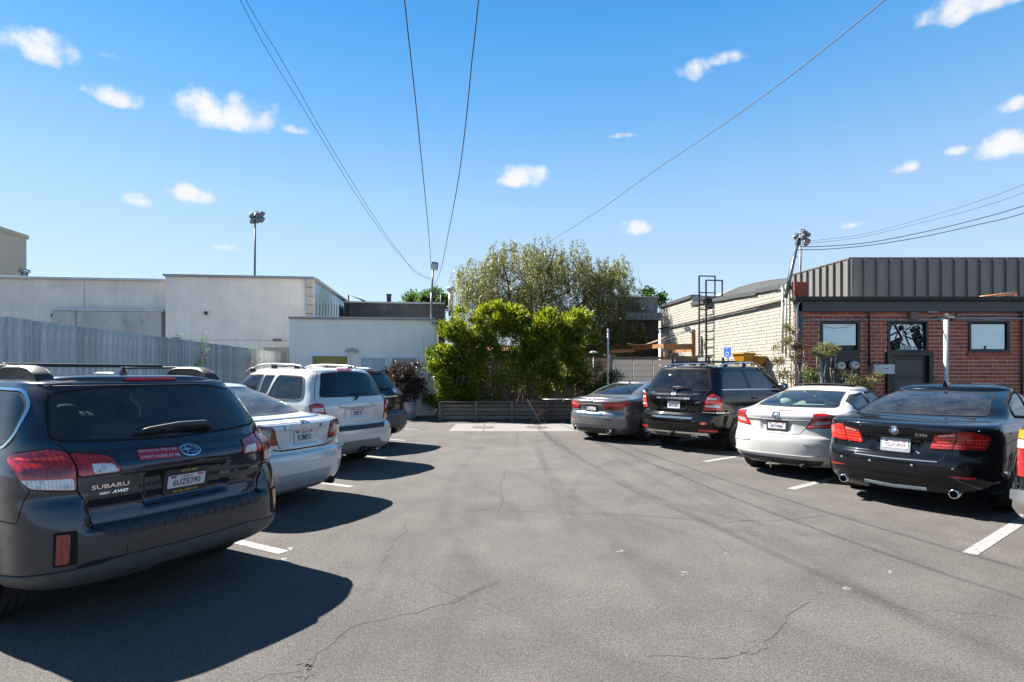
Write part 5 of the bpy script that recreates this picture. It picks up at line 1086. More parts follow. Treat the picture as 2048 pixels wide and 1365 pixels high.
POSE={'subaru':(-2.226,3.953,63.2),'camry':(-2.439,6.721,65),'highlander':(-2.523,9.531,59.5),'jeep':(-2.62,12.15,60),'infiniti':(1.827,13.302,-48.),'merc':(3.308,11.696,-51.5),'civic':(4.06,8.685,-52),'bmw':(4.563,6.722,-55.)}
KEYS={
'subaru':([(.30,.80,.15,4.5,.45,3,.6),(.335,.86,.06,4.66,.5,3,.7),(.40,.897,.012,4.74,.5,3,.8),(.50,.905,.0,4.78,.5,3.1,.8),(.62,.905,.005,4.76,.5,3.1,.8),(.70,.905,.018,4.74,.48,3.1,.8),(.80,.905,.05,4.65,.46,3.1,.8),(.88,.905,.085,4.6,.45,3.1,.8),(1.0,.90,.085,4.2,.46,3,.9),(1.05,.885,.10,3.9,.46,3,.9),(1.09,.865,.15,3.6,.46,3,.9),(1.2,.845,.23,3.2,.42,3.3,.8),(1.4,.785,.38,2.75,.40,3.3,.8),(1.50,.74,.46,2.45,.36,3.3,.7),(1.54,.715,.49,2.35,.36,3.3,.7)],(1.62,2.0)),
'camry':([(.19,.76,.22,4.5,.5,2.8,.6),(.27,.85,.08,4.68,.6,2.7,.8),(.40,.90,.015,4.78,.6,2.7,.9),(.55,.91,.0,4.8,.6,2.7,.9),(.66,.91,.015,4.8,.6,2.7,.9),(.70,.905,.05,4.78,.58,2.7,.9),(.85,.90,.055,4.6,.58,2.7,1.),(.97,.885,.045,4.2,.58,2.7,1.),(1.02,.87,.06,3.85,.58,2.7,1.),(1.045,.85,.14,3.7,.55,2.8,1.),(1.065,.83,.42,3.55,.45,2.8,1.),(1.085,.81,.68,3.4,.42,2.8,.9),(1.2,.76,.94,3.05,.42,2.8,.8),(1.32,.695,1.25,2.75,.42,2.8,.7),(1.42,.625,1.56,2.5,.42,2.7,.6)],(1.503,2.3)),
'highlander':([(.26,.80,.16,4.4,.4,3,.6),(.34,.87,.05,4.55,.42,3,.7),(.45,.905,.01,4.66,.42,3,.8),(.56,.91,.0,4.69,.42,3,.8),(.70,.91,.01,4.68,.42,3,.8),(.735,.91,.04,4.67,.42,3,.8),(.76,.905,.12,4.66,.38,3,.8),(.95,.905,.115,4.45,.38,3.1,.8),(1.08,.89,.12,3.8,.38,3.1,.9),(1.14,.875,.145,3.5,.38,3.1,.9),(1.3,.82,.22,3.05,.38,3.1,.8),(1.5,.755,.33,2.6,.36,3.2,.7),(1.60,.705,.395,2.45,.34,3.2,.7),(1.655,.665,.45,2.35,.34,3.2,.7)],(1.735,2.1)),
'jeep':([(.28,.84,.14,4.5,.4,3,.6),(.36,.92,.05,4.65,.45,3,.7),(.50,.955,.0,4.78,.45,3,.8),(.70,.96,.0,4.82,.45,3,.8),(.76,.96,.03,4.82,.45,3,.8),(.79,.955,.10,4.8,.42,3,.8),(1.0,.955,.09,4.6,.42,3,.8),(1.12,.94,.09,4.0,.42,3,.9),(1.18,.92,.13,3.6,.42,3,.9),(1.35,.86,.26,3.1,.42,3,.8),(1.55,.77,.42,2.7,.42,3,.7),(1.63,.72,.5,2.5,.42,3,.7)],(1.72,2.2)),
'infiniti':([(.19,.78,.20,4.5,.5,2.8,.6),(.27,.86,.08,4.68,.62,2.6,.8),(.40,.905,.015,4.78,.65,2.6,.9),(.55,.91,.0,4.8,.65,2.6,.9),(.66,.91,.02,4.8,.65,2.6,.9),(.72,.905,.06,4.75,.62,2.6,.9),(.86,.905,.06,4.5,.62,2.6,1.),(.95,.90,.04,4.2,.62,2.6,1.),(.985,.885,.06,3.95,.6,2.6,1.),(1.01,.865,.14,3.8,.55,2.7,1.),(1.03,.845,.36,3.65,.5,2.7,1.),(1.055,.825,.60,3.45,.45,2.8,.9),(1.18,.76,.95,3.05,.42,2.8,.8),(1.29,.69,1.3,2.75,.42,2.8,.7),(1.37,.62,1.62,2.5,.42,2.7,.6)],(1.443,2.4)),
'merc':([(.30,.84,.14,4.8,.4,3,.6),(.38,.91,.05,4.95,.45,3,.7),(.50,.95,.01,5.05,.45,3,.8),(.62,.955,.0,5.09,.45,3,.8),(.74,.955,.02,5.09,.45,3,.8),(.78,.955,.04,5.05,.43,3,.8),(.80,.95,.10,5.0,.4,3,.8),(1.0,.955,.09,4.8,.4,3.1,.8),(1.14,.945,.10,4.2,.4,3.1,.9),(1.2,.925,.13,3.8,.4,3.1,.9),(1.35,.88,.20,3.4,.4,3.1,.8),(1.6,.79,.34,2.95,.4,3.1,.7),(1.70,.745,.42,2.7,.4,3,.7)],(1.825,2.4)),
'civic':([(.20,.74,.20,4.2,.5,2.7,.6),(.28,.83,.06,4.36,.6,2.6,.8),(.40,.87,.01,4.44,.62,2.6,.9),(.55,.876,.0,4.45,.62,2.6,.9),(.64,.876,.015,4.45,.62,2.6,.9),(.69,.87,.05,4.4,.6,2.6,.9),(.85,.865,.07,4.2,.6,2.6,1.),(.96,.85,.05,3.9,.6,2.6,1.),(1.0,.835,.07,3.75,.58,2.6,1.),(1.02,.82,.16,3.65,.55,2.7,1.),(1.045,.80,.36,3.55,.5,2.7,1.),(1.065,.78,.5,3.4,.45,2.8,.9),(1.17,.71,.82,3.0,.42,2.8,.8),(1.27,.635,1.15,2.7,.42,2.8,.7),(1.335,.57,1.42,2.5,.42,2.7,.6)],(1.418,2.2)),
'bmw':([(.19,.80,.16,4.6,.5,2.8,.6),(.27,.88,.06,4.78,.6,2.7,.8),(.40,.92,.01,4.88,.6,2.7,.9),(.55,.93,.0,4.9,.6,2.7,.9),(.63,.93,.015,4.9,.6,2.7,.9),(.68,.925,.055,4.85,.58,2.7,.9),(.85,.92,.075,4.7,.58,2.7,1.),(.95,.91,.05,4.3,.58,2.7,1.),(1.0,.895,.055,4.05,.57,2.7,1.),(1.03,.875,.14,3.9,.54,2.8,1.),(1.055,.855,.42,3.7,.48,2.8,1.),(1.075,.835,.62,3.5,.45,2.8,.9),(1.2,.77,.97,3.1,.43,2.8,.8),(1.31,.70,1.3,2.8,.43,2.8,.7),(1.39,.63,1.62,2.55,.43,2.7,.6)],(1.492,2.4)),
}
def densify(poly, h=.03, closed=True):
    out = []; n = len(poly)
    for i in range(n if closed else n-1):
        a, b = poly[i], poly[(i+1) % n]; k = max(1, int(math.hypot(b[0]-a[0], b[1]-a[1])/h)); out += [(a[0]+(b[0]-a[0])*j/k, a[1]+(b[1]-a[1])*j/k) for j in range(k)]
    if not closed: out.append(tuple(poly[-1]))
    return out
def rounded(poly, r, n=4):
    out = []; m = len(poly)
    for i in range(m):
        p, a, b = Vector(poly[i]), Vector(poly[i-1]), Vector(poly[(i+1) % m]); da, db = (a-p), (b-p); q = min(r, da.length*.45, db.length*.45); s, e = p+da.normalized()*q, p+db.normalized()*q
        for k in range(n+1): t = k/n; out.append(tuple((1-t)**2*s+2*t*(1-t)*p+t*t*e))
    return out
def inset(poly, d):
    n = len(poly); A = sum(poly[i][0]*poly[(i+1) % n][1]-poly[(i+1) % n][0]*poly[i][1] for i in range(n)); sg = 1 if A > 0 else -1; out = []
    for i in range(n):
        p, a, b = Vector(poly[i]), Vector(poly[i-1]), Vector(poly[(i+1) % n]); u, v = (p-a), (b-p)
        u = u.normalized() if u.length > 1e-9 else v.normalized(); v = v.normalized() if v.length > 1e-9 else u
        nn = Vector((-u.y-v.y, u.x+v.x))*sg; nn = nn.normalized() if nn.length > 1e-6 else Vector((-u.y, u.x))*sg; c = max(.45, nn.dot(Vector((-u.y,u.x))*sg)); out.append(tuple(p+nn*d/c))
    return out
def ellipse(cx, cz, rx, rz, n=24): return [(cx+rx*math.cos(2*math.pi*k/n), cz+rz*math.sin(2*math.pi*k/n)) for k in range(n)]
def pip(px_, py_, poly):
    ins = np.zeros(px_.shape, bool); n = len(poly)
    for i in range(n):
        (x0, y0), (x1, y1) = poly[i], poly[(i+1) % n]
        if y0 == y1: continue
        c = ((y0 > py_) != (y1 > py_)) & (px_ < (x1-x0)*(py_-y0)/(y1-y0)+x0); ins ^= c
    return ins
def mir(poly): return [(-a, b) for a, b in poly]

class Car:
    def __init__(s, name, label, keys, cap, pose, body_mat, pockets=(), flares=(), group='cars parked nose in along the lot', cat='car'):
        s.S = Surf(keys, cap, pockets, flares); s.root = thing(name, label, cat, (pose[0], pose[1], 0), R(pose[2]), group); s.m = body_mat; s.holes = []; s.arch = []
    def flat(s, cx, cz, w, h, mode='rear'):
        q = [(x, z) for x in (-w/2, 0, w/2) for z in (-h/2, 0, h/2)]; P = s.S.pos(mode, np.array([cx+x for x, z in q]), np.array([cz+z for x, z in q]))
        T = P[6:].mean(0)-P[:3].mean(0); T /= np.linalg.norm(T); U = P[2::3].mean(0)-P[0::3].mean(0); U -= T*U.dot(T); U /= np.linalg.norm(U); N = np.cross(T, U)*(1 if mode in ('rear','right') else -1)
        C = P[4]; return ('flat', C+N*max(0, ((P-C) @ N).max()), T, U, N, cx, cz)
    def mapv(s, mode, a, z, off):
        a = np.asarray(a, float); z = np.asarray(z, float)
        if isinstance(mode, tuple):
            _, C, T, U, N, cx, cz = mode; return C+(a-cx)[:,None]*T+(z-cz)[:,None]*U+N*off
        return s.S.pos(mode, a, z)+s.S.nrm(mode, a, z)*off
    def patch(s, name, poly, m, mode='rear', off=.004, th=.012, parent=None, h=.035, smooth=True):
        A_ = sum(poly[i][0]*poly[(i+1) % len(poly)][1]-poly[(i+1) % len(poly)][0]*poly[i][1] for i in range(len(poly)))
        if (A_ < 0) != (mode in ('left','front') if isinstance(mode, str) else False): poly = poly[::-1]
        poly = densify(poly, h); bm = bmesh.new(); vs = [bm.verts.new((p[0], p[1], 0)) for p in poly]
        try: bm.faces.new(vs)
        except Exception: bm.free(); return None
        xs = [p[0] for p in poly]; zs = [p[1] for p in poly]
        for lo, hi, no in ((min(xs), max(xs), (1,0,0)), (min(zs), max(zs), (0,1,0))):
            k = int((hi-lo)/h)
            for i in range(1, k+1):
                c = lo+(hi-lo)*i/(k+1); bmesh.ops.bisect_plane(bm, geom=bm.verts[:]+bm.edges[:]+bm.faces[:], plane_co=Vector(no)*c, plane_no=no)
        bmesh.ops.triangulate(bm, faces=[f for f in bm.faces if len(f.verts) > 4])
        bm.verts.index_update(); P = np.array([(v.co.x, v.co.y) for v in bm.verts]); F = [[v.index for v in f.verts] for f in bm.faces]
        be = [e for e in bm.edges if len(e.link_faces) == 1]; E = []
        for e in be:
            f = e.link_faces[0]; l = [v.index for v in f.verts]; a, b = e.verts[0].index, e.verts[1].index
            if l[(l.index(a)+1) % len(l)] != b: a, b = b, a
            E.append((a, b))
        bm.free(); V = s.mapv(mode, P[:,0], P[:,1], off); V = list(map(tuple, V)); n = len(V)
        if th:
            ids = sorted({i for e in E for i in e}); k1 = {v: n+i for i, v in enumerate(ids)}; k2 = {v: n+len(ids)+i for i, v in enumerate(ids)}
            V += [V[i] for i in ids]; V += list(map(tuple, s.mapv(mode, P[ids,0], P[ids,1], off-th))); F += [[k1[b], k1[a], k2[a], k2[b]] for a, b in E]
        me = bpy.data.meshes.new(name); me.from_pydata(V, [], F); me.materials.append(m)
        if smooth: me.polygons.foreach_set('use_smooth', [True]*len(me.polygons))
        me.update(); return link(name, me, parent or s.root)
    def strip(s, name, pts, w, m, closed=False, mode='rear', off=.003, th=.008, parent=None, h=.035):
        P = densify(pts, h, closed); n = len(P); A = []; B = []
        for i in range(n):
            p = Vector(P[i]); a = Vector(P[i-1] if closed or i > 0 else P[i]); b = Vector(P[(i+1) % n] if closed or i < n-1 else P[i]); t = (b-a)
            t = t.normalized() if t.length > 1e-9 else Vector((1,0)); nn = Vector((-t.y, t.x))*w/2; A.append(p+nn); B.append(p-nn)
        f = lambda Q, o: s.mapv(mode, [q.x for q in Q], [q.y for q in Q], o); V = np.concatenate([f(A,off-th), f(A,off), f(B,off), f(B,off-th)]); F = []
        for i in range(n if closed else n-1):
            j = (i+1) % n
            for k in range(3): F.append((k*n+i, k*n+j, (k+1)*n+j, (k+1)*n+i))
        me = bpy.data.meshes.new(name); me.from_pydata(list(map(tuple, V)), [], F); me.materials.append(m); me.update(); return link(name, me, parent or s.root)
    def text(s, string, a0, z0, size, m, mode='rear', sx=1., off=.007, parent=None, shear=0., bold=.016, slope=0.):
        me = text_mesh(string, size, bold, shear); n = len(me.vertices); co = np.empty(n*3); me.vertices.foreach_get('co', co); co = co.reshape(-1,3)
        a = a0+co[:,0]*sx; z = z0+co[:,1]+slope*co[:,0]
        if not isinstance(mode, tuple) and len(a): mode = s.flat(float(a.min()+a.max())/2, float(z.min()+z.max())/2, float(a.max()-a.min()), float(z.max()-z.min()), mode)
        V = s.mapv(mode, a, z, off); me.vertices.foreach_set('co', V.ravel()); me.materials.clear(); me.materials.append(m); me.update()
        return link('lettering', me, parent or s.root)
    def disc(s, name, c, rx, rz, m, **k): return s.patch(name, ellipse(c[0], c[1], rx, rz), m, h=k.pop('h', .05), **k)
    def ring(s, name, c, rx, rz, w, m, **k): return s.strip(name, ellipse(c[0], c[1], rx, rz, 28), w, m, closed=True, h=.1, **k)
    def window(s, name, poly, m, mode='rear', frit=.03, fm=None, r=.05, trim=None, hole=True):
        poly = rounded(poly, r); g = s.patch(name, poly, m, mode, .004, .0); s.strip('window_seal', inset(poly, .004), .012, M['gap'], True, mode, .0055, .010, g)
        inner = inset(poly, frit); P = densify(poly, .03); I = densify_pair(poly, inner, .03)
        V = np.concatenate([s.mapv(mode, [p[0] for p in I[0]], [p[1] for p in I[0]], .0015), s.mapv(mode, [p[0] for p in I[1]], [p[1] for p in I[1]], .0015)]); n = len(I[0])
        me = bpy.data.meshes.new('window_border'); me.from_pydata(list(map(tuple, V)), [], [(i,(i+1) % n,n+(i+1) % n,n+i) for i in range(n)]); me.materials.append(fm or M['gap']); link('window_border', me, g)
        if hole: s.holes.append((mode, inset(poly, .006)))
        if trim: s.strip('window_trim', inset(poly, -.010), .016, trim, True, mode, .010, .014, g)
        return g
    def plate(s, c, text, frame=None, w=.30, hh=.148, top='California', chars=None, sub=None, white=True, fm=None):
        cx, cz = c; fl = s.flat(cx, cz, w, hh)
        if frame: p = s.patch('number_plate', rounded([(cx-w/2-.013,cz-hh/2-.013),(cx+w/2+.013,cz-hh/2-.013),(cx+w/2+.013,cz+hh/2+.013),(cx-w/2-.013,cz+hh/2+.013)], .02), fm or M['plastic'], fl, off=.012, th=.03); base = .0145
        else: p = s.patch('number_plate', rounded([(cx-w/2,cz-hh/2),(cx+w/2,cz-hh/2),(cx+w/2,cz+hh/2),(cx-w/2,cz+hh/2)], .012), M['plate'], fl, off=.008, th=.02); base = .0085
        b = -.030 if frame else 0; iw, ih = w/2+(b*.45), hh/2+b
        if frame: s.patch('plate_face', rounded([(cx-iw,cz-ih),(cx+iw,cz-ih),(cx+iw,cz+ih*1.0),(cx-iw,cz+ih)], .008), M['plate'], fl, off=base, th=.004, parent=p)
        s.text(text, cx, cz-(.014 if not frame else .010), ih*1.32, chars or M['plate_blue'], bold=.018, mode=fl, sx=.60*(iw/.15)/(ih/.074), off=base+.001, parent=p)
        if top: s.text(top, cx, cz+ih*.70, ih*.46, M['plate_red'], fl, off=base+.001, parent=p, shear=.3, sx=.95)
        for sg in (-1,1): s.patch('plate_tag', [(cx+sg*iw*.72-.02,cz+ih*.62),(cx+sg*iw*.72+.02,cz+ih*.62),(cx+sg*iw*.72+.02,cz+ih*.92),(cx+sg*iw*.72-.02,cz+ih*.92)], M['plate_red'] if sg > 0 else M['plate_blue'], fl, off=base+.001, th=0, parent=p)
        s.fl = fl; return p
    def lamp(s, poly, m, r=.03, mode='rear', off=.010, name='tail_light', sides=(1,-1), gasket=True):
        out = []
        for sg in sides:
            q = rounded(poly if sg > 0 else mir(poly), r); g = s.patch(name, q, m, mode, off, .02)
            if gasket: s.strip('lamp_gap', inset(q, -.003), .010, M['gap'], True, mode, .003, .006, g)
            out.append((sg, g))
        return out
    def on(s, lamps, name, poly, m, r=.012, off=.013, th=.004, mode='rear'):
        for sg, g in lamps: s.patch(name, rounded(poly if sg > 0 else mir(poly), r), m, mode, off, th, g)
    def wheels(s, yr, yf, R_=.335, w=.225, track=.79, rim=None, spokes=10, lip=None):
        hw = w/2; prof = [(R_*.66,-hw*.86),(R_*.80,-hw),(R_*.93,-hw*.98),(R_*.985,-hw*.82)]
        for k in range(4):
            z = -hw*.72+k*hw*.42; prof += [(R_,z),(R_,z+hw*.30),(R_-.008,z+hw*.31),(R_-.008,z+hw*.41)]
        prof = prof[:-2]+[(R_*.985,hw*.82),(R_*.93,hw*.98),(R_*.80,hw),(R_*.66,hw*.86)]
        if not hasattr(s, 'wm'):
            tm = MB().lathe(prof, 'x', n=44).mesh('tyre', M['tyre'], True)
            rm = MB(); rm.lathe([(R_*.68,hw*.80),(R_*.64,hw*.84),(R_*.60,hw*.62),(R_*.58,-hw*.7)], 'x', n=36); rm.lathe([(0,hw*.74),(.05,hw*.74),(.07,hw*.60)], 'x', n=16)
            for k in range(spokes):
                a = 2*math.pi*(k+(.18 if k % 2 else 0))/spokes; c, q = math.cos(a), math.sin(a); rm.bar((hw*.60,.05*c,.05*q),(hw*.70,R_*.62*c,R_*.62*q),.030,.024)
            rmm = rm.mesh('rim', rim or M['rim']); dk = MB().lathe([(0,hw*.1),(R_*.60,hw*.1)], 'x', n=24).mesh('rim_shade_disc', M['rimdark'])  # dark disc paints the shade behind the spokes
            for y in (yr, yf):
                for sg in (1,-1):
                    wh = bpy.data.objects.new('wheel', None); COL.objects.link(wh); wh.parent = s.root; wh.location = (sg*track, y, R_-.004); wh.rotation_euler = (random.uniform(0,6), 0, 0 if sg > 0 else math.pi); wh.empty_display_size = .1
                    link('tyre', tm, wh); link('rim', rmm, wh); link('rim_shade_disc', dk, wh)
        s.arch = [(yr, R_+.005, R_+.055), (yf, R_+.005, R_+.055)]
        for y in (yr, yf):
            for sg in (1,-1):
                md = 'right' if sg > 0 else 'left'; ra = R_+.062
                pts = [(y+ra*math.cos(t), R_+ra*math.sin(t)) for t in np.linspace(-.42, math.pi+.42, 30)]; pts = [(a, z) for a, z in pts if z > s.S.z0+.02]
                s.strip('wheel_arch', pts, .035, lip or s.m, False, md, .004, .05)
            lin = MB(); n = 14
            for sg in (1,-1):
                V = [(sg*x, y+(R_+.07)*math.cos(t), R_+(R_+.07)*math.sin(t)) for t in np.linspace(-.3, math.pi+.3, n) for x in (.45, track+hw*.75)]; lin.add(V, [(2*i,2*i+1,2*i+3,2*i+2) for i in range(n-1)])
                lin.add([(sg*.45, y+(R_+.07)*math.cos(t), R_+(R_+.07)*math.sin(t)) for t in np.linspace(-.3, math.pi+.3, n)], [tuple(range(n))])
            part('wheel_liner', lin, M['under'], s.root)
    def cabin(s, m_seat, m_cab, yseat_r, yseat_f, belt, w=.6, roof=None, shelf=None, head=True):
        L = s.S.par(s.S.z0+.25)[2]
        part('underbody', MB().box((0, L/2, s.S.z0+.10), (1.25, L-.9, .12)).box((0, .55, s.S.z0+.06), (1.2,.5,.12)), M['under'], s.root)
        part('cabin_floor', MB().box((0, L*.45, s.S.z0+.25), (1.45, L*.72, .1)), m_cab, s.root)
        part('dashboard', MB().box((0, yseat_f+1.05, belt-.22), (1.35,.45,.34)).tube([(-.37+.16*math.cos(t), yseat_f+.72-.05*math.sin(t), belt-.02+.15*math.sin(t)) for t in np.linspace(0,6.2832,17)], .015, 6), m_cab, s.root, bevel=.03)
        for y, xs, sc_ in ((yseat_r, (0,), 1.15), (yseat_f, (-.37,.37), .5)):
            for x in xs:
                st_ = part('seat', MB().box((x, y+.28, belt-.50), (sc_,.5,.18)).box((x, y-.02, belt-.17), (sc_,.16,.58), Matrix.Rotation(R(14),3,'X')), m_seat, s.root, bevel=.05)
                if head:
                    for hx in ((-.38,.38) if sc_ > 1 else (x,)):
                        hr = part('headrest', MB().ball((hx, y-.10, belt+.13), (.12,.07,.075), 14, 9).tube([(hx-.05,y-.06,belt+.02),(hx-.05,y-.09,belt+.16)], .008).tube([(hx+.05,y-.06,belt+.02),(hx+.05,y-.09,belt+.16)], .008), m_seat, st_, True)
        if shelf: part('parcel_shelf', MB().box((0, shelf[0]+shelf[2]/2, shelf[1]), (shelf[3], shelf[2], .03)), m_cab, s.root)
    def finish(s):
        G, SS = s.S.grid(72, 96, 26); nr, nc = G.shape[:2]
        full = np.concatenate([G, (G*np.array([-1,1,1]))[:, nc-2:0:-1]], 1); par = np.concatenate([SS, -SS[:, nc-2:0:-1]], 1); N = full.shape[1]
        idx = np.arange(nr*N).reshape(nr,N); F = np.stack([idx[:-1], np.roll(idx,-1,1)[:-1], np.roll(idx,-1,1)[1:], idx[1:]], -1).reshape(-1,4)
        V = full.reshape(-1,3); S_ = par.ravel(); side = np.sign(V[:,0]); kill = np.zeros(len(V), bool); killF = np.zeros(len(F), bool)
        Ltot = SS.max(1); SF = (np.repeat(Ltot, N)-np.abs(S_))*np.sign(S_)
        for mode, poly in s.holes:
            if mode == 'rear': ins = pip(S_, V[:,2], poly) & (np.abs(S_) < 1.6)
            elif mode == 'front': ins = pip(SF, V[:,2], poly) & (np.abs(SF) < 1.6)
            else: ins = pip(V[:,1], V[:,2], poly) & ((V[:,0] > .3) if mode == 'right' else (V[:,0] < -.3))
            killF |= ins[F].all(1)
        for y, r0, r1 in s.arch:
            rr = np.hypot(V[:,1]-y, V[:,2]-(r0-.01)); ins = (rr < r1) & (np.abs(V[:,0]) > .5); killF |= ins[F].any(1) & (rr[F].mean(1) < r1)
        F = F[~killF]; top = idx[-1]; me = np_mesh('body', V, F, s.m, True)
        o = link('body', me, s.root); bm = bmesh.new(); bm.from_mesh(me); bm.verts.ensure_lookup_table()
        bm.faces.new([bm.verts[i] for i in top]).smooth = True
        bmesh.ops.delete(bm, geom=[v for v in bm.verts if not v.link_faces], context='VERTS'); bm.to_mesh(me); bm.free(); s.body = o
        return o
    def roofz(s, x, y):
        zt, yc = s.S.cap; lo, hi = s.S.zt, zt
        bx_, by_, _ = s.S.outline(s.S.zt)
        for _ in range(26):
            mid = (lo+hi)/2; e = (mid-s.S.zt)/(zt-s.S.zt); k = max((1-min(e,1)**2.3), 0)**(1/2.3)
            poly = np.stack([bx_*k, yc+(by_-yc)*k], 1); w = np.interp(y, np.maximum.accumulate(poly[:,1])+np.arange(len(poly))*1e-9, poly[:,0], left=0, right=0)
            if w > abs(x): lo = mid
            else: hi = mid
        return lo
    def rails(s, x, y0, y1, m, h=.05, r=.018, feet=(0,1), n=14, drop=.05):
        for sg in (1,-1):
            pts = []
            for i in range(n+1):
                t = i/n; y = y0+(y1-y0)*t; lift = h*min(1, math.sin(math.pi*min(max(t,.0),1))**.35) if 0 < t < 1 else -.005; pts.append((sg*x*(1-.10*t), y, s.roofz(x*(1-.10*t), y)+lift))
            rl = part('roof_rail', MB().tube(pts, r, 8), m, s.root, True)
            for t in (.12,.5,.88): y = y0+(y1-y0)*t; zz = s.roofz(x*(1-.10*t), y); part('rail_foot', MB().box((sg*x*(1-.10*t), y, zz+h/2-.01), (.035,.13,h)), M['plastic'], rl, bevel=.01)
    def fin(s, y, m, h=.065, x=0.):
        z = s.roofz(x, y); part('roof_antenna', MB().add([(x-.035,y-.03,z-.008),(x+.035,y-.03,z-.008),(x+.028,y+.13,z-.012),(x-.028,y+.13,z-.012),(x-.006,y-.035,z+h),(x+.006,y-.035,z+h),(x+.005,y+.0,z+h*.92),(x-.005,y+.0,z+h*.92)], [(0,3,2,1),(4,5,6,7),(0,1,5,4),(1,2,6,5),(2,3,7,6),(3,0,4,7)]), m, s.root, bevel=.006)
    def spoiler(s, amax, zt, zl, out, zb, m, under=None, thick=.02, name='spoiler', n=25):
        A = np.linspace(-amax, amax, n); f = np.clip((1-(np.abs(A)/amax)**6), .0, 1); T = s.mapv('rear', A, np.full(n,zt), .004); Lp = s.mapv('rear', A, np.full(n,zl), .0); nn = s.S.nrm('rear', A, np.full(n,zl))
        Lp = Lp+np.stack([nn[:,0]*0, -out*f, np.zeros(n)], 1)+nn*.004; Ll = Lp-np.stack([np.zeros(n), np.zeros(n)-.004, thick*f+.002], 1); B = s.mapv('rear', A, np.full(n,zb), .004); Md = (T+Lp)/2+np.array([0,0,.012])*f[:,None]
        rows = [T, Md, Lp, Ll]; V = np.concatenate(rows); F = [(r*n+i, r*n+i+1, (r+1)*n+i+1, (r+1)*n+i) for r in range(3) for i in range(n-1)]
        s.lip = (A, Lp, Ll); o = link(name, np_mesh(name, V, F, m, True), s.root)
        link('spoiler_underside', np_mesh('spoiler_underside', np.concatenate([Ll, B]), [(i,i+1,n+i+1,n+i) for i in range(n-1)], under or M['plastic'], True), o); return o
    def lip_light(s, a, m, n=15, grow=.004):
        A, Lp, Ll = s.lip; q = np.linspace(-a, a, n); f = np.clip(1-(np.abs(q)/a)**8, 0, 1)[:,None]
        I = lambda P: np.stack([np.interp(q, A, P[:,j]) for j in range(3)], 1)
        top, bot = I(Lp), I(Ll); mid = (top+bot)/2; top = mid+(top-mid)*(.35+.65*f); bot = mid+(bot-mid)*(.35+.65*f); dn = np.array([0,-.007,0]); up = np.array([0,0,grow])
        V = np.concatenate([top+up*.0, top+dn+up, bot+dn-up, bot-up*.0]); F = [(r*n+i+1, r*n+i, (r+1)*n+i, (r+1)*n+i+1) for r in range(3) for i in range(n-1)]
        return link('high_brake_light', np_mesh('high_brake_light', V, F, m), s.root)
    def mirror(s, y, z, m):
        for sg in (1,-1):
            w = abs(float(s.S.pos('right', y, z)[0])); o = part('door_mirror', MB().ball((sg*(w+.13), y+.03, z+.03), (.125,.085,.085), 14, 9).bar((sg*(w-.02), y+.05, z-.02),(sg*(w+.06), y+.04, z+.0), .05,.03), m, s.root, True)
            part('mirror_glass', MB().ball((sg*(w+.13), y-.035, z+.03), (.10,.02,.065), 14, 9), M['chrome'], o, True)
    def common(s, belt, wy, m_glass_f=None, front=True, door_seams=(), handles=(), hz=None):
        for md in ('right','left'):
            for y0, zt in door_seams: s.strip('door_gap', [(y0, .34),(y0+.02, belt-.05),(y0+wy, zt)], .007, M['gap'], False, md, .0012, .004)
            for y, z in handles:
                h = s.patch('door_handle', rounded([(y-.10,z-.018),(y+.10,z-.014),(y+.10,z+.018),(y-.10,z+.016)], .015), hz or s.m, md, .035, .03)
        if front:
            z = .72
            for sg in (1,-1): s.patch('headlight', rounded([(sg*.45,z-.08),(sg*.80,z-.04),(sg*.92,z+.08),(sg*.55,z+.04)], .03), M['clear'], 'front', .006, .012)
            s.patch('grille', rounded([(-.36,z-.12),(.36,z-.12),(.42,z+.02),(-.42,z+.02)], .03), M['plastic'], 'front', .006, .012)
def densify_pair(P, Q, h):
    A = []; B = []; n = len(P)
    for i in range(n):
        a, b, c, d = P[i], P[(i+1) % n], Q[i], Q[(i+1) % n]; k = max(1, int(math.hypot(b[0]-a[0], b[1]-a[1])/h))
        for j in range(k): t = j/k; A.append((a[0]+(b[0]-a[0])*t, a[1]+(b[1]-a[1])*t)); B.append((c[0]+(d[0]-c[0])*t, c[1]+(d[1]-c[1])*t))
    return A, B
def exhaust_tips(c, pts, r=.035, name='exhaust_pipe', m='chrome'):  # round exhaust pipes with a dark bore
    for x, y, z in pts:
        o = part(name, MB().lathe([(r*.82,-.02),(r,-.02),(r,.16),(r*.9,.2)], 'y', (x,y,z), 20), M[m], c.root, True); part('exhaust_bore', MB().lathe([(0,.03),(r*.84,.03),(r*.84,-.015)], 'y', (x,y,z), 18), M['gap'], o)
def seam(c, pts, w=.006, mode='rear', both=True):
    for q in ((pts, mir(pts)) if both and mode == 'rear' else (pts,)): c.strip('panel_gap', q, w, M['gap'], False, mode, .0012, .004)
def badge_ring(c, ctr, r, m_in, w=.008, rz=None):
    e = c.disc('emblem', ctr, r, rz or r, m_in, off=.008, th=.008); c.ring('emblem_ring', ctr, r, rz or r, w, M['chrome'], off=.011, th=.01, parent=e); return e
def oval_badge(c, ctr, r, rz):      # ring with two crossed inner rings
    e = c.ring('emblem', ctr, r, rz, .009, M['chrome'], off=.012, th=.012); c.ring('emblem_ring', ctr, r*.36, rz*.92, .008, M['chrome'], off=.012, th=.01, parent=e); c.ring('emblem_ring', (ctr[0], ctr[1]+rz*.38), r*.66, rz*.50, .008, M['chrome'], off=.012, th=.01, parent=e); return e

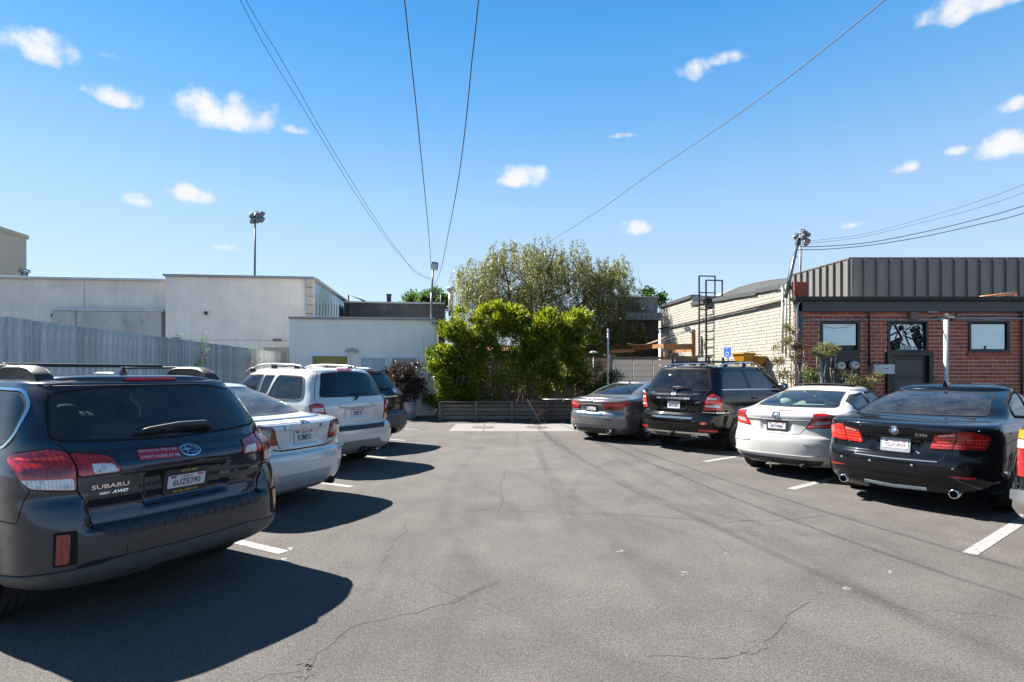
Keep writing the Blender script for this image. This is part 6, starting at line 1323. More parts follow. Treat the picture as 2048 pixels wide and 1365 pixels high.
# graphite estate car, nearest on the left
pt = paint('graphite_paint', (.030,.038,.052), .6, .5, .24, 1, .02)
c = Car('estate_car', 'dark graphite estate car with roof rails and a red bumper sticker, nearest on the left', *KEYS['subaru'], POSE['subaru'], pt, pockets=[(-1,.645,.660,.815,-.070,.022,.055),(-1,.30,.735,.945,-.040,.022)], flares=[(.99,.40,.02),(3.75,.40,.02)])
c.wheels(.99, 3.73, .345, .225, .775, spokes=10); c.cabin(M['seat_dark'], M['seat_dark'], 1.75, 2.65, 1.12)
c.window('rear_window', [(-.665,1.485),(-.35,1.528),(0,1.534),(.35,1.528),(.665,1.485),(.742,1.225),(.70,1.195),(.43,1.176),(0,1.16),(-.43,1.176),(-.70,1.195),(-.742,1.225)], M['g_dusty'], frit=.045, r=.03)
for md in ('left','right'):
    c.window('quarter_window', [(.52,1.23),(.55,1.40),(.66,1.50),(1.50,1.515),(1.42,1.17),(.60,1.165)], M['g_mid'], md, .03, r=.06, trim=M['chrome']); c.window('side_window', [(1.56,1.16),(1.63,1.515),(2.42,1.52),(2.46,1.14)], M['g_mid'], md, .02, r=.03); c.window('side_window', [(2.54,1.14),(2.50,1.52),(2.75,1.50),(3.25,1.20),(3.25,1.12)], M['g_light'], md, .02, r=.03)
c.window('windshield', [(-.62,1.12),(.62,1.12),(.58,1.48),(-.58,1.48)], M['g_light'], 'front', .03)
L_ = c.lamp([(.676,1.122),(.75,1.152),(.97,1.127),(1.03,1.095),(1.02,1.06),(.945,.985),(.893,.93),(.677,.903)], M['red'], .02, off=.014)
c.on(L_, 'clear_lens', [(.945,.984),(.690,.978),(.682,.908),(.889,.934)], M['clear'], .012, .017); c.on(L_, 'lens_shade', [(.70,1.04),(.93,1.045),(.92,1.0),(.70,.995)], M['red_dark'], .02, .0165); c.on(L_, 'lens_band', [(.70,1.10),(.96,1.105),(.97,1.085),(.70,1.078)], M['red_bright'], .008, .0165)
L_ = c.lamp([(.664,1.122),(.487,1.086),(.440,.988),(.664,.986)], M['red'], .02, off=.010, name='tailgate_light'); c.on(L_, 'clear_lens', [(.595,1.049),(.484,1.041),(.458,.996),(.585,.992)], M['clear'], .012, .0135)
seam(c, [(.668,1.50),(.70,1.40),(.742,1.215),(.70,1.17),(.670,1.125),(.672,.90),(.650,.85),(.615,.655)], .010); seam(c, [(-.60,.655),(.60,.655)], .012, both=False); seam(c, [(-.44,.968),(.44,.968)], .010, both=False); seam(c, [(-.70,1.545),(-.35,1.585),(0,1.595),(.35,1.585),(.70,1.545)], .008, both=False)
seam(c, [(1.32,1.13),(1.05,1.06),(.945,.975),(.90,.92),(1.02,.73),(1.27,.73)], .006)
c.strip('tailgate_crease', [(-.66,1.135),(-.3,1.118),(0,1.112),(.3,1.118),(.66,1.135)], .014, pt, off=.010, th=.02)
c.patch('bumper_step', [(-.60,.668),(-.54,.598),(.54,.598),(.60,.668)], M['plastic'], off=.006, th=.01)
for k in range(14): c.patch('step_ridge', [(-.50+k*.073,.665),(-.515+k*.073,.605),(-.49+k*.073,.605),(-.475+k*.073,.665)], M['plastic'], off=.011, th=.008)
up = [(-1.24,.395),(-.84,.432),(-.62,.445),(-.44,.470),(-.38,.468),(0,.462),(.38,.468),(.44,.470),(.62,.445),(.84,.432),(1.24,.395)]
c.patch('bumper_cladding', up+[(1.24,.312),(.8,.318),(.45,.325),(-.45,.325),(-.8,.318),(-1.24,.312)], M['clad'], off=.012, th=.03, h=.05)
for md in ('left','right'): c.patch('sill_cladding', [(1.42,.31),(1.44,.42),(3.27,.42),(3.29,.31)], M['clad'], md, .010, .02, h=.06); c.strip('side_crease', [(.8,.985),(2.,.99),(3.6,.95)], .012, pt, False, md, .006, .012)
c.patch('lower_notch', rounded([(-.30,.355),(.30,.355),(.27,.328),(-.27,.328)], .01), M['gap'], off=.0135, th=.003); c.patch('tow_cover', rounded([(-.45,.545),(-.37,.545),(-.37,.475),(-.45,.475)], .008), pt, off=.005, th=.006)
for sg in (1,-1):
    q = [(.735,.655),(.80,.656),(.81,.482),(.745,.483)]; q = q if sg > 0 else mir(q); b = c.patch('reflector_recess', rounded([(sg*.700,.672),(sg*.815,.672),(sg*.825,.468),(sg*.705,.468)], .012), M['gap'], off=.003, th=.002); c.patch('reflector', rounded(q, .01), M['red_dark'], off=.008, th=.006, parent=b)
p = c.plate((0,.862), '6UZE390', frame=True, w=.30, hh=.150); c.text('818 293 9966', .01, .862+.072, .021, M['gold'], c.fl, parent=p, off=.0145, sx=1.05); c.text('ROYAL CARS INC', 0, .862-.072, .022, M['gold'], c.fl, parent=p, off=.0145, sx=1.05)
s_ = c.patch('bumper_sticker', [(-.332,1.042),(-.065,1.030),(-.042,1.094),(-.310,1.105)], M['sticker'], off=.006, th=.003); c.text('CRYING IN THE CAR', -.186, 1.083, .031, M['white'], parent=s_, off=.0085, sx=.86, slope=-.045); c.text("DON'T HONK AT ME", -.190, 1.050, .031, M['white'], parent=s_, off=.0085, sx=.86, slope=-.045)
e = badge_ring(c, (.027,1.066), .072, M['emb_blue'], .007, .034)
def star(c, x, z, r, e, rz=None):
    P = []
    for k in range(8): a = math.pi*k/4; q = (1 if k % 2 == 0 else .22); P.append((x+math.cos(a)*r*q*(1.0 if k % 4 == 0 or k % 2 else 1), z+math.sin(a)*(rz or r)*q))
    c.patch('emblem_star', P, M['chrome'], off=.0115, th=.003, parent=e, h=.1, smooth=False)
star(c, .003, 1.070, .042, e, .026)
for x, z in ((.055,1.080),(.075,1.070),(.030,1.050),(.052,1.052),(.072,1.055)): star(c, x, z, .013, e, .009)
c.text('SUBARU', -.503, .908, .036, M['chrome'], sx=1.55, off=.013, bold=.022); c.text('AWD', -.455, .866, .027, M['chrome'], sx=1.3, off=.013, shear=.35); c.text('PZEV', -.54, .864, .018, M['chrome'], sx=1.35, off=.013, shear=.3)
c.finish()
sp = c.spoiler(.665, 1.598, 1.578, .075, 1.536, pt, M['plastic'], .014); c.lip_light(.20, M['red'], grow=.006)
c.fin(.92, pt, .075)
for sg in (1,-1):
    x = .60
    for y0, y1 in ((.68,1.22),(1.95,2.42)):
        z = min(c.roofz(x, y0+.1), c.roofz(x*.98, y1))-.012; hh = .105
        mb = MB(); prof = [(0,0),(.06,.06),(.12,.092),(.22,hh),(.42,hh),(.50,hh*.85),(.54,.05),(.54,0)]; V = []
        for xx in (-.055,-.045,.045,.055): V += [(sg*x+xx, y0+a, z+b*(1 if abs(xx) < .05 else .82)) for a, b in prof]
        n = len(prof); mb.add(V, [(k*n+i, k*n+(i+1) % n, (k+1)*n+(i+1) % n, (k+1)*n+i) for k in range(3) for i in range(n)]+[tuple(range(n)), tuple(3*n+i for i in range(n-1,-1,-1))]); rp = part('roof_rail_pod', mb, M['plastic'], c.root, True); rp.modifiers.new('b','BEVEL').width = .008
    z = c.roofz(x, 1.2)+.08; part('roof_rail', MB().bar((sg*x,1.15,z),(sg*x*.985,2.02,z+.0), .035,.022), M['plastic'], c.root, bevel=.006)
z = c.roofz(.3,1.9)+.07
for y in (1.35,1.95): part('cross_bar', MB().bar((-.57,y,z+.0),(.57,y,z+.0),.05,.022), M['plastic'], c.root, bevel=.008)
wp = part('rear_wiper', MB().tube([tuple(c.mapv('rear',a,z,o)) for a,z,o in ((.26,1.195,.02),(.20,1.215,.05),(0,1.222,.05),(-.2,1.212,.045),(-.305,1.203,.03))], [.022,.026,.020,.013,.004], 8), M['plastic'], c.root, True); part('wiper_blade', MB().tube([tuple(c.mapv('rear',a,z,.015)) for a,z in ((.20,1.203),(-.29,1.197))], .008, 6), M['gap'], wp)
c.common(1.1, .06, door_seams=((1.50,1.5),(2.50,1.5)), handles=((1.72,1.0),(2.66,.98))); c.mirror(3.05, 1.12, pt)

# silver saloon with a lip spoiler
pt = paint('silver_blue_paint', (.56,.60,.62), .35, .2, .36, 1, .03)
c = Car('silver_saloon', 'pale silver saloon with a boot lip spoiler, between the estate car and the silver off-roader', *KEYS['camry'], POSE['camry'], pt, pockets=[(-1,.225,.775,.965,-.030,.03)], flares=[(1.02,.39,.012),(3.8,.39,.012)])
c.wheels(1.02, 3.795, .325, .215, .79, spokes=7); c.cabin(M['seat_light'], M['cabin_light'], 1.55, 2.5, 1.02, shelf=(.72,1.075,.55,1.2))
c.window('rear_window', [(-.545,1.420),(0,1.442),(.545,1.420),(.70,1.115),(.66,1.097),(0,1.092),(-.66,1.097),(-.70,1.115)], M['g_skyhaze'], frit=.03, r=.03)
for md in ('left','right'):
    c.window('side_window', [(1.18,1.10),(1.68,1.33),(2.35,1.37),(2.38,1.06)], M['g_light'], md, .022, r=.05, trim=M['chrome']); c.window('side_window', [(2.46,1.06),(2.44,1.37),(2.7,1.36),(3.35,1.08),(3.35,1.04)], M['g_light'], md, .022, r=.04, trim=M['chrome'])
c.window('windshield', [(-.62,1.10),(.62,1.10),(.50,1.37),(-.50,1.37)], M['g_light'], 'front', .03)
L_ = c.lamp([(.397,.803),(.452,.992),(.62,1.015),(.80,1.02),(.92,.955),(.86,.86),(.50,.808)], M['red_dark'], .03, off=.012); c.on(L_, 'clear_lens', [(.480,.965),(.60,.985),(.80,.985),(.87,.95),(.82,.885),(.50,.875)], M['smoke'], .02, .0145); c.on(L_, 'lens_band', [(.43,.865),(.50,.865),(.83,.872),(.80,.858),(.50,.825),(.415,.82)], M['red'], .008, .0145)
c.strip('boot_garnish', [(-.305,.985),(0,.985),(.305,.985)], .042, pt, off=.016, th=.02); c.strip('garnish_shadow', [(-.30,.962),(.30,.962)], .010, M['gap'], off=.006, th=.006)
oval_badge(c, (0,1.008), .062, .040); c.disc('lock_button', (.235,.985), .012,.012, M['gap'], off=.018, th=.004)
c.plate((0,.862), '9UIM810'); c.text('CAMRY', -.53, 1.008, .034, M['chrome'], sx=1.15, off=.007, shear=.2); c.text('LE', .43, .755, .028, M['chrome'], sx=1.1, off=.007)
seam(c, [(.66,1.04),(.60,1.028),(.46,1.0),(.40,.81),(.36,.735)], .008); seam(c, [(-.37,.725),(.37,.725)], .016, both=False); seam(c, [(.45,.742),(.62,.80),(.88,.84)], .006); seam(c, [(.37,.728),(.45,.742)], .012)
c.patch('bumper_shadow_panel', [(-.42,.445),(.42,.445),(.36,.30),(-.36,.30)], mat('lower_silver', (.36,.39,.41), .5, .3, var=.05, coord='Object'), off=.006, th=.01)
c.finish(); c.spoiler(.66, 1.072, 1.062, .055, 1.035, pt, pt, .016)
part('muffler', MB().tube([(.50,.10,.25),(.50,.55,.25)], .05), M['under'], c.root, True); c.fin(1.8, M['plastic'], .03)
c.common(1.04, .08, door_seams=((1.42,1.35),(2.42,1.37)), handles=((1.75,.93),(2.62,.92))); c.mirror(3.1, 1.07, pt)

# silver off-roader
pt = paint('warm_silver_paint', (.58,.585,.565), .35, .2, .38, 1, .04)
c = Car('silver_suv', 'silver off-roader with roof rails and dark rear windows, third in the left row', *KEYS['highlander'], POSE['highlander'], pt, pockets=[(-1,.285,.865,1.035,-.028,.025)], flares=[(.98,.41,.02),(3.7,.41,.02)], cat='car')
c.wheels(.98, 3.695, .355, .225, .78, spokes=5); c.cabin(M['seat_dark'], M['seat_dark'], 1.75, 2.55, 1.14)
c.window('rear_window', [(-.50,1.625),(0,1.645),(.50,1.625),(.545,1.60),(.705,1.26),(.69,1.228),(0,1.222),(-.69,1.228),(-.705,1.26),(-.545,1.60)], M['g_black'], frit=.035, r=.03)
for md in ('left','right'):
    c.window('quarter_window', [(.50,1.22),(.62,1.555),(1.25,1.585),(1.40,1.20),(.62,1.185)], M['g_dark'], md, .025, r=.06, trim=M['clad']); c.window('side_window', [(1.50,1.19),(1.36,1.585),(1.62,1.59),(1.66,1.185)], M['g_dark'], md, .02, r=.02); c.window('side_window', [(1.74,1.185),(1.68,1.59),(2.38,1.59),(2.42,1.16)], M['g_dark'], md, .02, r=.03, trim=M['clad']); c.window('side_window', [(2.52,1.16),(2.48,1.585),(2.75,1.56),(3.25,1.22),(3.25,1.14)], M['g_mid'], md, .02, r=.04, trim=M['clad'])
c.window('windshield', [(-.64,1.16),(.64,1.16),(.56,1.56),(-.56,1.56)], M['g_light'], 'front', .03)
L_ = c.lamp([(.645,.805),(.705,1.118),(.80,1.128),(.93,1.10),(.90,.98),(.87,.815)], M['red'], .03, off=.013); c.on(L_, 'clear_lens', [(.70,1.0),(.71,1.06),(.88,1.055),(.88,.995)], M['clear'], .01, .0155); c.on(L_, 'lens_shade', [(.665,.90),(.69,.975),(.87,.975),(.86,.90)], M['red_dark'], .01, .0155)
seam(c, [(.57,1.64),(.70,1.45),(.80,1.22),(.80,1.14),(.70,1.11),(.64,.80),(.60,.735)], .008); seam(c, [(-.58,.735),(.58,.735)], .012, both=False)
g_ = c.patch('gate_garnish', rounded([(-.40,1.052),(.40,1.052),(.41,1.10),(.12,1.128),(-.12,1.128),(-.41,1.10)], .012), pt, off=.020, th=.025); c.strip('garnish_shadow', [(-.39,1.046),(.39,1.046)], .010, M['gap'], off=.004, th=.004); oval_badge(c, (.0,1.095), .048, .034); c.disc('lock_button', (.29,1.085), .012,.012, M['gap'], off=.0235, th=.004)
c.plate((0,.952), '8PBJ793'); c.text('HIGHLANDER', .56, 1.108, .024, M['chrome'], sx=1.0, off=.007); c.text('HYBRID', -.52, 1.058, .024, M['chrome'], sx=1.1, off=.007)
c.patch('bumper_step', [(-.56,.728),(-.52,.668),(.52,.668),(.56,.728)], M['plastic'], off=.005, th=.01)
c.patch('lower_valance', [(-.80,.36),(-.45,.42),(-.40,.49),(.40,.49),(.45,.42),(.80,.36),(.7,.285),(-.7,.285)], mat('dull_grey_valance', (.20,.20,.195), .6, .1, var=.1, coord='Object'), off=.006, th=.02, h=.05)
c.strip('bumper_crease', [(-.85,.60),(0,.585),(.85,.60)], .014, pt, off=.008, th=.014)
part('tow_hitch', MB().box((0,.10,.33), (.11,.26,.09)).box((0,-.02,.33), (.09,.02,.09)).box((0,.12,.33), (.9,.06,.06)).box((.22,.06,.31), (.14,.12,.07)), M['under'], c.root, bevel=.01); part('hitch_socket', MB().box((0,-.032,.33), (.055,.008,.055)), M['gap'], c.root)
part('muffler', MB().tube([(.62,.12,.32),(.62,.6,.32)], .06), M['under'], c.root, True)
c.finish(); c.lamp([(-.15,1.682),(.15,1.682),(.15,1.655),(-.15,1.655)], M['red_dark'], .006, off=.02, name='high_brake_light', sides=(1,), gasket=False)
c.rails(.60, .75, 2.42, M['grey_metal'], .075, .020)
wp = part('rear_wiper', MB().tube([tuple(c.mapv('rear',a,z,o)) for a,z,o in ((-.05,1.165,.03),(.02,1.23,.04),(.10,1.262,.03))], [.022,.014,.010], 8), M['plastic'], c.root, True); part('wiper_blade', MB().tube([tuple(c.mapv('rear',a,z,.02)) for a,z in ((-.10,1.272),(.30,1.262))], .010, 6), M['plastic'], wp)
c.common(1.14, -.05, door_seams=((1.44,1.56),(2.44,1.57)), handles=((1.78,1.02),(2.62,1.0))); c.mirror(3.05, 1.18, pt)

# black off-roader behind it
pt = paint('black_paint', (.004,.004,.0045), .1, .2, .3, .8, .005)
c = Car('black_suv', 'black off-roader furthest back on the left, half hidden behind the silver one', *KEYS['jeep'], (-2.70,12.05,61), pt, pockets=[(-1,.30,.93,1.09,-.03,.025)], flares=[(.98,.45,.025),(3.9,.45,.025)])
c.wheels(.98, 3.89, .375, .245, .81, spokes=5); c.cabin(M['seat_dark'], M['seat_dark'], 1.8, 2.65, 1.18)
c.window('rear_window', [(-.56,1.575),(0,1.60),(.56,1.575),(.72,1.30),(.68,1.265),(0,1.255),(-.68,1.265),(-.72,1.30)], M['g_dark'], frit=.03, r=.03)
for md in ('left','right'): c.window('quarter_window', [(.6,1.25),(.75,1.58),(1.45,1.60),(1.45,1.23)], M['g_dark'], md, .025, r=.05, trim=M['chrome']); c.window('side_window', [(1.52,1.22),(1.52,1.60),(3.0,1.56),(3.3,1.2)], M['g_dark'], md, .025, r=.05)
L_ = c.lamp([(.38,1.272),(.56,1.278),(.78,1.245),(.90,1.20),(.90,1.14),(.52,1.155),(.39,1.165)], M['red_dark'], .02, off=.012); c.on(L_, 'clear_lens', [(.395,1.262),(.545,1.268),(.50,1.175),(.405,1.180)], M['clear'], .012, .0145)
c.text('Jeep', 0, 1.160, .075, M['chrome'], sx=1.05, off=.009); c.strip('chrome_bar', [(-.44,1.108),(.44,1.116)], .016, M['chrome'], off=.016, th=.016)
p = c.plate((.02,1.005), '', frame=True, top=''); c.patch('bumper_fascia', [(-.95,.775),(.95,.775),(.93,.46),(-.93,.46)], M['clad'], off=.008, th=.02, h=.06); c.lamp([(.60,.84),(.88,.84),(.86,.80),(.62,.80)], M['red_dark'], .01, name='reflector')
seam(c, [(.66,1.56),(.78,1.28),(.62,1.14),(.58,.80)], .008); seam(c, [(-.58,.80),(.58,.80)], .01, both=False)
c.finish(); c.spoiler(.66, 1.695, 1.665, .10, 1.60, pt, M['plastic'], .02); c.lip_light(.28, M['red']); c.rails(.62, .85, 2.5, M['chrome'], .06, .016)
part('rear_wiper', MB().tube([tuple(c.mapv('rear',a,z,o)) for a,z,o in ((0,1.262,.02),(.0,1.28,.05),(.34,1.285,.03))], .016, 6), M['plastic'], c.root, True); c.common(1.2, .0, door_seams=((1.5,1.6),)); c.mirror(3.1, 1.2, pt)

# grey saloon, far right row
pt = paint('mid_grey_paint', (.185,.19,.198), .6, .25, .30, 1, .02)
c = Car('grey_saloon', 'mid grey saloon with twin exhausts, furthest back in the right row', *KEYS['infiniti'], POSE['infiniti'], pt, pockets=[(-1,.38,.70,.855,-.018,.03)], flares=[(1.08,.39,.02),(3.95,.39,.02)])
c.wheels(1.08, 3.93, .33, .225, .79, spokes=10); c.cabin(M['seat_dark'], M['seat_dark'], 1.5, 2.5, 1.0, shelf=(.66,1.05,.55,1.2))
c.window('rear_window', [(-.47,1.345),(0,1.362),(.47,1.345),(.60,1.115),(.56,1.10),(0,1.090),(-.56,1.10),(-.60,1.115)], M['g_dark'], frit=.025, r=.03)
for md in ('left','right'): c.window('side_window', [(1.16,1.10),(1.24,1.21),(1.62,1.325),(2.35,1.36),(2.38,1.04)], M['g_dark'], md, .02, r=.05, trim=M['chrome']); c.window('side_window', [(2.46,1.03),(2.44,1.36),(2.7,1.35),(3.4,1.05),(3.4,1.01)], M['g_mid'], md, .02, r=.04, trim=M['chrome'])
c.window('windshield', [(-.60,1.08),(.60,1.08),(.50,1.34),(-.50,1.34)], M['g_light'], 'front', .03)
L_ = c.lamp([(.312,.873),(.36,.905),(.50,.938),(.66,.935),(1.0,.953),(1.0,.930),(.86,.830),(.73,.770),(.39,.800)], M['red'], .02, off=.012); c.on(L_, 'clear_lens', ellipse(.385,.868,.026,.024,12), M['smoke'], .002, .0145); c.on(L_, 'lens_band', [(.42,.885),(.68,.90),(.90,.915),(.72,.865),(.43,.86)], M['red_bright'], .01, .0145); c.on(L_, 'lens_shade', [(.45,.845),(.72,.85),(.78,.815),(.72,.795),(.46,.812)], M['red_dark'], .01, .0145)
c.strip('chrome_bar', [(-.335,.893),(0,.900),(.335,.893)], .026, M['chrome'], off=.014, th=.014); c.strip('lower_chrome', [(-.36,.660),(0,.655),(.36,.660)], .034, M['chrome'], off=.010, th=.01)
p = c.plate((.02,.785), '', frame=True, top=''); c.text('DEALER', .02, .765, .055, M['white'], c.fl, parent=p, off=.0165, sx=.95)
e = c.ring('emblem', (0,.985), .062, .030, .008, M['chrome'], off=.012, th=.012)
for sg in (1,-1): c.strip('emblem_stroke', [(sg*.03,.962),(sg*.008,.995)], .009, M['chrome'], off=.012, th=.01, parent=e)
seam(c, [(.62,1.0),(.615,.945)], .006); seam(c, [(.31,.86),(.40,.79),(.62,.76)], .005); seam(c, [(.60,.755),(.42,.640),(0,.632)], .008)
c.strip('bumper_crease', [(-.85,.405),(-.4,.425),(.4,.425),(.85,.405)], .020, pt, off=.010, th=.016); c.patch('lower_valance', [(-.72,.335),(.72,.335),(.60,.23),(-.60,.23)], M['plastic'], off=.006, th=.02)
for sg in (1,-1): q = [(.43,.552),(.635,.557),(.59,.528),(.51,.522)]; c.patch('reflector', rounded(q if sg > 0 else mir(q), .01), M['red_dark'], off=.006, th=.004)
for a in (-.5,-.18,.18,.5): c.disc('parking_sensor', (a,.505), .013, .013, M['grey_metal'], off=.003, th=0)
exhaust_tips(c, [(.50,.10,.285),(-.50,.10,.285)], .052); c.finish(); c.fin(1.62, pt, .04); c.spoiler(.60, 1.035, 1.02, .025, .985, pt, pt, .01)
c.common(1.02, .10, door_seams=((1.42,1.32),(2.42,1.36)), handles=((1.75,.92),(2.65,.90))); c.mirror(3.1, 1.06, pt)

# big black seven seater
pt = paint('gloss_black_paint', (.003,.003,.0035), .1, .2, .28, .85, .004)
c = Car('black_offroader', 'big glossy black off-roader with chrome trim and roof rails, right row', *KEYS['merc'], POSE['merc'], pt, pockets=[(-1,.30,.885,1.06,-.03,.03)], flares=[(1.08,.45,.02),(4.15,.45,.02)])
c.wheels(1.08, 4.155, .375, .265, .81, spokes=7); c.cabin(M['seat_dark'], M['seat_dark'], 1.95, 2.9, 1.2)
c.window('rear_window', [(-.60,1.69),(0,1.705),(.60,1.69),(.79,1.30),(.77,1.268),(0,1.258),(-.77,1.268),(-.79,1.30)], M['g_dark'], frit=.04, r=.03)
for md in ('left','right'):
    c.window('quarter_window', [(.46,1.305),(.64,1.665),(1.42,1.68),(1.50,1.295)], M['g_dark'], md, .03, r=.04); c.window('side_window', [(1.56,1.295),(1.50,1.68),(2.30,1.68),(2.56,1.275)], M['g_dark'], md, .03, r=.03); c.window('side_window', [(2.64,1.27),(2.40,1.68),(2.95,1.63),(3.62,1.30),(3.62,1.25)], M['g_light'], md, .03, r=.05)
    c.strip('belt_chrome', [(.47,1.288),(1.5,1.278),(2.6,1.262),(3.6,1.245)], .022, M['chrome'], False, md, .008, .012); c.strip('rocker_crease', [(1.5,.62),(3.7,.62)], .02, pt, False, md, .01, .02)
    c.patch('fuel_flap', rounded([(.95,1.02),(1.14,1.02),(1.14,1.20),(.95,1.20)], .07), pt, md, .0025, .004) if md == 'right' else None
c.window('windshield', [(-.66,1.30),(.66,1.30),(.60,1.68),(-.60,1.68)], M['g_light'], 'front', .03)
L_ = c.lamp([(.678,.882),(.745,1.132),(.835,1.200),(.955,1.165),(1.085,1.052),(1.05,.872)], M['red'], .03, off=.016)
c.on(L_, 'clear_lens', [(.766,1.130),(.938,1.120),(.932,1.085),(.757,1.090)], M['clear'], .008, .0195); c.on(L_, 'clear_lens', [(.718,.942),(.735,.978),(1.012,.982),(1.0,.928)], M['clear'], .008, .0195); c.on(L_, 'lens_band', [(.75,1.07),(.98,1.075),(1.04,1.03),(.74,1.01)], M['red_bright'], .01, .019)
c.strip('gate_chrome', [(-.405,1.100),(0,1.103),(.405,1.100)], .036, M['chrome'], off=.022, th=.022)
e = c.ring('emblem', (-.0,1.212), .050, .050, .009, M['chrome'], off=.014, th=.014)
for k in range(3): a = math.pi/2+k*2.0944; c.strip('emblem_spoke', [(0,1.212),(.047*math.cos(a),1.212+.047*math.sin(a))], .010, M['chrome'], off=.014, th=.012, parent=e)
c.plate((0,.962), '6MWE807'); c.text('GL 350', -.575, 1.205, .044, M['chrome'], sx=1.0, off=.009); c.text('BLUETEC', .52, 1.195, .033, M['chrome'], sx=1.05, off=.009)
c.patch('bumper_step', [(-.50,.722),(-.48,.690),(.48,.690),(.50,.722)], M['chrome'], off=.008, th=.014)
for k in range(16): c.patch('step_tread', rounded([(-.44+k*.057,.714),(-.405+k*.057,.714),(-.405+k*.057,.700),(-.44+k*.057,.700)], .004), M['plastic'], off=.012, th=.006)
for sg in (1,-1): q = [(.655,.835),(1.0,.826),(1.32,.820)]; c.strip('bumper_chrome', q if sg > 0 else mir(q), .014, M['chrome'], off=.006, th=.010)
seam(c, [(.62,1.70),(.80,1.29),(.70,1.22),(.66,.87),(.615,.755),(.55,.735)], .008); seam(c, [(-.55,.733),(.55,.733)], .010, both=False)
c.strip('bumper_crease', [(-.90,.565),(0,.552),(.90,.565)], .020, pt, off=.012, th=.018)
for sg in (1,-1): q = [(.605,.455),(.637,.495),(1.0,.490),(1.01,.442)]; c.patch('reflector', rounded(q if sg > 0 else mir(q), .008), M['red'], off=.008, th=.008)
c.patch('skid_plate', [(-.80,.425),(.80,.425),(.83,.335),(.70,.315),(-.70,.315),(-.83,.335)], M['rim'], off=.014, th=.03); c.strip('skid_edge', [(-.80,.420),(0,.412),(.80,.420)], .030, M['chrome'], off=.026, th=.02)
for sg in (1,-1): q = [(sg*.56,.395),(sg*.78,.395),(sg*.80,.345),(sg*.58,.345)]; x_ = c.strip('exhaust_pipe', rounded(q, .01), .018, M['chrome'], True, off=.034, th=.03); c.patch('exhaust_bore', rounded(q, .012), M['gap'], off=.020, th=.0, parent=x_)
c.patch('undertray_centre', [(-.45,.385),(.45,.385),(.40,.31),(-.40,.31)], M['plastic'], off=.018, th=.01); part('tow_hitch', MB().box((0,.04,.36),(.10,.18,.08)), M['under'], c.root, bevel=.01); part('hitch_socket', MB().box((0,-.053,.36),(.055,.008,.055)), M['gap'], c.root)
s_ = c.patch('round_badge', rounded([(.66,.635),(.80,.635),(.80,.592),(.66,.592)], .02), M['orange'], off=.008, th=.004); c.text('K', .70, .613, .026, M['white'], parent=s_, off=.0095, sx=1.5)
c.finish(); c.spoiler(.64, 1.765, 1.745, .06, 1.712, pt, M['plastic'], .016); c.rails(.66, .75, 2.85, M['chrome'], .07, .020); part('roof_antenna', MB().ball((0,1.2,c.roofz(0,1.2)+.01),(.04,.09,.03)), pt, c.root, True)
wp = part('rear_wiper', MB().tube([tuple(c.mapv('rear',a,z,o)) for a,z,o in ((-.01,1.255,.02),(-.01,1.30,.06),(.12,1.315,.05),(.36,1.290,.03))], [.02,.022,.016,.008], 8), M['plastic'], c.root, True)
c.common(1.26, -.02, door_seams=((1.53,1.66),(2.60,1.62)), handles=((1.66,1.09),(2.85,1.07)), hz=M['plastic']); c.mirror(3.45, 1.28, pt)

# white coupe
pt = paint('pearl_white_paint', (.42,.42,.40), .0, .06, .4, 1, .02, (.5,.48,.44))
c = Car('white_coupe', 'white two door coupe, second from the front in the right row', *KEYS['civic'], POSE['civic'], pt, pockets=[(-1,.235,.72,.885,-.022,.03)], flares=[(.90,.38,.015),(3.5,.38,.015)])
c.wheels(.90, 3.52, .318, .205, .755, spokes=5); c.cabin(M['seat_light'], M['cabin_light'], 1.25, 2.2, .99, shelf=(.52,1.055,.5,1.05))
c.window('rear_window', [(-.50,1.312),(0,1.33),(.50,1.312),(.655,1.105),(.62,1.085),(0,1.078),(-.62,1.085),(-.655,1.105)], M['g_light'], frit=.035, r=.03)
for md in ('left','right'): c.window('quarter_window', [(.99,1.155),(1.30,1.25),(1.66,1.285),(1.585,1.115),(1.03,1.045)], M['g_mid'], md, .02, r=.03, trim=M['plastic']); c.window('side_window', [(1.66,1.06),(1.74,1.288),(2.25,1.315),(2.55,1.28),(3.05,1.06),(3.05,1.02)], M['g_mid'], md, .02, r=.05, trim=M['plastic'])
c.window('windshield', [(-.58,1.06),(.58,1.06),(.46,1.30),(-.46,1.30)], M['g_light'], 'front', .03)
L_ = c.lamp([(.432,.793),(.53,.935),(.545,1.005),(.64,1.012),(.87,.979),(.92,.95),(.835,.818)], M['red'], .012, off=.010); c.on(L_, 'clear_lens', [(.508,.835),(.564,.902),(.792,.908),(.752,.866)], M['smoke'], .01, .0125); c.on(L_, 'lens_shade', [(.55,.985),(.64,.99),(.84,.965),(.80,.925),(.56,.918)], M['red_dark'], .01, .0125); c.on(L_, 'lens_band', [(.49,.822),(.76,.85),(.79,.845),(.77,.825),(.47,.808)], M['red_bright'], .006, .0125)
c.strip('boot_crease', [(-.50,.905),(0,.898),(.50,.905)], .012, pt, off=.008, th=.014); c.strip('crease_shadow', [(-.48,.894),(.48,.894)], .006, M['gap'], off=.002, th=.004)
e = c.strip('emblem', rounded([(-.055,1.005),(.055,1.005),(.046,.925),(-.046,.925)], .02), .009, M['chrome'], True, off=.012, th=.012)
for sg in (1,-1): c.strip('emblem_stroke', [(sg*.034,.995),(sg*.022,.935)], .012, M['chrome'], off=.012, th=.01, parent=e)
c.strip('emblem_stroke', [(-.026,.968),(.026,.968)], .011, M['chrome'], off=.012, th=.01, parent=e)
